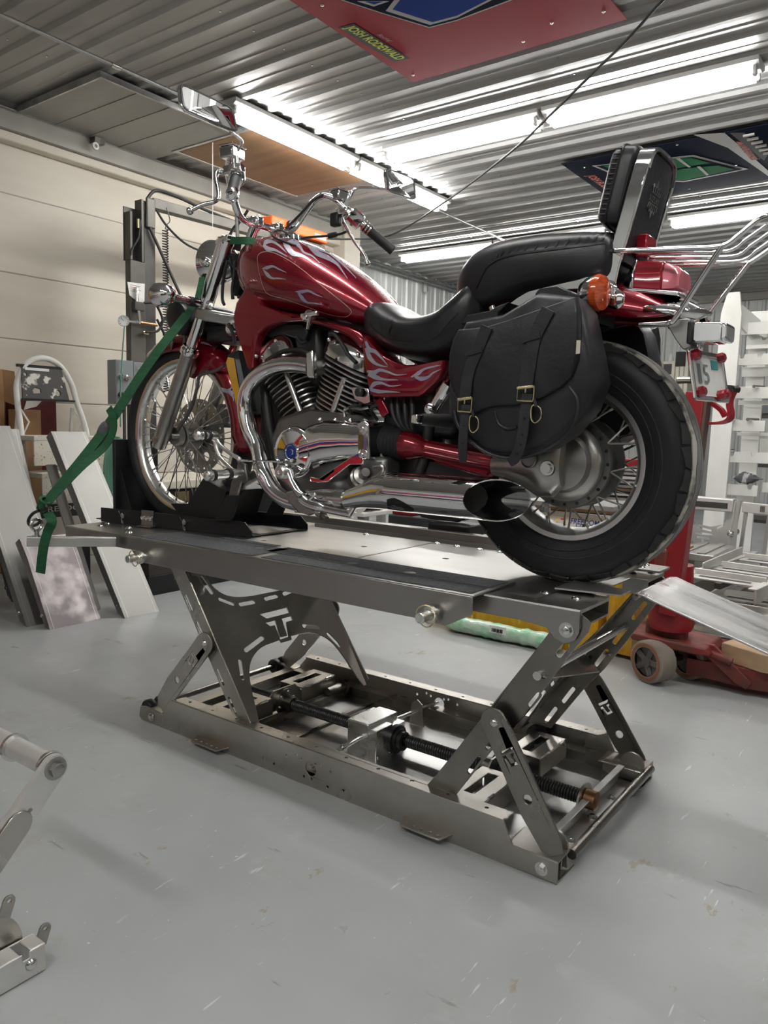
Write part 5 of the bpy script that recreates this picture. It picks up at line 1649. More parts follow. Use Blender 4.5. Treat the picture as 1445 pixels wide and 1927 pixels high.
# chrome fender tip
tip = MB()
a_, b_ = V((.135, -.005, 1.318)), V((.135, .165, 1.318))
tip.rings([[(.118, C - .098, 1.336), (.128, C - .05, 1.362), (.130, C, 1.372), (.128, C + .05, 1.362), (.118, C + .098, 1.336)],
           [(.175, C - .082, 1.326), (.19, C - .045, 1.350), (.195, C, 1.358), (.19, C + .045, 1.350), (.175, C + .082, 1.326)],
           [(.222, C - .06, 1.305), (.238, C - .03, 1.322), (.244, C, 1.328), (.238, C + .03, 1.322), (.222, C + .06, 1.305)]], False, False, closed=False)
tp = tip.build('fender_tip', 'chrome', bike, recalc=False)
so = tp.modifiers.new('thickness', 'SOLIDIFY')
so.thickness = .012

# tail lamp
rs = []
for x, zb, zt, w_ in ((.048, 1.408, 1.415, .05), (.060, 1.402, 1.435, .068), (.072, 1.396, 1.462, .072), (.082, 1.394, 1.470, .074)):
    rs.append([(x, C + w_ * a, zb + (zt - zb) * b_) for a, b_ in ((-1, 0), (1, 0), (1, .55), (.72, 1), (-.72, 1), (-1, .55))])
tl = MB().rings(rs).build('tail_lamp', 'chrome', bike, bevel=.003)
rs = []
for x, zb, zt, w_ in ((.080, 1.398, 1.466, .070), (.148, 1.388, 1.458, .070)):
    rs.append([(x, C + w_ * a, zb + (zt - zb) * b_) for a, b_ in ((-1, 0), (1, 0), (1, .6), (.72, 1), (-.72, 1), (-1, .6))])
MB().rings(rs).build('tail_lens', 'red_lens', tl, bevel=.004)
rs = []
for x, zb, zt, w_ in ((.1485, 1.390, 1.456, .069), (.174, 1.392, 1.446, .062), (.184, 1.396, 1.436, .050)):
    rs.append([(x, C + w_ * a, zb + (zt - zb) * b_) for a, b_ in ((-1, 0), (1, 0), (1, .6), (.72, 1), (-.72, 1), (-1, .6))])
lz = MB().rings(rs).build('tail_lens', 'red_lens_pale', tl, bevel=.003)
m = MB()
m.prism([(.05, C - .08, 1.392), (.19, C - .072, 1.372), (.20, C + .072, 1.372), (.05, C + .08, 1.392)], (0, 0, .010))
m.build('lamp_base', 'chrome', tl, bevel=.004)
MB().box(.070, .098, C - .036, C + .036, 1.478, 1.532).build('upper_reflector', 'red_lens', bike, bevel=.004)

# rear turn signals
for s in (-1, 1):
    p = V((.012, C + s * .155, 1.378))
    MB().tube([p + V((0, -s * .06, -.01)), p + V((-.004, -s * .012, -.002))], .012, 12).build('signal_stalk', 'chrome', bike)
    ts = MB().lathe(p, (1, -.12 * 1, -.05), [(-.032, 0), (-.030, .014), (-.022, .028), (-.006, .038), (.010, .0425), (.014, .0425), (.014, .038)], 28).build('turn_signal', 'chrome', bike)
    MB().lathe(p, (1, -.12, -.05), [(.010, .042), (.022, .044), (.030, .040), (.036, .026), (.039, 0)], 24).build('amber_lens', 'amber', ts)
    MB().lathe((.052, C + s * .085, 1.368), (0, s, 0), [(0, .022), (.02, .024), (.024, .018), (.024, 0)], 20).build('signal_base', 'chrome', bike)

# ---------------------------------------------------------------- sissy bar and back pad
for y, s in ((C - .098, -1), (C + .098, 1)):
    path = [(.030, y, 1.36), (.034, y, 1.415), (.040, y, 1.45), (.070, y, 1.57), (.097, y, 1.678)]
    m = MB()
    m.rings([[V(p) + V((-.017, -.005, .004)), V(p) + V((.017, -.005, -.004)), V(p) + V((.017, .005, -.004)), V(p) + V((-.017, .005, .004))] for p in path])
    m.build('backrest_post', 'chrome', bike, bevel=.003)
    MB().lathe((.032, y - .003 * s, 1.392), (0, s, 0), [(0, .024), (.008, .024), (.012, .018), (.012, 0)], 20).build('post_base', 'chrome', bike)
m = MB()
tp_ = spline([(.097, C - .098, 1.678), (.102, C - .093, 1.704), (.106, C - .070, 1.720), (.108, C, 1.723), (.106, C + .070, 1.720), (.102, C + .093, 1.704), (.097, C + .098, 1.678)], 5)
m.rings([[p + V((-.017, 0, 0)), p + V((.017, 0, -.004)), p + (V((.0, C, 1.6)) - p) * V((0, 1, 1)).length * 0 + V((.017, 0, -.004)) + V((0, (C - p.y) * .08, -.008)), p + V((-.017, (C - p.y) * .08, -.008))] for p in tp_])
m.build('backrest_hoop', 'chrome', bike)
ol = [(C + a * .091, b_) for a, b_ in ((-.9, 0), (.9, 0), (1, .10), (1, .85), (.88, .97), (.6, 1), (-.6, 1), (-.88, .97), (-1, .85), (-1, .10))]
rs = []
for f_, dx in ((.96, 0), (1, .004), (1, .010), (.97, .014)):
    rs.append([(.046 + b_ * .054 + dx + .0, C + (a - C) * f_, 1.46 + b_ * .252 * (1 if f_ == 1 else f_ * .5 + .5) + .006 * (1 - f_)) for a, b_ in ol])
MB().rings(rs).build('backrest_board', 'leather_bag', bike)
# pad in front of the board
PA, PU = V((.044, C, 1.545)), V((.054, 0, .262)).normalized()
PN = V((-PU.z, 0, PU.x))
ol = [(a * .10, b_ * .185) for a, b_ in ((-.8, 0), (0, -.02), (.8, 0), (.97, .08), (1, .3), (1, .75), (.95, .92), (.78, 1.0), (.3, 1.03), (-.3, 1.03), (-.78, 1.0), (-.95, .92), (-1, .75), (-1, .3), (-.97, .08))]
ol = sp2(ol, 3)
rs = []
for f_, d in ((.95, 0), (1, .008), (1.0, .030), (.985, .042), (.95, .052), (.88, .060), (.7, .066), (.4, .069), (.05, .070)):
    rs.append([PA + V((0, a * f_, 0)) + PU * (.09 + (b_ - .09) * f_) + PN * d for a, b_ in ol])
bp_ = MB().rings(rs).build('back_pad', 'leather', bike, angle=70)
m = MB()
m.tube([PA + V((0, a * 1.005, 0)) + PU * (.09 + (b_ - .09) * 1.005) + PN * .034 for a, b_ in ol], .003, 6, closed=True)
m.build('pad_piping', 'leather', bp_)
for k in range(14):
    f_ = k / 13
    p = PA + V((0, -.101, 0)) + PU * (.02 + .15 * f_) + PN * .034
    MB().tube([p, p + PN * .018 + V((0, .004, 0))], [.0025, .0012], 6).build('pad_pleat', 'leather', bp_)
# winged emblem with lettering on the back of the board
EO = V((.046 + .62 * .054 + .0158, C, 1.46 + .62 * .256))
EU, EW = V((0, 1, 0)), PU.copy()
em = MB()
for s in (1, -1):
    em.prism([EO + EU * (a * .034) + EW * (s * b_ * .04) for a, b_ in ((-.95, .28), (.95, .28), (1.05, .62), (.62, .50), (.58, .82), (.28, .64), (0, 1.1), (-.28, .64), (-.58, .82), (-.62, .50), (-1.05, .62))], V((.002, 0, 0)))
em.build('winged_emblem', 'chrome_soft', bike, smooth=False, kind='stuff')
for s in (1, -1):
    for q in (-.7, -.35, 0, .35, .7):
        MB().bar(EO + EU * q * .034 + EW * s * .013 + V((.0025, 0, 0)), EO + EU * q * .045 + EW * s * .026 + V((.0025, 0, 0)), .0035, .001, up=(1, 0, 0)).build('emblem_groove', 'black_ink', bike)
lettering('SUZUKI', EO - EU * .034 - EW * .008 + V((.0012, 0, 0)), EU, EW, .068, .0145, offset=.01).build('emblem_lettering', 'chrome_soft', bike, smooth=False)

# ---------------------------------------------------------------- luggage rack, plate and lights behind
def tubep(pts, r=.0062, nm='rack_tube', k=5):
    return MB().tube(spline(pts, k), r, 10).build(nm, 'chrome', bike)


rk = tubep([(.300, .20, 1.470), (.20, .20, 1.476), (.07, .195, 1.486), (.045, .17, 1.487), (.035, .08, 1.488), (.045, -.02, 1.482), (.07, -.045, 1.476), (.20, -.045, 1.466), (.29, -.045, 1.461), (.325, -.045, 1.480), (.365, -.04, 1.512), (.385, .0, 1.523), (.392, .08, 1.525), (.385, .16, 1.523), (.365, .195, 1.512), (.325, .20, 1.485), (.300, .20, 1.470)])
for y in (.02, .08, .14):
    tubep([(.04, y, 1.487), (.18, y, 1.474), (.288, y, 1.464), (.325, y, 1.484), (.365, y, 1.510)], .0045, 'rack_bar')
tubep([(.292, -.045, 1.461), (.24, -.04, 1.378), (.200, -.035, 1.313), (.188, -.033, 1.305), (.17, -.03, 1.303), (.115, -.025, 1.304)], .0068, 'rack_leg')
tubep([(.298, .20, 1.470), (.25, .195, 1.402), (.205, .19, 1.338), (.19, .19, 1.325), (.12, .185, 1.325)], .0068, 'rack_leg')
m = MB()
m.prism([(.17, -.01, 1.31), (.20, -.01, 1.315), (.225, -.01, 1.315), (.232, -.01, 1.250), (.215, -.01, 1.244), (.196, -.01, 1.268)], (0, .16, 0))
m.build('lamp_bracket', 'cast_alu', bike, bevel=.004)
for y0 in (-.02,):
    cb = MB().box(.226, .240, y0 - .012, y0 + .055, 1.255, 1.306).build('lamp_gasket', 'black_plastic', bike, bevel=.004)
bx = [(0, 1.262), (0, 1.300), (.008, 1.304), (.058, 1.300), (.064, 1.295), (.064, 1.262), (.056, 1.258), (.008, 1.258)]
lb = MB().prism([(.238 + a, -.028, b_) for a, b_ in bx], (0, .07, 0)).build('lamp_housing', 'chrome', bike, bevel=.004)
MB().prism([(.300, -.034, 1.257), (.312, -.034, 1.262), (.312, -.034, 1.296), (.300, -.034, 1.303)], (0, .082, 0)).build('lamp_end_cap', 'chrome', lb, bevel=.005)
# number plate: frame, plate, four red reflectors
PO = V((.232, -.005, 1.240))
PUy, PW = V((.17, 1, 0)).normalized(), V((.20, 0, -.98)).normalized()
PNm = PUy.cross(PW).normalized()
if PNm.x < 0:
    PNm = -PNm
fr0 = [(-.012, -.006), (.165, -.006), (.171, .0), (.171, .108), (.165, .114), (-.012, .114), (-.018, .108), (-.018, .0)]
fri = [(-.006, .006), (.159, .006), (.159, .102), (-.006, .102)]
pf = MB().plate(fr0, [fri], PO, PUy, PW, .008).build('plate_frame', 'chrome', bike, bevel=.002)
MB().plate([(-.008, .004), (.161, .004), (.161, .104), (-.008, .104)], [], PO - PNm * .002, PUy, PW, .002).build('number_plate', 'label_white', pf)
MB().plate([(.10, .012), (.135, .012), (.135, .034), (.10, .034)], [], PO + PNm * .0, PUy, PW, .002).build('plate_sticker', 'teal_ink', pf)
for ch_, dx_, ln_ in (('1', .018, .016), ('5', .048, .030)):
    lettering(ch_, PO + PNm * .0015 + PUy * dx_ + PW * .072, PUy, -PW, ln_, .046).build('plate_lettering', 'box_grey', pf, smooth=False)
for a, b_ in ((.010, .008), (.150, .004), (.012, .094), (.148, .094), (.118, .098)):
    p = PO + PUy * a + PW * b_
    MB().lathe(p, PNm, [(0, .0125), (.012, .0125), (.016, .009), (.017, 0)], 6).build('reflector', 'red_lens', pf)
MB().tube([PO + PUy * .02 + PW * (-.012 + 0) + V((.006 * math.cos(t), .0022 * t, .012 * math.sin(t))) for t in [k * .5 for k in range(42)]], .0028, 8).build('cable_coil', 'chrome', bike)
MB().box(.205, .225, -.03, -.02, 1.205, 1.238).build('plate_bracket', 'steel_black', bike)
# stay of the saddlebag
MB().tube(spline([(0.033,-0.06,1.175),(0.043,-0.06,1.156),(0.043,-0.06,1.143),(0.036,-0.06,1.129),(0.01,-0.06,1.11)], 5), .005, 8).build('bag_stay', 'chrome', bike)
MB().tube([(0,-0.05,1.286),(0.022,-0.05,1.298)], .008, 8).build('stay_bolt', 'zinc', bike)

# ---------------------------------------------------------------- handlebar, controls, mirrors
half = [(-1.232, .0, 1.722), (-1.236, .05, 1.722), (-1.240, .10, 1.727), (-1.236, .135, 1.748), (-1.222, .170, 1.800), (-1.205, .200, 1.848), (-1.175, .222, 1.874), (-1.140, .238, 1.866), (-1.105, .258, 1.832), (-1.085, .275, 1.806), (-1.03, .335, 1.748), (-.985, .385, 1.700)]
pts = [(x, C - d, z) for x, d, z in reversed(half)] + [(x, C + d, z) for x, d, z in half[1:]]
MB().tube(spline(pts, 5), .0125, 14).build('handlebar', 'chrome', bike)
for d in (-.05, .05):
    r_ = MB().tube([(-1.268, C + d, 1.655), (-1.255, C + d, 1.69), (-1.238, C + d, 1.715)], [.020, .018, .019], 16).build('bar_riser', 'chrome', bike)
    MB().box(-1.262, -1.212, C + d - .018, C + d + .018, 1.712, 1.746).build('bar_clamp', 'chrome', r_, bevel=.008)
    for q in (-1.252, -1.222):
        MB().cyl((q, C + d, 1.740), (q - .003, C + d, 1.752), .006, n=10).build('clamp_bolt', 'zinc', r_)
for s in (-1, 1):
    g0, g1 = V((-1.052, C + s * .311, 1.771)), V((-.978, C + s * .393, 1.692))
    d = (g1 - g0).normalized()
    g = MB().tube([g0 - d * .005, g0, g0 + d * .006, g1 - d * .012, g1 - d * .004, g1], [.015, .020, .0175, .0175, .0185, .016], 20).build('grip', 'rubber', bike)
    if s < 0:
        MB().lathe(g1 - d * .024, d, [(0, .018), (.0, .0195), (.020, .0195), (.028, .017), (.030, .012), (.028, .010), (.030, .006), (.030, 0)], 24).build('bar_end', 'chrome', g)
        MB().lathe(g0 - d * .0, d, [(0, .0175), (0, .021), (.006, .021), (.006, .0175)], 20).build('grip_flange', 'chrome_soft', g)
    else:
        for t in (-.004, .008, .02):
            MB().lathe(g0 + d * t, d, [(0, .0175), (0, .022), (.006, .022), (.006, .0175)], 20).build('grip_flange', 'chrome', g)
    # switch housing
    c0 = g0 - d * .045
    u = d.cross(V((0, 0, 1))).normalized()
    w_ = u.cross(d).normalized()
    m = MB()
    rs = []
    for t, k in ((-.026, .8), (-.022, 1), (.026, 1), (.032, .82)):
        rs.append([c0 + d * t + u * (a * .024 * k) + w_ * (b_ * .027 * k) for a, b_ in ((-1, -.6), (-.6, -1), (.6, -1), (1, -.6), (1, .6), (.6, 1), (-.6, 1), (-1, .6))])
    sh_ = m.rings(rs).build('switch_housing', 'chrome_soft', bike, bevel=.003)
    for t, dz in ((-.008, .004), (.012, -.008)):
        e = c0 + d * t + V((.024 if s < 0 else .018, -.016 if s > 0 else -.004, dz))
        MB().box(e.x - .008, e.x + .008, e.y - .008, e.y + .008, e.z - .005, e.z + .005).build('switch_button', 'black_plastic', sh_, bevel=.002)
    if s > 0:
        e = c0 + w_ * .0275
        MB().box(e.x - .006, e.x + .006, e.y - .008, e.y + .008, e.z - .002, e.z + .004).build('kill_switch', 'red_ink', sh_, bevel=.001)
    # lever perch, reservoir, lever
    c1 = c0 - d * .038
    pb = MB().bar(c1 + V((.015, 0, .0)), c1 + V((-.045, s * .01, .002)), .030, .026).build('lever_perch', 'chrome_soft', bike, bevel=.005)
    r0 = c1 + V((-.030, 0, .036))
    MB().prism([r0 + V((a, s * b_, 0)) for a, b_ in ((-.026, -.03), (.024, -.036), (.030, .022), (-.022, .030))], (0, 0, .034)).build('fluid_reservoir', 'chrome_soft', bike, bevel=.005)
    MB().prism([r0 + V((a, s * b_, .034)) for a, b_ in ((-.028, -.032), (.026, -.038), (.032, .024), (-.024, .032))], (0, 0, .006)).build('reservoir_lid', 'chrome', bike, bevel=.002)
    if s < 0:
        lp = [c1 + V((-.045, -.005, 0)), c1 + V((-.060, -.035, -.012)), (-1.085, -.27, 1.712), (-1.115, -.305, 1.69), (-1.146, -.325, 1.672)]
    else:
        lp = [c1 + V((-.045, .01, 0)), c1 + V((-.058, .05, -.014)), (-1.130, .43, 1.738), (-1.100, .455, 1.69), (-1.088, .462, 1.655)]
    lp = spline(lp, 5)
    lv = MB().tube(lp, [.0085] * 6 + [.0065] * (len(lp) - 7) + [.006], 10).build('hand_lever', 'chrome_soft', bike)
    MB().ball(lp[-1], .0115, nu=14, nv=10).build('lever_ball', 'chrome_soft', lv)
    # mirror on its stem
    mc = V((-1.02, -.375, 1.945)) if s < 0 else V((-1.02, .555, 1.952))
    tilt = -.11 if s < 0 else .20
    if s < 0:
        mx, mz = V((.42, .88, -.10)), V((.10, .05, .99))
        hw, hh = .080, .052
        cor = [(-0.444,1.906),(-0.438,1.933),(-0.428,1.966),(-0.42,1.977),(-0.406,1.979),(-0.274,1.96),(-0.263,1.953),(-0.278,1.885),(-0.288,1.878),(-0.304,1.878),(-0.435,1.893)]
    else:
        cor = [(0.471,1.974),(0.475,1.986),(0.496,1.996),(0.681,2.016),(0.701,2.008),(0.705,1.945),(0.689,1.935),(0.665,1.931),(0.492,1.912),(0.478,1.918)]
    ctr_ = V((0, sum(p[0] for p in cor) / len(cor), sum(p[1] for p in cor) / len(cor)))
    def mring(f_, dx):
        return [V((-1.03 + dx + (p[0] - ctr_.y) * (.16 if s < 0 else -.12) - (p[1] - ctr_.z) * (.52 if s < 0 else .12), ctr_.y + (p[0] - ctr_.y) * f_, ctr_.z + (p[1] - ctr_.z) * f_)) for p in cor]
    ms = MB().rings([mring(.94, .0), mring(1, -.003), mring(1, -.012), mring(.93, -.020), mring(.6, -.026), mring(.1, -.028)]).build('mirror_shell', 'chrome', bike, angle=60)
    MB().rings([mring(1.0, .002), mring(.995, -.002), mring(.92, -.002), mring(.92, .002)], False, False, loop=True).build('mirror_rim', 'rubber', ms)
    MB().rings([mring(.925, .0006), mring(.5, .001), mring(.02, .0014)]).build('mirror_glass', 'mirror_glass', ms, angle=60)
    base = c1 + V((-.012, 0, .016))
    if s < 0:
        end = V((-1.045,-0.257,1.898))
        sp_ = [base, base + V((.002, .0, .035)), V((-1.085,-0.177,1.902)), end]
    else:
        end = V((-1.045,0.501,1.928))
        sp_ = [base, V((-1.094,0.36,1.872)), V((-1.077,0.38,1.905)), end]
    MB().tube([base, base + (V(sp_[1]) - base).normalized() * .03], [.011, .009], 14).build('mirror_socket', 'chrome', bike)
    MB().tube(spline(sp_, 6), .0055, 10).build('mirror_stem', 'chrome', bike)
# cables from the controls to the fork
for pts, r in (([(-1.246,-0.05,1.757),(-1.243,-0.05,1.717),(-1.239,-0.05,1.66)], .0062), ([(-1.34,0,1.682),(-1.313,0,1.714),(-1.278,0,1.733),(-1.244,0,1.763)], .0048), ([(-1.331,0,1.62),(-1.324,0,1.593),(-1.297,0,1.574),(-1.259,0,1.566)], .006), ([(-1.321,-0.02,1.602),(-1.335,-0.02,1.565),(-1.345,-0.02,1.521),(-1.347,-0.02,1.476),(-1.337,-0.02,1.455)], .0055),
               ([(-1.304,-0.03,1.388),(-1.283,-0.03,1.354),(-1.272,-0.03,1.321)], .006), ([(-1.358,0,1.251),(-1.401,0,1.233),(-1.475,0,1.222),(-1.498,0,1.205),(-1.502,0,1.18),(-1.537,0,1.1),(-1.584,0,1.048),(-1.616,0,1.017)], .0062), ([(-1.124,0.38,1.76),(-1.158,0.38,1.754),(-1.227,0.38,1.756),(-1.325,0.38,1.762),(-1.399,0.38,1.757)], .0048),
               ([(-1.26,0.2,1.748),(-1.187,0.2,1.79),(-1.13,0.2,1.826),(-1.081,0.2,1.837)], .0045), ([(-1.307,0,1.604),(-1.309,0,1.56),(-1.318,0,1.512),(-1.316,0,1.476)], .006), ([(-1.348,0.06,1.639),(-1.333,0.06,1.598),(-1.357,0.06,1.541),(-1.347,0.06,1.491)], .008)):
    MB().tube(spline(pts, 6), r, 8).build('cable', 'rubber' if r != .0062 else 'engine_grey', bike)
o = V((-1.209,0.38,1.754))
MB().tube([o, o + (V((-1.175,0.38,1.755)) - o)], .010, 10).build('cable_boot', 'rubber', bike)
e = V((-1.147,0.33,1.802))
MB().box(e.x - .02, e.x + .02, e.y, e.y + .03, e.z - .03, e.z + .02).build('switch_block', 'black_plastic', bike, bevel=.008)

# ================================================================ saddlebags
def saddlebag(yb, s, label):
    """s = -1 hangs on the near side"""
    t = thing('saddlebag', label, 'saddlebag', (-.13, yb, 1.0))
    y = lambda d: yb + s * d
    body = [(-0.306,1.096),(-0.311,1.147),(-0.307,1.245),(-0.267,1.316),(-0.164,1.327),(-0.07,1.372),(0.017,1.355),(0.041,1.322),(0.064,1.227),(0.076,1.165),(0.054,1.099),(0.012,1.043),(-0.037,1.007),(-0.098,0.986),(-0.158,0.981),(-0.205,0.989),(-0.254,1.017),(-0.288,1.054)]
    body = [(a + (.006 * min(1, max(0, a / .03)) * min(1, max(0, (1.27 - b_) / .08)) if a > 0 else 0), b_) for a, b_ in body]
    bm_ = pillow(body, y(.0), y(.115), .012, .03)
    bo = bm_.build('bag_body', 'leather_bag', t, angle=60)
    seam = [(-0.28,1.095),(-0.264,1.054),(-0.22,1.014),(-0.177,0.991),(-0.127,0.982),(-0.078,0.987),(-0.023,1.007),(0.021,1.039),(0.043,1.081),(0.043,1.122),(0.023,1.151)]
    MB().tube(spline(xz(seam, y(.118)), 4), .004, 8).build('bag_seam', 'strap_leather', bo)
    flap = [(-0.268,1.292),(-0.226,1.293),(-0.186,1.296),(-0.137,1.306),(-0.09,1.318),(-0.036,1.331),(0.008,1.342),(0.036,1.349),(0.044,1.315),(0.047,1.259),(0.044,1.207),(0.033,1.173),(0.01,1.15),(-0.029,1.128),(-0.066,1.114),(-0.108,1.106),(-0.147,1.105),(-0.177,1.101),(-0.197,1.094),(-0.216,1.087),(-0.233,1.092),(-0.257,1.11),(-0.28,1.142),(-0.292,1.183),(-0.292,1.235),(-0.282,1.27)]
    f_ = pillow(flap, y(.112), y(.137), .010, .010).build('bag_flap', 'leather_bag', t, angle=60)
    m = MB()
    edge = [(-0.29,1.212),(-0.284,1.176),(-0.272,1.144),(-0.252,1.115),(-0.231,1.097),(-0.215,1.092),(-0.177,1.106),(-0.147,1.11),(-0.108,1.111),(-0.066,1.119),(-0.03,1.132),(0.007,1.155),(0.028,1.176),(0.039,1.207),(0.042,1.26),(0.04,1.316)]
    P_ = spline(xz(edge, y(.1385)), 5)
    for i in range(0, len(P_) - 1, 1):
        m.tube([P_[i], P_[i].lerp(P_[i + 1], .6)], .0011, 4)
    m.build('stitching', 'black_ink', f_, kind='stuff')
    # top yoke over the fender rail
    yk = [(-0.296,1.314),(-0.275,1.334),(-0.212,1.341),(-0.189,1.351),(-0.161,1.358),(-0.188,1.335),(-0.19,1.322),(-0.092,1.347),(-0.091,1.373),(-0.082,1.383),(-0.033,1.385),(-0.004,1.37),(-0.003,1.34),(-0.139,1.314)]
    MB().prism(xz(yk, y(-.02)), (0, s * .10, 0)).build('bag_yoke', 'leather_bag', t, bevel=.006)
    for top, mid, end, wd in (([(-0.18,1.293),(-0.205,1.235),(-0.226,1.183),(-0.233,1.119)], 0, [(-0.229,1.108),(-0.232,1.067),(-0.234,1.013),(-0.234,0.966)], .0125), ([(-0.024,1.323),(-0.055,1.261),(-0.065,1.197),(-0.072,1.142)], 0, [(-0.068,1.134),(-0.07,1.087),(-0.074,1.04),(-0.079,1.01),(-0.09,0.986),(-0.106,0.97)], .0135)):
        for nm, L_, dy in (('flap_strap', top, .149), ('buckle_strap', end, .146)):
            sp_ = spline(xz(L_, 0), 5)
            rows = []
            for i, p in enumerate(sp_):
                tn = (sp_[min(i + 1, len(sp_) - 1)] - sp_[max(i - 1, 0)]).normalized()
                sd = V((-tn.z, 0, tn.x))
                fr = i / (len(sp_) - 1)
                ww = wd * (1.25 if nm == 'flap_strap' else 1) * (1 - .35 * max(0, fr - .85) / .15 if nm == 'buckle_strap' else 1)
                yy = y(dy + (.004 * math.sin(fr * 3) if nm == 'buckle_strap' else 0))
                rows.append([V((p.x + sd.x * ww, yy - s * .004, p.z + sd.z * ww)), V((p.x + sd.x * ww, yy, p.z + sd.z * ww)), V((p.x - sd.x * ww, yy, p.z - sd.z * ww)), V((p.x - sd.x * ww, yy - s * .004, p.z - sd.z * ww))])
            so_ = MB().rings(rows).build(nm, 'strap_leather', t, bevel=.0008)
            if nm == 'buckle_strap':
                for i in range(2, len(sp_) - 4, 4):
                    p = sp_[i]
                    MB().cyl((p.x, y(dy + .002), p.z), (p.x, y(dy + .0055), p.z), .0028, n=8).build('strap_hole', 'black_ink', so_)
        bx_, bz_ = end[0]
        m = MB()
        w2 = wd * 1.55
        m.tube([(bx_ - w2, y(.153), bz_ + .012), (bx_ + w2, y(.153), bz_ + .016), (bx_ + w2 * 1.05, y(.156), bz_ - .010), (bx_ + w2 * .9, y(.154), bz_ - .018), (bx_ - w2 * .95, y(.154), bz_ - .016)], .0024, 8, closed=True)
        bk = m.build('buckle', 'zinc_yellow', t)
        MB().tube([(bx_ - w2, y(.154), bz_ + .012), (bx_ + w2, y(.154), bz_ + .016)], .0040, 10).tube([(bx_, y(.155), bz_ + .014), (bx_ + .001, y(.157), bz_ + .001)], .002, 6).build('buckle_roller', 'zinc_yellow', bk)
        rx, rz = bx_ + w2 + .008, bz_ - .045
        MB().tube(spline([(rx - .012, y(.15), rz + .018), (rx + .008, y(.15), rz + .012), (rx + .010, y(.15), rz - .010), (rx - .004, y(.15), rz - .022), (rx - .014, y(.15), rz - .010)], 4, True), .0018, 6, closed=True).build('d_ring', 'zinc_yellow', t)
        MB().tube([(bx_ + w2, y(.152), bz_ - .012), (rx - .002, y(.151), rz + .016)], .004, 8).build('ring_loop', 'strap_leather', t)
        kx, kz = top[1] if wd < .013 else top[1]
        MB().plate([(-.026, -.006), (.020, -.006), (.020, .006), (-.026, .006)], [], (kx - .004, y(.1515), kz), (.95, 0, .22), (-.22, 0, .95), .003).build('strap_keeper', 'strap_leather', t)
    MB().prism(xz([(0.044,1.251),(0.053,1.251),(0.053,1.222),(0.044,1.221)], y(.139)), (0, s * .002, 0)).build('makers_tab', 'beige_case', t)
    rcs = [(-0.162,-0.2,1.096),(-0.151,-0.2,1.065),(-0.125,-0.2,1.052),(-0.101,-0.2,1.057)]
    MB().tube([(p.x, y(.124), p.z) for p in spline(rcs, 5)], .004, 8).build('bag_crease', 'leather_bag', bo)
    return t


saddlebag(-.085, -1, 'black leather saddlebag with two buckled straps on the near side of the rear wheel')
saddlebag(.245, 1, 'black leather saddlebag on the far side, its edge showing behind the rear tyre')



# ================================================================ green tie-down
sb = thing('tie_down_strap', 'dark green ratchet strap from the black hook up to the motorcycle fork', 'strap', (-1.7, -.5, .70))


def webbing(pts, wd, name, par, mt='green_strap', side=None, k=5, th=.0022):
    P_ = spline(pts, k)
    rows = []
    for i, p in enumerate(P_):
        t = (P_[min(i + 1, len(P_) - 1)] - P_[max(i - 1, 0)]).normalized()
        s = V(side) if side else t.cross(V((-.45, .88, -.1)))
        s = (s - t * s.dot(t)).normalized() * wd
        n = t.cross(s).normalized() * th
        rows.append([p - s - n, p + s - n, p + s + n, p - s + n])
    return MB().rings(rows).build(name, mt, par)


webbing([V(p) for p in ((-1.694,-0.49,0.76), (-1.608,-0.33,0.997), (-1.512,-0.2,1.249), (-1.468,-0.075,1.423))], .0165, 'main_strap', sb)
webbing([V(p) for p in ((-1.486,-0.065,1.42), (-1.463,0,1.52), (-1.481,0.04,1.575), (-1.467,0.06,1.637))], .012, 'main_strap', sb)
webbing([V(p) for p in ((-1.683,-0.485,0.769), (-1.628,-0.4,0.882), (-1.594,-0.33,0.954), (-1.57,-0.31,1.009), (-1.569,-0.31,1.058), (-1.605,-0.3,1.088))], .013, 'loop_strap', sb)
webbing([V(p) for p in ((-1.676,-0.49,0.734), (-1.634,-0.5,0.709), (-1.661,-0.5,0.674), (-1.672,-0.51,0.62), (-1.696,-0.51,0.53))], .0155, 'strap_tail', sb, side=(.8, .55, 0))
webbing([V(p) for p in ((-1.411,-0.075,1.477), (-1.412,-0.06,1.525), (-1.418,-0.05,1.55))], .010, 'strap_tail', sb)
webbing([V(p) for p in ((-1.268,-0.055,1.655), (-1.219,-0.06,1.649), (-1.189,-0.05,1.647), (-1.182,-0.02,1.649))], .012, 'fork_wrap', sb)
e = [V(p) for p in [(-1.593,-0.31,1.038),(-1.619,-0.31,1.005),(-1.64,-0.31,0.963),(-1.65,-0.31,0.941)]]
MB().tube(spline(e, 4), [.010, .018, .022, .024, .025, .025, .025, .024, .023, .022, .020, .016, .010], 12).build('netting_bundle', 'netting', sb)
hk = [V(p) for p in [(-1.691,-0.5,0.771),(-1.721,-0.5,0.749),(-1.703,-0.5,0.738),(-1.666,-0.5,0.748),(-1.67,-0.5,0.762)]]
MB().tube(spline(hk, 4, True), .0045, 8, closed=True).build('hook_eye', 'black_plastic', sb)
hk = [V(p) for p in [(-1.702,-0.505,0.741),(-1.742,-0.505,0.727),(-1.77,-0.505,0.705),(-1.769,-0.505,0.688),(-1.744,-0.505,0.685),(-1.715,-0.505,0.694),(-1.695,-0.505,0.707)]]
MB().tube(spline(hk, 5), .0055, 10).build('hook', 'black_plastic', sb)
MB().lathe(V((-1.692,-0.492,0.767)), (.6, 0, .75), [(-.015, .019), (.014, .021), (.014, .012), (-.015, .012), (-.015, .019)], 14).build('stitched_loop', 'green_strap', sb)


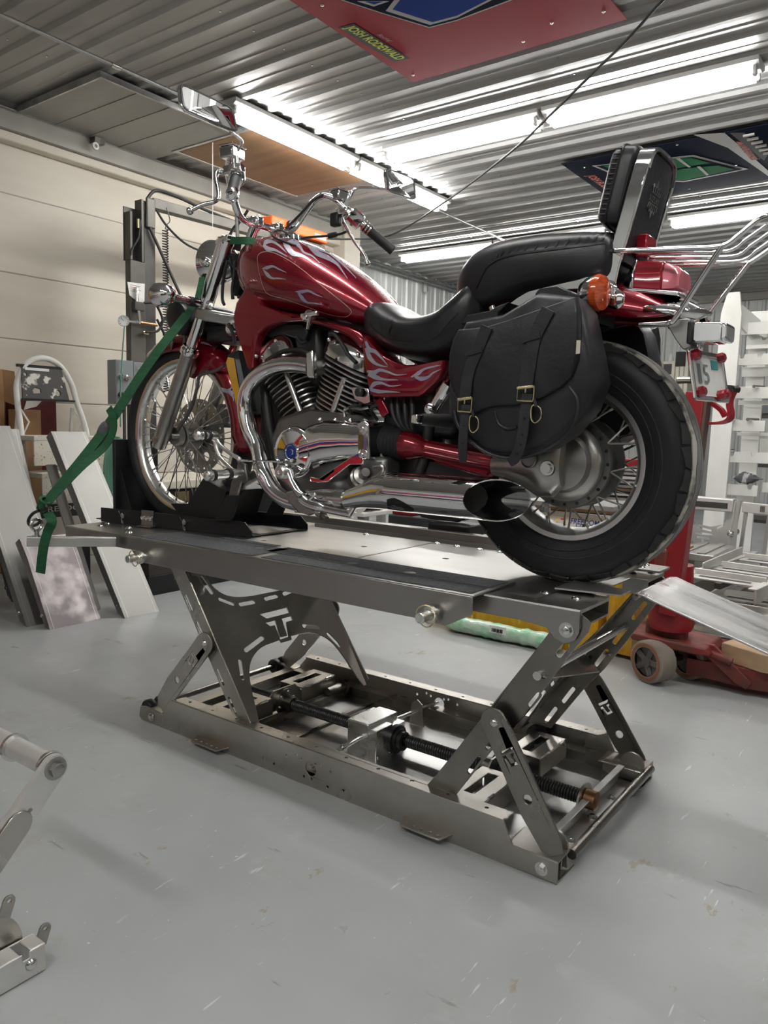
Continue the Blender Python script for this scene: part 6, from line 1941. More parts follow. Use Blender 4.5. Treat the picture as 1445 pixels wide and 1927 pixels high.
# ================================================================ leaning ramps at the left
def lean_ramp(y0, y1, xb, xt, zt, label, mt='alu_satin', flange=.06, bend=None, group=None):
    """channel ramp with its foot at (xb, floor) leaning back to (xt, zt)"""
    t = thing('aluminium_ramp', label, 'ramp', ((xb + xt) / 2, (y0 + y1) / 2, 0), group)
    d = V((xt - xb, 0, zt)).normalized()
    n = V((d.z, 0, -d.x))
    if n.x < 0:
        n = -n
    a, b_ = V((xb, 0, 0)), V((xt, 0, zt))
    path = [a, b_] if not bend else [a, V((bend[0], 0, bend[1])), b_]
    m = MB()
    m.rings([[p + V((0, y0, 0)), p + V((0, y1, 0)), p + V((0, y1, 0)) - n * .004, p + V((0, y0, 0)) - n * .004] for p in path])
    m.build('ramp_face', mt, t, bevel=.001)
    for y in (y0, y1 - .004):
        m = MB()
        q = [p - n * flange for p in path]
        q[0] = path[0] + d * .05 - n * flange * .7 if not bend else q[0]
        q[0].z = max(q[0].z, .002)
        m.rings([[p + V((0, y, 0)), p + V((0, y + .004, 0)), w_ + V((0, y + .004, 0)), w_ + V((0, y, 0))] for p, w_ in zip(path, q)])
        m.build('ramp_flange', mt, t, bevel=.001)
    # folded tread lines along both edges
    for y in (y0 + .022, y1 - .022):
        m = MB()
        m.rings([[p + V((0, y - .001, 0)) + n * .0006, p + V((0, y + .001, 0)) + n * .0006, p + V((0, y + .001, 0)), p + V((0, y - .001, 0))] for p in path])
        m.build('fold_line', 'alu_dull', t)
    MB().lathe(a + d * .09 + V((0, y0, 0)) - n * .03, (0, -1, 0), [(0, .010), (.004, .009), (.006, 0)], 12).build('rivet', 'zinc', t)
    return t


lean_ramp(.15, .437, -2.80, -3.07, .43, 'short bent aluminium ramp with a blotchy purple grey face, standing frontmost under the green strap', 'alu_blotchy', .05, (-3.0, .34))
lean_ramp(.10, .37, -2.93, -3.55, 1.0, 'long aluminium ramp leaning at the left edge behind the short blotchy ramp')
lean_ramp(.526, .748, -2.72, -3.40, .974, 'long aluminium ramp leaning under the white step stool, next to the lift table')
for k, lb in enumerate(('nearest', 'middle', 'rearmost')):
    lean_ramp(.30 + .012 * k, .49, -3.30 - .10 * k, -3.68 - .10 * k, .98, lb + ' of three ramps packed edge on at the left behind the long ramp', flange=.05)
bxd = thing('sheet_metal_channel', 'dull grey bent channel standing between the two leaning ramps', 'channel', (-3.1, .55, 0))
MB().prism([(-3.0, .50, 0), (-3.0, .56, 0), (-3.42, .56, .78), (-3.42, .50, .78)], (.01, 0, .004)).build('web', 'alu_dull', bxd)
MB().prism([(-3.0, .56, 0), (-3.08, .56, 0), (-3.50, .56, .78), (-3.42, .56, .78)], (0, .004, 0)).build('flange', 'alu_dull', bxd)
bz = thing('lettered_plate', 'dark plate with cut-out letters between the leaning ramps', 'sign', (-3.46, .62, 0))
MB().box(-3.47, -3.46, .495, .80, .0, .56).build('plate', 'steel_black', bz)
MB().box(-3.462, -3.452, .495, .80, .55, .562).build('rim_strip', 'alu', bz)
lettering('FREEDOM', (-3.458, .50, .505), (0, 1, 0), (0, 0, 1), .29, .032, offset=.01).build('lettering', 'alu', bz, smooth=False)
MB().box(-3.46, -3.455, .45, .79, .30, .47).build('sheet', 'alu_dull', bz)

# ---------------------------------------------------------------- step stool, boxes
st = thing('step_stool', 'white tubular step stool with a paint-spattered black tray', 'stool', (-3.95, .85, 0))
hp = [(-3.72, .575, 0), (-3.90, .63, .85), (-3.97, .64, 1.15), (-4.0, .66, 1.27), (-4.0, .72, 1.385), (-4.0, .83, 1.43), (-4.0, .94, 1.395), (-4.0, 1.02, 1.29), (-3.98, 1.05, 1.16), (-3.90, 1.08, .90), (-3.72, 1.12, 0)]
MB().tube(spline(hp, 6), .0185, 12).build('hoop_frame', 'white_paint', st)
for y in (.66, 1.03):
    MB().tube([(-4.0, y, 1.12), (-4.19, y + (.02 if y > .8 else -.02), 0)], .012, 10).build('rear_leg', 'white_paint', st)
    MB().tube([(-3.97, y + .0, 1.10), (-3.93, y + .03, 1.02), (-3.96, y, .93)], .006, 8).build('brace_wire', 'white_paint', st)
tr_ = MB()
tr_.plate([(.665, 0), (.98, 0), (.95, .205), (.68, .205)], [[(.74, .035), (.79, .04), (.79, .065), (.755, .075), (.735, .055)], circ(.905, .045, .020, 10), circ(.70, .155, .012, 8), circ(.94, .09, .010, 8)], (-3.955, 0, 1.165), (0, 1, 0), (-.18, 0, .98), .012)
tr_ = tr_.build('tool_tray', 'spatter', st, bevel=.002)
MB().box(-3.96, -3.90, .66, .99, 1.155, 1.168).build('tray_lip', 'black_plastic', tr_)
MB().bar((-4.0, .66, 1.372), (-4.0, .97, 1.372), .03, .018).build('tray_lip', 'black_plastic', tr_)
MB().box(-3.985, -3.978, .70, .86, 1.345, 1.362).build('tray_label', 'label_white', tr_)
for k, (z, x) in enumerate(((.94, -3.68), (.72, -3.60))):
    MB().box(x - .26, x, .58, 1.09, z - .03, z).build('step', 'step_spotted', st, bevel=.004)
    MB().box(x - .012, x, .58, 1.09, z - .18, z - .03).build('step_apron', 'step_spotted', st, bevel=.003)
b_ = MB().box(-4.54, -4.34, .25, .75, 0, 1.36)
cb = b_.single('cardboard_box', 'cardboard', 'tall open cardboard box at the left edge against the cream wall', 'box', bevel=.003)
MB().prism([(-4.345, .74, 1.36), (-4.345, .75, 1.15), (-4.30, .82, 1.12), (-4.30, .80, 1.35)], (.004, 0, 0)).build('box_flap', 'cardboard', cb)
MB().box(-4.335, -4.24, .77, .945, .0, 1.10).single('cardboard_box', 'cardboard', 'smaller cardboard box behind the left leg of the step stool', 'box', bevel=.003)
m = MB().box(-4.54, -4.345, .86, 1.12, 0, 1.17).single('file_cabinet', 'maroon', 'dark maroon cabinet behind the step stool', 'cabinet', bevel=.004)
MB().prism([(-4.34, .88, 1.10), (-4.34, .97, 1.125), (-4.32, 1.0, 1.165), (-4.34, .90, 1.16)], (.002, 0, 0)).build('paper_slip', 'paper', m)
MB().box(-4.345, -4.342, .88, 1.09, .55, .57).build('drawer_gap', 'black_ink', m)

# ---------------------------------------------------------------- steel column with arm, gauge and boxes
po = thing('steel_column', 'dark steel column with a pressure gauge and grey switch boxes beside the cream wall', 'column', (-3.95, 1.52, 0))
MB().box(-4.0, -3.90, 1.535, 1.63, 0, 2.56).build('main_tube', 'steel_black2', po, bevel=.004)
MB().box(-3.95, -3.89, 1.415, 1.535, 0, 2.14).build('front_plate', 'steel_dull', po, bevel=.004)
MB().box(-3.96, -3.95, 1.41, 1.535, 2.14, 2.50).build('back_plate', 'steel_black2', po)
for y in (1.413, 1.505):
    MB().box(-3.96, -3.885, y, y + .018, 2.14, 2.46 if y < 1.5 else 2.56).build('side_flange', 'steel_dull', po, bevel=.002)
MB().box(-3.90, -3.88, 1.545, 1.62, 2.38, 2.585).build('cap_tube', 'steel_dull', po, bevel=.01)
MB().bar((-3.94, 1.62, 2.565), (-3.94, 3.45, 2.60), .075, .07).build('arm_beam', 'steel_dull', po, bevel=.004)
MB().tube([(-3.89, 1.50, 2.42), (-3.885, 1.48, 2.30), (-3.885, 1.42, 2.20), (-3.885, 1.415, 2.17)], .008, 8).build('hose', 'rubber', po)
MB().cyl((-3.885, 1.475, 2.36), (-3.885, 1.475, 2.42), .009, n=8).build('hose_fitting', 'zinc_yellow', po)
MB().tube([(-3.88, 1.57, 2.38), (-3.85, 1.78, 2.0), (-3.80, 1.92, 1.72)], .011, 8).build('diagonal_stay', 'steel_black2', po)
MB().tube(spline([(-3.92, 1.58, 2.585), (-3.92, 1.66, 2.66), (-3.92, 1.85, 2.66), (-3.92, 2.1, 2.63), (-3.92, 2.5, 2.60)], 6), .012, 8).build('arm_hose', 'rubber', po)
MB().tube(spline([(-3.90, 1.64, 2.52), (-3.88, 1.72, 2.42), (-3.88, 1.9, 2.33), (-3.88, 2.15, 2.31), (-3.88, 2.45, 2.34)], 6), .008, 8).build('arm_cable', 'rubber', po)
MB().tube([(-3.88 + .012 * math.cos(k * .9) + .0, 1.70 + .024 * math.sin(k * .9), 2.40 - k * .0026) for k in range(440)], .0042, 5).build('coil_hose', 'rubber', po)
MB().tube(spline([(-3.88, 1.71, 2.55), (-3.88, 1.74, 2.47), (-3.88, 1.71, 2.43), (-3.88, 1.70, 2.40)], 5), .004, 6).build('hanger_hook', 'steel_dull', po)
pg = MB().prism([(-3.885, 1.385, 1.985), (-3.885, 1.525, 1.995), (-3.885, 1.52, 1.865), (-3.885, 1.46, 1.868), (-3.885, 1.40, 1.90)], (.003, 0, 0)).build('paper_tag', 'paper', po)
for k in range(4):
    MB().box(-3.8815, -3.881, 1.405, 1.49 - .01 * (k % 2), 1.968 - .013 * k, 1.971 - .013 * k).build('print_line', 'red_ink' if k == 1 else 'engine_grey', pg)
MB().cyl((-3.865, 1.45, 1.86), (-3.865, 1.45, 1.96), .014, n=12).build('valve_stem', 'alu_milled', po)
MB().box(-3.90, -3.85, 1.42, 1.50, 1.80, 1.86).build('valve_body', 'steel_black2', po, bevel=.006)
MB().tube([(-3.85, 1.45, 1.80), (-3.85, 1.46, 1.72), (-3.85, 1.37, 1.718)], .010, 8).build('pipe_fitting', 'zinc', po)
MB().tube([(-3.85, 1.46, 1.72), (-3.85, 1.60, 1.72)], .011, 8).build('pipe_fitting', 'copper', po)
gg = MB().lathe((-3.86, 1.335, 1.716), (1, -.55, 0), [(-.02, 0), (-.02, .036), (.012, .038), (.012, .034), (.010, .033)], 24).build('pressure_gauge', 'chrome_soft', po)
MB().lathe((-3.86, 1.335, 1.716), (1, -.55, 0), [(.009, .034), (.0095, 0)], 24).build('gauge_dial', 'gauge_glass', gg)
gd = V((1, -.55, 0)).normalized()
gs = V((.55, 1, 0)).normalized()
MB().bar(V((-3.86, 1.335, 1.716)) + gd * .0105, V((-3.86, 1.335, 1.716)) + gd * .0105 + gs * -.016 + V((0, 0, .018)), .003, .001, up=gd).build('gauge_needle', 'black_ink', gg)
for k in range(9):
    a = math.radians(-130 + 260 * k / 8)
    q = V((-3.86, 1.335, 1.716)) + gd * .0103 + gs * (.027 * math.sin(a)) + V((0, 0, .027 * math.cos(a)))
    MB().box(q.x - .001, q.x + .001, q.y - .002, q.y + .002, q.z - .002, q.z + .002).build('gauge_tick', 'black_ink', gg)
MB().tube(spline([(-3.85, 1.335, 1.68), (-3.84, 1.31, 1.5), (-3.83, 1.285, 1.25), (-3.83, 1.28, 1.0)], 5), .005, 6).build('gauge_hose', 'green_hose', po)
MB().tube(spline([(-3.86, 1.50, 1.86), (-3.84, 1.58, 1.86), (-3.84, 1.64, 1.76), (-3.84, 1.60, 1.68), (-3.84, 1.50, 1.66)], 5), .009, 8).build('hose', 'rubber', po)
MB().tube(spline([(-3.85, 1.62, 1.72), (-3.84, 1.70, 1.80), (-3.80, 1.85, 1.86), (-3.75, 2.0, 1.95)], 5), .010, 8).build('hose', 'rubber', po)
MB().tube(spline([(-3.85, 1.60, 1.76), (-3.84, 1.66, 1.65), (-3.84, 1.70, 1.50)], 5), .009, 8).build('hose', 'rubber', po)
MB().cyl((-3.86, 1.49, 1.655), (-3.86, 1.53, 1.655), .014, n=8).build('hose_fitting', 'zinc_yellow', po)
bx = MB().box(-3.96, -3.86, 1.27, 1.41, 1.155, 1.455).build('switch_box', 'box_grey', po, bevel=.004)
for y, z in ((1.305, 1.34), (1.355, 1.335), (1.305, 1.22)):
    MB().lathe((-3.86, y, z), (1, 0, 0), [(0, .020), (.012, .020), (.014, .013), (.028, .013), (.030, 0)], 16).build('push_button', 'chrome_soft' if z > 1.3 else 'black_plastic', bx)
b2 = MB().box(-3.95, -3.87, 1.42, 1.56, 1.16, 1.45).build('switch_box', 'box_grey', po, bevel=.004)
MB().box(-3.87, -3.865, 1.44, 1.47, 1.40, 1.415).build('box_latch', 'zinc', b2)
MB().cyl((-3.9, 1.36, .2), (-3.9, 1.36, 1.155), .012, n=8).build('conduit', 'steel_black2', po)
MB().box(-4.1, -3.75, 1.3, 1.75, 0, .02).build('base_plate', 'steel_black2', po)

wn = thing('winch', 'orange winch on the dark steel arm behind the handlebar', 'winch', (-3.94, 3.08, 2.62))
MB().box(-4.02, -3.86, 2.74, 3.43, 2.64, 2.735).build('winch_body', 'orange_paint', wn, bevel=.012)
MB().box(-3.86, -3.857, 3.26, 3.40, 2.66, 2.70).build('winch_label', 'label_white', wn)
MB().lathe((-3.85, 2.95, 2.69), (1, 0, 0), [(-.01, .045), (.02, .045), (.022, 0)], 20).build('winch_cap', 'black_plastic', wn)

hr = thing('hose_reel', 'red reel with a hanging coil of pale green hose beside the front wheel', 'reel', (-3.62, 1.05, 0))
MB().box(-3.58, -3.52, 1.125, 1.22, 0, .78).build('reel_stand', 'red_plain', hr, bevel=.01)
MB().lathe((-3.52, 1.20, .72), (1, 0, 0), [(-.03, 0), (-.03, .09), (.03, .09), (.03, 0)], 24).build('reel_drum', 'red_plain', hr)
for k in range(9):
    a = .0 + k * .012
    MB().tube(spline([(-3.55 + .006 * k, 1.045, .94), (-3.55 + .006 * k, .985 + a * .5, .86), (-3.55, .965 + a, .70), (-3.55, 1.0 + a * .3, .58 + .012 * k), (-3.55, 1.07 + a * .4, .62), (-3.55 + .004 * k, 1.09 + a * .2, .78), (-3.55 + .006 * k, 1.06, .93)], 5), .0075, 6).build('hose_loop', 'green_hose', hr)
lc = thing('storage_chest', 'black chest with a white lid behind the front wheel', 'chest', (-3.6, 1.9, 0))
MB().box(-3.95, -3.42, 1.30, 2.35, 0, .60).build('chest_body', 'black_plastic', lc, bevel=.01)
MB().box(-3.97, -3.39, 1.27, 2.38, .60, .66).build('chest_lid', 'beige_case', lc, bevel=.01)
gl = MB().box(-3.42, -3.41, 1.40, 1.52, .50, .58).build('vent_grille', 'zinc_yellow', lc)
db = thing('storage_crate', 'low dark crate with a brown top board under the lift table', 'crate', (-3.3, 1.5, 0))
MB().box(-3.36, -3.06, .93, 2.15, 0, .12).build('crate_base', 'black_plastic', db, bevel=.004)
MB().box(-3.36, -3.06, .93, 2.15, .1205, .23).build('crate_top', 'dark_brown', db, bevel=.004)
d2 = thing('dark_cabinet', 'stack of two dark grey drawers on the floor at the left edge', 'cabinet', (-4.0, .0, 0))
for k in range(2):
    dr = MB().box(-4.3, -3.62, -.35, .27, .005 + .21 * k, .20 + .21 * k).build('drawer', 'box_dark', d2, bevel=.01)
    MB().box(-3.62, -3.615, -.3, .22, .09 + .21 * k, .10 + .21 * k).build('drawer_pull', 'black_ink', dr)

# ---------------------------------------------------------------- yellow parcel and green roll
yp = thing('wrapped_parcel', 'long low parcel in yellow stretch wrap on the floor behind the lift', 'parcel', (-.95, 1.75, 0))
m = MB()
rs = []
random.seed(3)
for i in range(29):
    x = -1.46 + i * .0335
    j = lambda: random.uniform(-.008, .008)
    h_ = .17 + .03 * (i / 28)
    rs.append([(x, 1.56 + j(), .0), (x, 1.55 + j(), .06), (x, 1.555 + j(), h_ - .03), (x, 1.575 + j(), h_ + j()), (x, 1.75, h_ + j()), (x, 1.95, h_ + j()), (x, 1.97, h_ - .03), (x, 1.965, 0)])
m.rings(rs)
m.build('wrap', 'yellow_wrap', yp)
m = MB()
rs = []
for i in range(9):
    z = .02 + i * .046
    rs.append([(-.50 + random.uniform(-.012, .012), 1.60 + random.uniform(-.012, .012), z), (-.37 + random.uniform(-.01, .01), 1.585 + random.uniform(-.012, .012), z), (-.36, 1.95, z), (-.50, 1.95, z)])
m = MB().rings(rs)
m.build('wrap_end', 'yellow_wrap', yp)
for x in (-1.2, -.93, -.66):
    MB().box(x, x + .012, 1.546, 1.56, .01, .18).build('tape_band', 'yellow_tape', yp)
gr = thing('wrapped_roll', 'green roll in clear bubble wrap lying on the floor before the yellow parcel', 'roll', (-1.0, 1.48, 0))
rs = []
for i in range(25):
    x = -1.30 + i * .026
    r = .042 + random.uniform(-.004, .004) - (.012 if i in (0, 24) else 0)
    rs.append([(x, 1.492 + .0 * i + r * 1.1 * math.cos(2 * PI * k / 12) * random.uniform(.93, 1.07), .0445 + r * math.sin(2 * PI * k / 12) * random.uniform(.93, 1.03)) for k in range(12)])
MB().rings(rs).build('bubble_wrap', 'green_wrap', gr)
MB().prism([(-1.03, 1.437, .05), (-.94, 1.437, .05), (-.94, 1.442, .085), (-1.03, 1.442, .085)], (0, -.003, 0)).build('barcode_label', 'label_white', gr)
for k in range(7):
    MB().box(-1.015 + k * .009, -1.011 + k * .009 + .002 * (k % 2), 1.431, 1.4335, .056, .074).build('barcode_bar', 'black_ink', gr)

# ---------------------------------------------------------------- pallet jack
pj = thing('pallet_jack', 'worn red pallet jack with an upright tow bar behind the rear wheel', 'pallet jack', (-.1, 1.5, 0))
for y, x in ((1.36, -.205), (1.52, -.085)):
    wh = MB().lathe((x, y, .092), (.5, 1, 0), [(-.045, .062), (-.045, .080), (-.038, .091), (.038, .091), (.045, .080), (.045, .062)], 36).build('steer_wheel', 'wheel_poly', pj)
    MB().lathe((x, y, .092), (.5, 1, 0), [(-.046, .066), (-.047, .076), (-.0455, .080)], 36).build('wheel_band', 'wheel_rim_rust', wh)
    MB().lathe((x, y, .092), (.5, 1, 0), [(-.030, 0), (-.030, .064), (.03, .064), (.03, 0)], 30).build('wheel_hub', 'wheel_hub', wh)
    for k in range(5):
        a = 2 * PI * k / 5
        MB().bar(V((x, y, .092)) + V((.5, 1, 0)).normalized() * -.034, V((x, y, .092)) + V((.5, 1, 0)).normalized() * -.034 + V((math.cos(a), -.5 * math.cos(a), math.sin(a))) * .058, .022, .012, up=(0, 1, 0)).build('hub_rib', 'wheel_hub', wh)
    MB().lathe((x, y, .092), (.5, 1, 0), [(-.044, 0), (-.044, .022), (-.03, .024)], 18).build('hub_cap', 'wheel_hub', wh)
MB().cyl((-.21, 1.35, .092), (-.10, 1.54, .092), .014, n=10).build('wheel_axle', 'steel_dark', pj)
MB().box(-.27, -.10, 1.42, 1.50, .13, .26).build('steer_fork', 'red_worn', pj, bevel=.02)
MB().lathe((-.17, 1.46, .22), (0, 0, 1), [(0, 0), (0, .085), (.03, .095), (.10, .095), (.12, .085), (.28, .075), (.29, 0)], 28).build('pump_body', 'red_plain', pj)
MB().box(-.30, -.17, 1.40, 1.52, .44, .53).build('pump_reservoir', 'red_plain', pj, bevel=.01)
MB().box(-.29, -.19, 1.41, 1.51, .53, .536).build('reservoir_cap', 'white_wood', pj)
MB().prism([(-.34, 1.36, .195), (.0, 1.36, .185), (.02, 1.36, .155), (-.06, 1.36, .150), (-.30, 1.36, .165)], (0, .25, 0)).build('chassis_plate', 'red_worn', pj, bevel=.008)
dp = V((-.012, 0, .10)).normalized()
h0, h1 = V((-.155, 1.38, .30)), V((-.105, 1.38, 1.22))
MB().bar(h0, h1, .075, .085, up=(0, 1, 0)).build('tow_bar', 'red_plain', pj, bevel=.006)
MB().bar(h0.lerp(h1, .70) + V((.043, .0, 0)), h1 + V((.043, 0, 0)), .012, .07, up=(0, 1, 0)).build('tow_bar_face', 'brown_rust', pj)
MB().bar(h0.lerp(h1, .06) + V((-.05, -.03, 0)), h0.lerp(h1, .30) + V((-.05, -.03, 0)), .05, .05, up=(0, 1, 0)).build('tow_bar_gusset', 'red_worn', pj, bevel=.012)
pts = [(-0.001,1.4,1.238),(0.028,1.4,1.234),(0.026,1.4,1.224),(0.015,1.4,1.196),(0.014,1.4,1.168),(0.02,1.4,1.141),(0.02,1.4,1.12),(0.008,1.4,1.106),(-0.018,1.4,1.098),(-0.061,1.4,1.095)]
lp = [V(p) for p in pts]
webbing(lp[2:], .020, 'handle_loop', pj, 'red_plain', side=(.3, 1, 0), th=.005)
webbing([lp[0] + V((-.04, 0, .005)), lp[0], lp[1], lp[2]], .024, 'handle_grip', pj, 'rubber', side=(.3, 1, 0), th=.010)
lv = [V(p) for p in [(-0.053,1.38,1.178),(-0.031,1.38,1.164),(-0.01,1.38,1.147),(0.005,1.38,1.123)]]
webbing(lv, .010, 'release_lever', pj, 'red_plain', side=(.4, 1, 0), th=.008)
MB().tube([V(p) for p in [(-0.201,1.42,1.269),(-0.167,1.42,1.271),(-0.126,1.42,1.269)]], .014, 12).build('handle_bar', 'steel_black2', pj)
MB().tube([V(p) for p in [(-0.198,1.41,1.273),(-0.165,1.41,1.274),(-0.123,1.41,1.272)]], .009, 10).build('handle_bar', 'chrome_soft', pj)
for y in (1.44, 1.72):
    fk = MB().prism([(-.09, y, .11), (.12, y, .11), (.85, y, .105), (.85, y, .055), (.16, y, .03), (-.09, y, .042)], (0, .15, 0)).build('fork_arm', 'red_worn', pj, bevel=.006)
MB().prism([(-.06, 1.44, .185), (.02, 1.44, .19), (.17, 1.44, .06), (.15, 1.44, .03), (.10, 1.44, .05), (.0, 1.44, .13)], (0, -.02, 0)).build('push_link', 'red_worn', pj, bevel=.004)
MB().tube([(-.10, 1.425, .165), (.0, 1.425, .155), (.09, 1.425, .13)], .018, 12).build('push_rod', 'red_worn', pj)
pw = thing('timber_block', 'pale timber block lying across the red fork arms', 'timber', (.2, 1.55, .11))
MB().prism([(.03, 1.5, .1115), (.20, 1.42, .1115), (.55, 1.42, .1115), (.55, 1.62, .1115), (.06, 1.62, .1115)], (0, 0, .075)).build('block', 'wood', pw, bevel=.004)

# ---------------------------------------------------------------- white rack with notched shelves
rk_ = thing('notched_rack', 'tall white painted rack with notched shelf boards at the right edge', 'rack', (-.3, 4.35, 0))
pl = [V(p) for p in [(-0.665,4.15,2.074),(-0.582,4.15,2.076),(-0.559,4.15,1.92),(-0.561,4.15,1.577),(-0.569,4.15,0.929),(-0.713,4.15,0.923),(-0.693,4.15,1.486),(-0.7,4.15,1.929)]]
lo = pl[4] + (pl[4] - pl[2]).normalized() * .62
lo2 = pl[5] + (pl[5] - pl[7]).normalized() * .62
MB().prism([pl[0], pl[1], pl[2], pl[3], lo, lo2, pl[7]], (0, .03, 0)).build('front_upright', 'white_wood', rk_, bevel=.003)
for x0, x1 in ((-.555, -.43), (.15, .28)):
    MB().box(x0, x1, 4.43, 4.46, 0, 1.97).build('rear_upright', 'white_wood', rk_, bevel=.003)
MB().prism([(-.60, 4.18, 2.0), (-.50, 4.44, 1.9), (-.50, 4.44, 1.72), (-.60, 4.18, 1.85)], (.02, 0, 0)).build('top_bracket', 'white_wood', rk_, bevel=.003)


def shelf_board(y, x0, x1, z0, z1, notches):
    ol = [(x0, z0), (x1, z0), (x1, z1)]
    for c_ in sorted(notches, reverse=True):
        ol += [(c_ + .018, z1), (c_ + .014, z1 - .022)] + [(c_ + .012 * math.cos(t), z1 - .024 - .010 * math.sin(t)) for t in (.4, 1.2, 2.0, 2.8)] + [(c_ - .014, z1 - .020), (c_ - .018, z1)]
    ol.append((x0, z1))
    return MB().plate(ol, [], (0, y, 0), (1, 0, 0), (0, 0, 1), .018).build('shelf_board', 'white_wood', rk_, bevel=.002)


for y, x0, x1, z0, z1, nt_ in ((4.30, -.585, .35, 1.785, 1.872, (-.57, -.30)), (4.38, -.56, .3, 1.69, 1.782, (-.44,)), (4.30, -.59, .35, 1.565, 1.645, (-.565, -.445)), (4.38, -.575, .3, 1.487, 1.556, ()),
                               (4.28, -.595, .35, 1.322, 1.405, (-.2,)), (4.38, -.585, .3, 1.278, 1.312, ()), (4.28, -.605, -.37, 1.083, 1.163, (-.59,)), (4.38, -.575, .35, 1.05, 1.075, ()),
                               (4.30, -.61, -.30, .85, .93, (-.585, -.435)), (4.30, -.26, .35, .85, .925, ()), (4.28, -.615, -.385, .606, .688, (-.44,)), (4.36, -.37, .35, .637, .71, ())):
    shelf_board(y, x0, x1, z0, z1, nt_)
for x, z, wh in ((-.585, 1.405, 'left end of the middle board'), (-.44, 1.405, 'right part of the middle board'), (-.60, 1.165, 'left end of the board below the middle'), (-.465, 1.168, 'right part of the board below the middle'), (-.605, .69, 'lowest board'), (-.62, .93, 'board beside the cloth bundle')):
    q = MB().cyl((x - .01, 4.20, z - .0), (x + .02, 4.40, z + .004), .012, n=12)
    q.single('steel_pin', 'zinc', 'steel pin on the white rack, ' + wh, 'pin', 'steel pins on the notched rack')
rc = thing('cloth_bundle', 'grey striped cloth bundle on the lower shelf of the white rack', 'cloth', (-.46, 4.33, .69))
rs = []
for i in range(13):
    t = i / 12
    rs.append([(-.57 + t * .2, 4.33 + .045 * math.cos(2 * PI * k / 10), .735 + (.045 * math.sin(PI * min(t * 1.1, 1)) + .004) * math.sin(2 * PI * k / 10) * random.uniform(.85, 1.1)) for k in range(10)])
MB().rings(rs).build('cloth', 'striped_cloth', rc)
bk_ = thing('dark_shelving', 'dark shelf unit with odds and ends seen through the white rack', 'shelving', (-.2, 5.1, 0))
for z in (.35, .80, 1.2, 1.55):
    MB().box(-.65, .55, 4.9, 5.3, z, z + .025).build('shelf', 'steel_black2', bk_)
for x in (-.65, -.05, .52):
    for y in (4.9, 5.27):
        MB().box(x, x + .03, y, y + .03, 0, 1.7).build('shelf_post', 'steel_black2', bk_)
for x0, x1, z, h_, mc, lb in ((-.60, -.42, .83, .20, 'white_wood', 'white carton on the dark shelf unit just right of the leaning rack board'), (-.35, -.12, .83, .12, 'box_dark', 'flat black case on the dark shelf unit behind the white rack'),
                              (-.58, -.30, 1.23, .18, 'box_grey', 'grey machine part box on the upper dark shelf'), (.05, .3, 1.23, .14, 'white_wood', 'low white carton on the upper dark shelf at the right'), (-.3, .2, .38, .22, 'alu_bright', 'bright metal part on the lowest dark shelf')):
    MB().box(x0, x1, 4.95, 5.2, z, z + h_).single('shelf_carton', mc, lb, 'carton', 'cartons on the dark shelf unit', bevel=.003)

# ---------------------------------------------------------------- spare lift frames and parts behind
fr_ = thing('spare_lift_frame', 'bare scissor arm frame standing upright under the white rack', 'frame', (-.42, 3.2, 0))
ol = [(-.62, .62), (-.62, .33), (-.55, .27), (-.40, .335), (-.34, .30), (-.30, .22), (-.285, .22), (-.285, .66), (-.30, .66), (-.325, .57), (-.37, .50), (-.44, .475), (-.53, .485), (-.585, .53), (-.60, .62)]
MB().plate(ol, [slot((-.56, .505), (-.53, .47), .012), slot((-.50, .462), (-.44, .452), .012), slot((-.40, .47), (-.365, .495), .012), slot((-.345, .535), (-.33, .57), .012),
               [(-.53, .42), (-.42, .415), (-.43, .432), (-.53, .437)], [(-.52, .395), (-.495, .395), (-.49, .345), (-.47, .345), (-.475, .395), (-.44, .395), (-.445, .41), (-.52, .41)], slot((-.37, .355), (-.345, .325), .012)], (0, 3.2, 0), (1, 0, 0), (0, 0, 1), .005).build('arm_sheet', 'alu_bright', fr_)
MB().box(-.62, -.30, 3.10, 3.19, .585, .665).build('beam', 'alu_bright', fr_, bevel=.006)
MB().box(-.60, -.33, 3.095, 3.10, .605, .64).build('beam_slot', 'steel_black2', fr_)
for y in (3.10, 3.24):
    MB().bar((-.285, y, .655), (-.325, y, .22), .006, .04, up=(0, 1, 0)).build('side_arm', 'alu_bright', fr_, bevel=.001)
    MB().lathe((-.30, y - .004, .455), (0, -1, 0), [(0, .022), (.006, .020), (.02, .008), (.02, 0)], 12).build('pivot', 'zinc', fr_)
MB().bar((-.255, 3.15, .62), (-.10, 3.15, .615), .03, .06).build('cross_tube', 'alu_bright', fr_, bevel=.003)
MB().box(-.155, -.13, 3.128, 3.134, .60, .635).build('barcode_label', 'engine_grey', fr_)
for x in (-.24, -.11):
    MB().bar((x, 3.18, .59), (x - .02, 3.18, .22), .02, .02).build('leg_tube', 'alu', fr_)
MB().box(-.62, -.1, 3.15, 3.30, 0, .22).build('frame_foot', 'alu_dull', fr_, bevel=.004)
cc = MB().box(-.20, .5, 3.72, 4.05, .0, .47).single('metal_crate', 'white_wood', 'pale metal crate standing behind the stacked lift bases at the right edge', 'crate', bevel=.01)
MB().box(-.2, .5, 3.72, 4.05, .47, .485).build('crate_lid', 'steel_black2', cc)


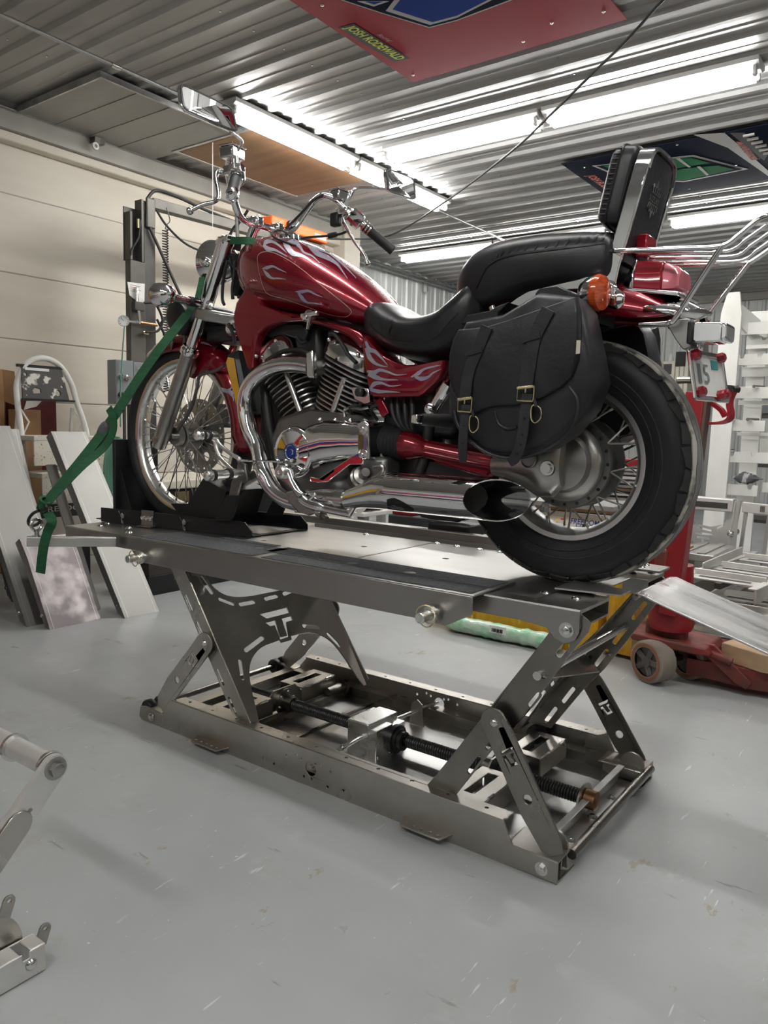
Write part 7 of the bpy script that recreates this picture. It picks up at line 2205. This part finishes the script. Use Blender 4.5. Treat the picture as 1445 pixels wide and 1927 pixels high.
def spare_base(x, y, z, rot, label, nm='alu_bright'):
    t = thing('scissor_frame', label, 'frame', (x, y, z), 'stacked spare frames')
    Rm = Matrix.Rotation(rot, 4, 'Z')
    g = lambda p: Rm @ V(p) + V((x, y, z))
    for yy in (-.19, .19):
        MB().bar(g((-.62, yy, .035)), g((.62, yy, .035)), .012, .07).build('rail', nm, t, bevel=.003)
        MB().bar(g((-.62, yy * .93, .066)), g((.62, yy * .93, .066)), .04, .006).build('rail_flange', nm, t)
    for xx in (-.45, -.12, .30):
        MB().bar(g((xx, -.17, .060)), g((xx, .17, .060)), .11, .008).build('slider_plate', nm, t, bevel=.002)
        MB().bar(g((xx, -.12, .0655)), g((xx, .12, .0655)), .03, .001).build('slider_slot', 'steel_black2', t)
        MB().bar(g((xx + .07, -.17, .075)), g((xx + .07, .17, .075)), .014, .03).build('cross_bar', nm, t, bevel=.003)
    MB().bar(g((-.55, 0, .045)), g((.55, 0, .045)), .028, .028).build('lead_screw', 'steel_black2', t)
    MB().tube([g((.58, -.19, .03)), g((.58, .19, .03))], .018, 12).build('end_rod', nm, t)
    for yy in (-.16, .16):
        MB().bar(g((-.3, yy, .085)), g((.25, yy * .9, .115)), .01, .045).build('folded_arm', nm, t, bevel=.003)
    return t


for k, (x, y, z, r, lb) in enumerate(((-.04, 2.50, 0, 1.50, 'lowest spare lift base of the pile right of the pallet jack'), (-.02, 2.50, .145, 1.54, 'second spare lift base up in the pile right of the pallet jack'), (-.05, 2.51, .29, 1.47, 'topmost spare lift base of the pile right of the pallet jack'),
                                     (.50, 2.95, 0, 1.55, 'lowest spare lift base of the pile cut by the right edge'), (.50, 2.95, .145, 1.55, 'topmost spare lift base of the pile cut by the right edge'))):
    spare_base(x, y, z, r, lb)
sb_ = thing('roller_tube', 'thick bare steel tube lying on the pile at the right edge', 'tube', (.42, 2.1, .26))
MB().cyl((.22, 2.05, .275), (.75, 2.2, .275), .032, n=20).build('tube', 'alu_milled', sb_)
MB().box(.30, .7, 2.04, 2.22, 0, .243).build('tube_stand', 'alu_dull', sb_, bevel=.004)
lb2 = thing('scissor_frame', 'spare frame lying flat behind the red jack, seen past the tyre', 'frame', (-.45, 2.75, .0), 'stacked spare frames')
MB().box(-.68, -.35, 2.5, 2.98, .0, .36).build('packing', 'alu_dull', lb2)
MB().box(-.62, -.24, 2.45, 2.95, .365, .405).build('rail', 'alu', lb2, bevel=.004)
for k in range(4):
    MB().box(-.60 + .09 * k, -.56 + .09 * k, 2.46, 2.94, .405, .412).build('slat', 'alu_dull', lb2)
wd2 = thing('plywood_offcut', 'pale plywood offcut on a carton beside the tow bar', 'board', (-.45, 2.25, .40))
MB().box(-.68, -.34, 2.08, 2.42, .441, .455).build('board', 'wood', wd2)
wd3 = MB().box(-.66, -.36, 2.1, 2.4, 0, .44).single('carton', 'white_wood', 'plain pale carton under the plywood offcut beside the tow bar', 'carton', bevel=.004)

# carton with lettering seen through the rear wheel
fb = thing('lettered_carton', 'white carton with blue lettering seen through the rear wheel spokes', 'carton', (-.98, 2.4, 0))
MB().box(-1.25, -.72, 2.2, 2.6, 0, .572).build('carton', 'white_wood', fb, bevel=.004)
MB().box(-1.26, -.71, 2.18, 2.6, .572, .60).build('carton_lid', 'alu_dull', fb, bevel=.002)
MB().box(-1.24, -.73, 2.20, 2.58, .604, .622).build('flat_board', 'wood', fb)
MB().box(-1.24, -.70, 2.16, 2.6, .625, .65).build('flat_plate', 'alu', fb)
e0, e1 = [(-0.954,2.198,0.521),(-0.816,2.198,0.526)]
e0 = tuple(V(e0) + V((0, 0, .012)))
lettering('FREEDOM', e0, (1, 0, 0), (0, 0, 1), e1[0] - e0[0] + .03, .032, shear=.15, offset=.012).build('lettering', 'blue_ink', fb, smooth=False)
e0, e1 = [(-0.922,2.198,0.508),(-0.82,2.198,0.515)]
e0 = tuple(V(e0) + V((0, 0, .012)))
lettering('LIFTS', e0, (1, 0, 0), (0, 0, 1), e1[0] - e0[0], .014, shear=.1).build('lettering', 'blue_ink', fb, smooth=False)
MB().prism([(-1.051,2.199,0.522),(-1.021,2.199,0.525),(-1.036,2.199,0.55)], (0, -.001, 0)).build('warning_triangle', 'yellow_ink', fb)
MB().prism([(-1.039,2.197,0.528),(-1.029,2.197,0.529),(-1.035,2.197,0.54)], (0, -.001, 0)).build('warning_mark', 'black_ink', fb)
MB().prism([(-1.015,2.199,0.557),(-0.981,2.199,0.559),(-0.981,2.199,0.552),(-1.014,2.199,0.55)], (0, -.001, 0)).build('orange_mark', 'panel_orange', fb)
random.seed(4)
mp_ = thing('plate_stack', 'loose stack of bright cut metal plates behind the rear wheel', 'stack', (-.7, 3.3, 0))
for k in range(12):
    z = .50 + k * .028
    x0 = -1.2 + random.uniform(-.1, .1)
    MB().box(x0, x0 + random.uniform(.42, .5), 3.0 + random.uniform(0, .1), 3.4, z, z + random.uniform(.008, .02)).build('plate', random.choice(['alu_bright', 'alu_bright', 'steel_raw', 'alu_milled', 'wood']), mp_)
MB().box(-1.2, -.68, 3.02, 3.4, 0, .50).build('trestle', 'steel_black2', mp_)
rbx = MB().box(-.98, -.80, 3.05, 3.3, .83, .88).single('red_carton', 'red_plain', 'small red box on the plates seen through the spokes', 'box', bevel=.003)

# bench seen under the engine, far cabinet by the back wall
wb_ = thing('work_bench', 'low grey work bench with clutter seen under the engine', 'bench', (-3.3, 3.0, 0))
MB().box(-3.35, -2.6, 2.42, 3.6, .40, .43).build('bench_top', 'white_wood', wb_, bevel=.004)
for x, y in ((-3.30, 2.45), (-2.68, 2.45), (-3.30, 3.5), (-2.68, 3.5)):
    MB().box(x, x + .06, y, y + .06, 0, .40).build('bench_leg', 'alu_dull', wb_)
MB().bar((-2.65, 2.46, .12), (-2.65, 3.5, .12), .04, .04).build('bench_rail', 'alu_dull', wb_)
for k, (x, y, w_, h_, mt, lb) in enumerate(((-3.25, 2.46, .2, .16, 'engine_grey', 'grey casting on the low bench, leftmost under the engine'), (-2.9, 2.47, .2, .10, 'red_plain', 'red tool box on the low bench under the engine'), (-2.85, 2.75, .25, .2, 'alu_dull', 'bare metal block on the low bench under the engine'), (-2.8, 3.1, .3, .12, 'black_plastic', 'black case on the low bench under the engine'))):
    MB().box(x, x + .25, y, y + w_, .43, .43 + h_).single('bench_item', mt, lb, 'box', bevel=.012)
MB().bar((-2.62, 2.50, .456), (-2.62, 2.72, .80), .05, .05).single('square_tube', 'alu_dull', 'grey square tube leaning up from the low bench', 'tube')
bw = thing('black_cabinet', 'black cabinet with red trays beyond the far channel of the lift', 'cabinet', (-1.9, 2.6, 0))
MB().box(-2.3, -1.42, 2.3, 2.8, 0, .46).build('cabinet_body', 'box_dark', bw, bevel=.01)
MB().box(-2.28, -2.12, 2.32, 2.6, .462, .50).build('tray', 'red_plain', bw, bevel=.006)
MB().box(-2.05, -1.85, 2.32, 2.6, .462, .49).build('tray', 'blue_ink', bw, bevel=.006)
ac = thing('beige_cabinet', 'old beige machine cabinet by the back wall, seen over the rear tyre', 'cabinet', (-2.4, 9.2, 0))
MB().box(-2.75, -2.22, 9.0, 9.5, 0, 2.04).build('cabinet_body', 'beige_case', ac, bevel=.01)
MB().box(-2.72, -2.44, 8.99, 9.0, 1.86, 2.0).build('dark_panel', 'box_dark', ac)
MB().box(-2.72, -2.44, 8.99, 9.0, 1.60, 1.80).build('grey_panel', 'box_grey', ac)
for k in range(3):
    MB().box(-2.40 + .06 * k, -2.39 + .06 * k, 8.985, 9.0, 1.2, 2.02).build('pressed_rib', 'trim_grey', ac)
MB().lathe((-2.52, 9.2, 2.041), (0, 0, 1), [(0, 0), (0, .045), (.05, .04), (.12, .012), (.13, 0)], 18).single('funnel', 'white_paint', 'small white funnel on top of the beige cabinet', 'funnel')

# ---------------------------------------------------------------- bare frame at the left front corner
nf = thing('lift_arm_frame', 'bare steel lift arm frame with a big hex bolt cut off by the left edge', 'frame', (-.6, -1.3, 0))
A_, B_ = V((-.60, -1.106, .382)), V((-.60, -1.32, .155))
U = (B_ - A_).normalized()
W = V((1, 0, 0)).cross(U)
R_ = .026
ol = [(-R_ * math.cos(t * PI / 12), R_ * math.sin(t * PI / 12)) for t in range(-6, 7)] + [(.10, R_), (.32, R_), (.32, -R_), (.10, -R_)]
for dx in (0, -.30):
    o = MB().plate(ol, [circ(.082, .006, .005, 10)], A_ + V((dx, 0, 0)), U, W, .012).build('arm_plate', 'alu_bright', nf, bevel=.002)
    ol2 = [(.085 + .03 - .03 * math.cos(t * PI / 12), R_ * .95 * math.sin(t * PI / 12)) for t in range(-6, 7)] + [(.33, R_ * .95), (.33, -R_ * .95)]
    MB().plate(ol2, [], A_ + V((dx + .010, 0, 0)), U, W, .006).build('arm_doubler', 'steel_raw', nf, bevel=.001)
MB().cyl(A_ + V((-.008, 0, 0)), A_ + V((-.292, 0, 0)), .0215, n=28).build('cross_tube', 'alu_bright', nf)
for x in (-.012, -.145, -.285):
    MB().lathe(A_ + V((x, 0, 0)), (1, 0, 0), [(-.004, .021), (-.004, .0285), (.004, .0285), (.004, .021)], 28).build('washer', 'zinc', nf)
hexbolt(A_ + V((.006, 0, 0)), (1, 0, 0), .015, .012).build('hex_bolt', 'cast_alu', nf)
m = MB()
m.plate([(-1.60, .0), (-1.147, .0), (-1.147, .054), (-1.178, .054), (-1.178, .040), (-1.192, .040), (-1.192, .054), (-1.60, .054)], [], (-.573, 0, .002), (0, 1, 0), (0, 0, 1), .004)
m.box(-.615, -.573, -1.60, -1.195, .052, .056)
m.box(-.615, -.573, -1.176, -1.147, .052, .056)
m.box(-.617, -.613, -1.60, -1.147, .002, .056)
m.build('base_channel', 'alu_bright', nf, bevel=.002)
dome((-.570, -1.176, .029), (1, 0, 0), .011, .006).build('rivet', 'zinc', nf)
ear = [(-.011, 0), (.011, 0), (.011, .03)] + [(.011 * math.cos(t * PI / 6), .03 + .011 * math.sin(t * PI / 6)) for t in range(1, 6)] + [(-.011, .03)]
for y, z in ((-1.142, .036), (-1.21, .128)):
    MB().plate(ear, [circ(0, .03, .004, 8)], (-.60, y, z), (.2, .98, -.3), (0, .35, .94), .005).build('ear_plate', 'steel_raw', nf, bevel=.001)
MB().lathe((-.625, -1.25, .05), (1, 0, 0), [(-.004, 0), (-.004, .085), (.004, .085), (.004, 0)], 48).build('disc_plate', 'steel_raw', nf)
MB().bar((-.75, -1.6, .02), (-.75, -1.20, .02), .04, .04).build('base_rail', 'steel_raw', nf)
MB().bar((-.59, -1.55, .03), (-.95, -1.55, .03), .05, .05).build('cross_rail', 'steel_raw', nf)
MB().bar(B_ + V((-.0, .0, 0)), V((-.60, -1.58, .05)), .02, .05).build('arm_strut', 'alu_bright', nf)



# ================================================================ unseen furniture and trailer added for the chrome to reflect
tc_ = thing('reflection_chest', 'unseen black tool chest added behind the camera for the chrome to reflect', 'cabinet', (.2, -4.6, 0))  # added chest, never in view, a dark shape for the chrome
MB().box(-1.0, 1.4, -4.95, -4.4, 0, 1.5).build('chest_body', 'box_dark', tc_, bevel=.01)
for k in range(5):
    MB().box(-.95, 1.35, -4.4, -4.38, .08 + .28 * k, .33 + .28 * k).build('drawer_front', 'steel_black2', tc_, bevel=.005)
tv = thing('reflection_trailer', 'unseen white trailer with slanting red and blue stripes, added behind the camera for the chrome to reflect', 'trailer', (-3.2, -3.8, 0))  # added out of view so the drive cover mirrors red, white and blue
MB().box(-4.5, -1.9, -4.3, -3.4, .30, 1.6).build('trailer_body', 'label_white', tv, bevel=.05)
for z0, z1, mt in ((.55, .75, 'red_ink'), (.75, .95, 'blue_ink'), (1.1, 1.25, 'red_ink')):
    MB().prism([(-4.4, -3.397, z0 - .1), (-2.0, -3.397, z0 + .2), (-2.0, -3.397, z1 + .2), (-4.4, -3.397, z1 - .1)], (0, .004, 0)).build('stripe', mt, tv)
for x in (-3.9, -2.5):
    MB().lathe((x, -3.55, .30), (0, 1, 0), [(-.1, 0), (-.1, .30), (.1, .30), (.1, 0)], 28).build('trailer_wheel', 'rubber', tv)
lk = thing('reflection_locker', 'unseen tall dark locker added behind the camera for the chrome to reflect', 'cabinet', (2.7, -4.6, 0))  # unseen locker, added only to be mirrored
MB().box(1.8, 3.7, -4.95, -4.3, 0, 2.2).build('locker_body', 'box_dark', lk, bevel=.01)
MB().box(1.85, 2.7, -4.3, -4.285, .05, 2.15).build('locker_door', 'steel_black2', lk, bevel=.005)
MB().box(2.78, 3.65, -4.3, -4.285, .05, 2.15).build('locker_door', 'yellow_wrap', lk, bevel=.005)
yl = thing('yellow_reflection_locker', 'unseen yellow locker added on the left wall as a yellow reflection in the chrome', 'cabinet', (-4.3, -2.4, 0))  # unseen, added to put yellow into the round cover's reflection
MB().box(-4.54, -4.1, -2.9, -1.9, 0, 1.7).build('locker_body', 'box_dark', yl, bevel=.01)
MB().box(-4.1, -4.09, -2.85, -1.95, .9, 1.65).build('locker_door', 'yellow_wrap', yl)
MB().box(-4.1, -4.09, -2.85, -1.95, .05, .85).build('locker_door', 'box_grey', yl)
wbk = thing('reflection_bench', 'unseen long dark bench added along the right wall for the chrome to reflect', 'bench', (3.6, 1, 0))  # bench added out of view as something for chrome to mirror
MB().box(3.2, 3.95, -2, 5, .85, .92).build('bench_top', 'steel_black2', wbk)
MB().box(3.25, 3.95, -1.9, 4.9, 0, .85).build('bench_cabinet', 'box_dark', wbk)
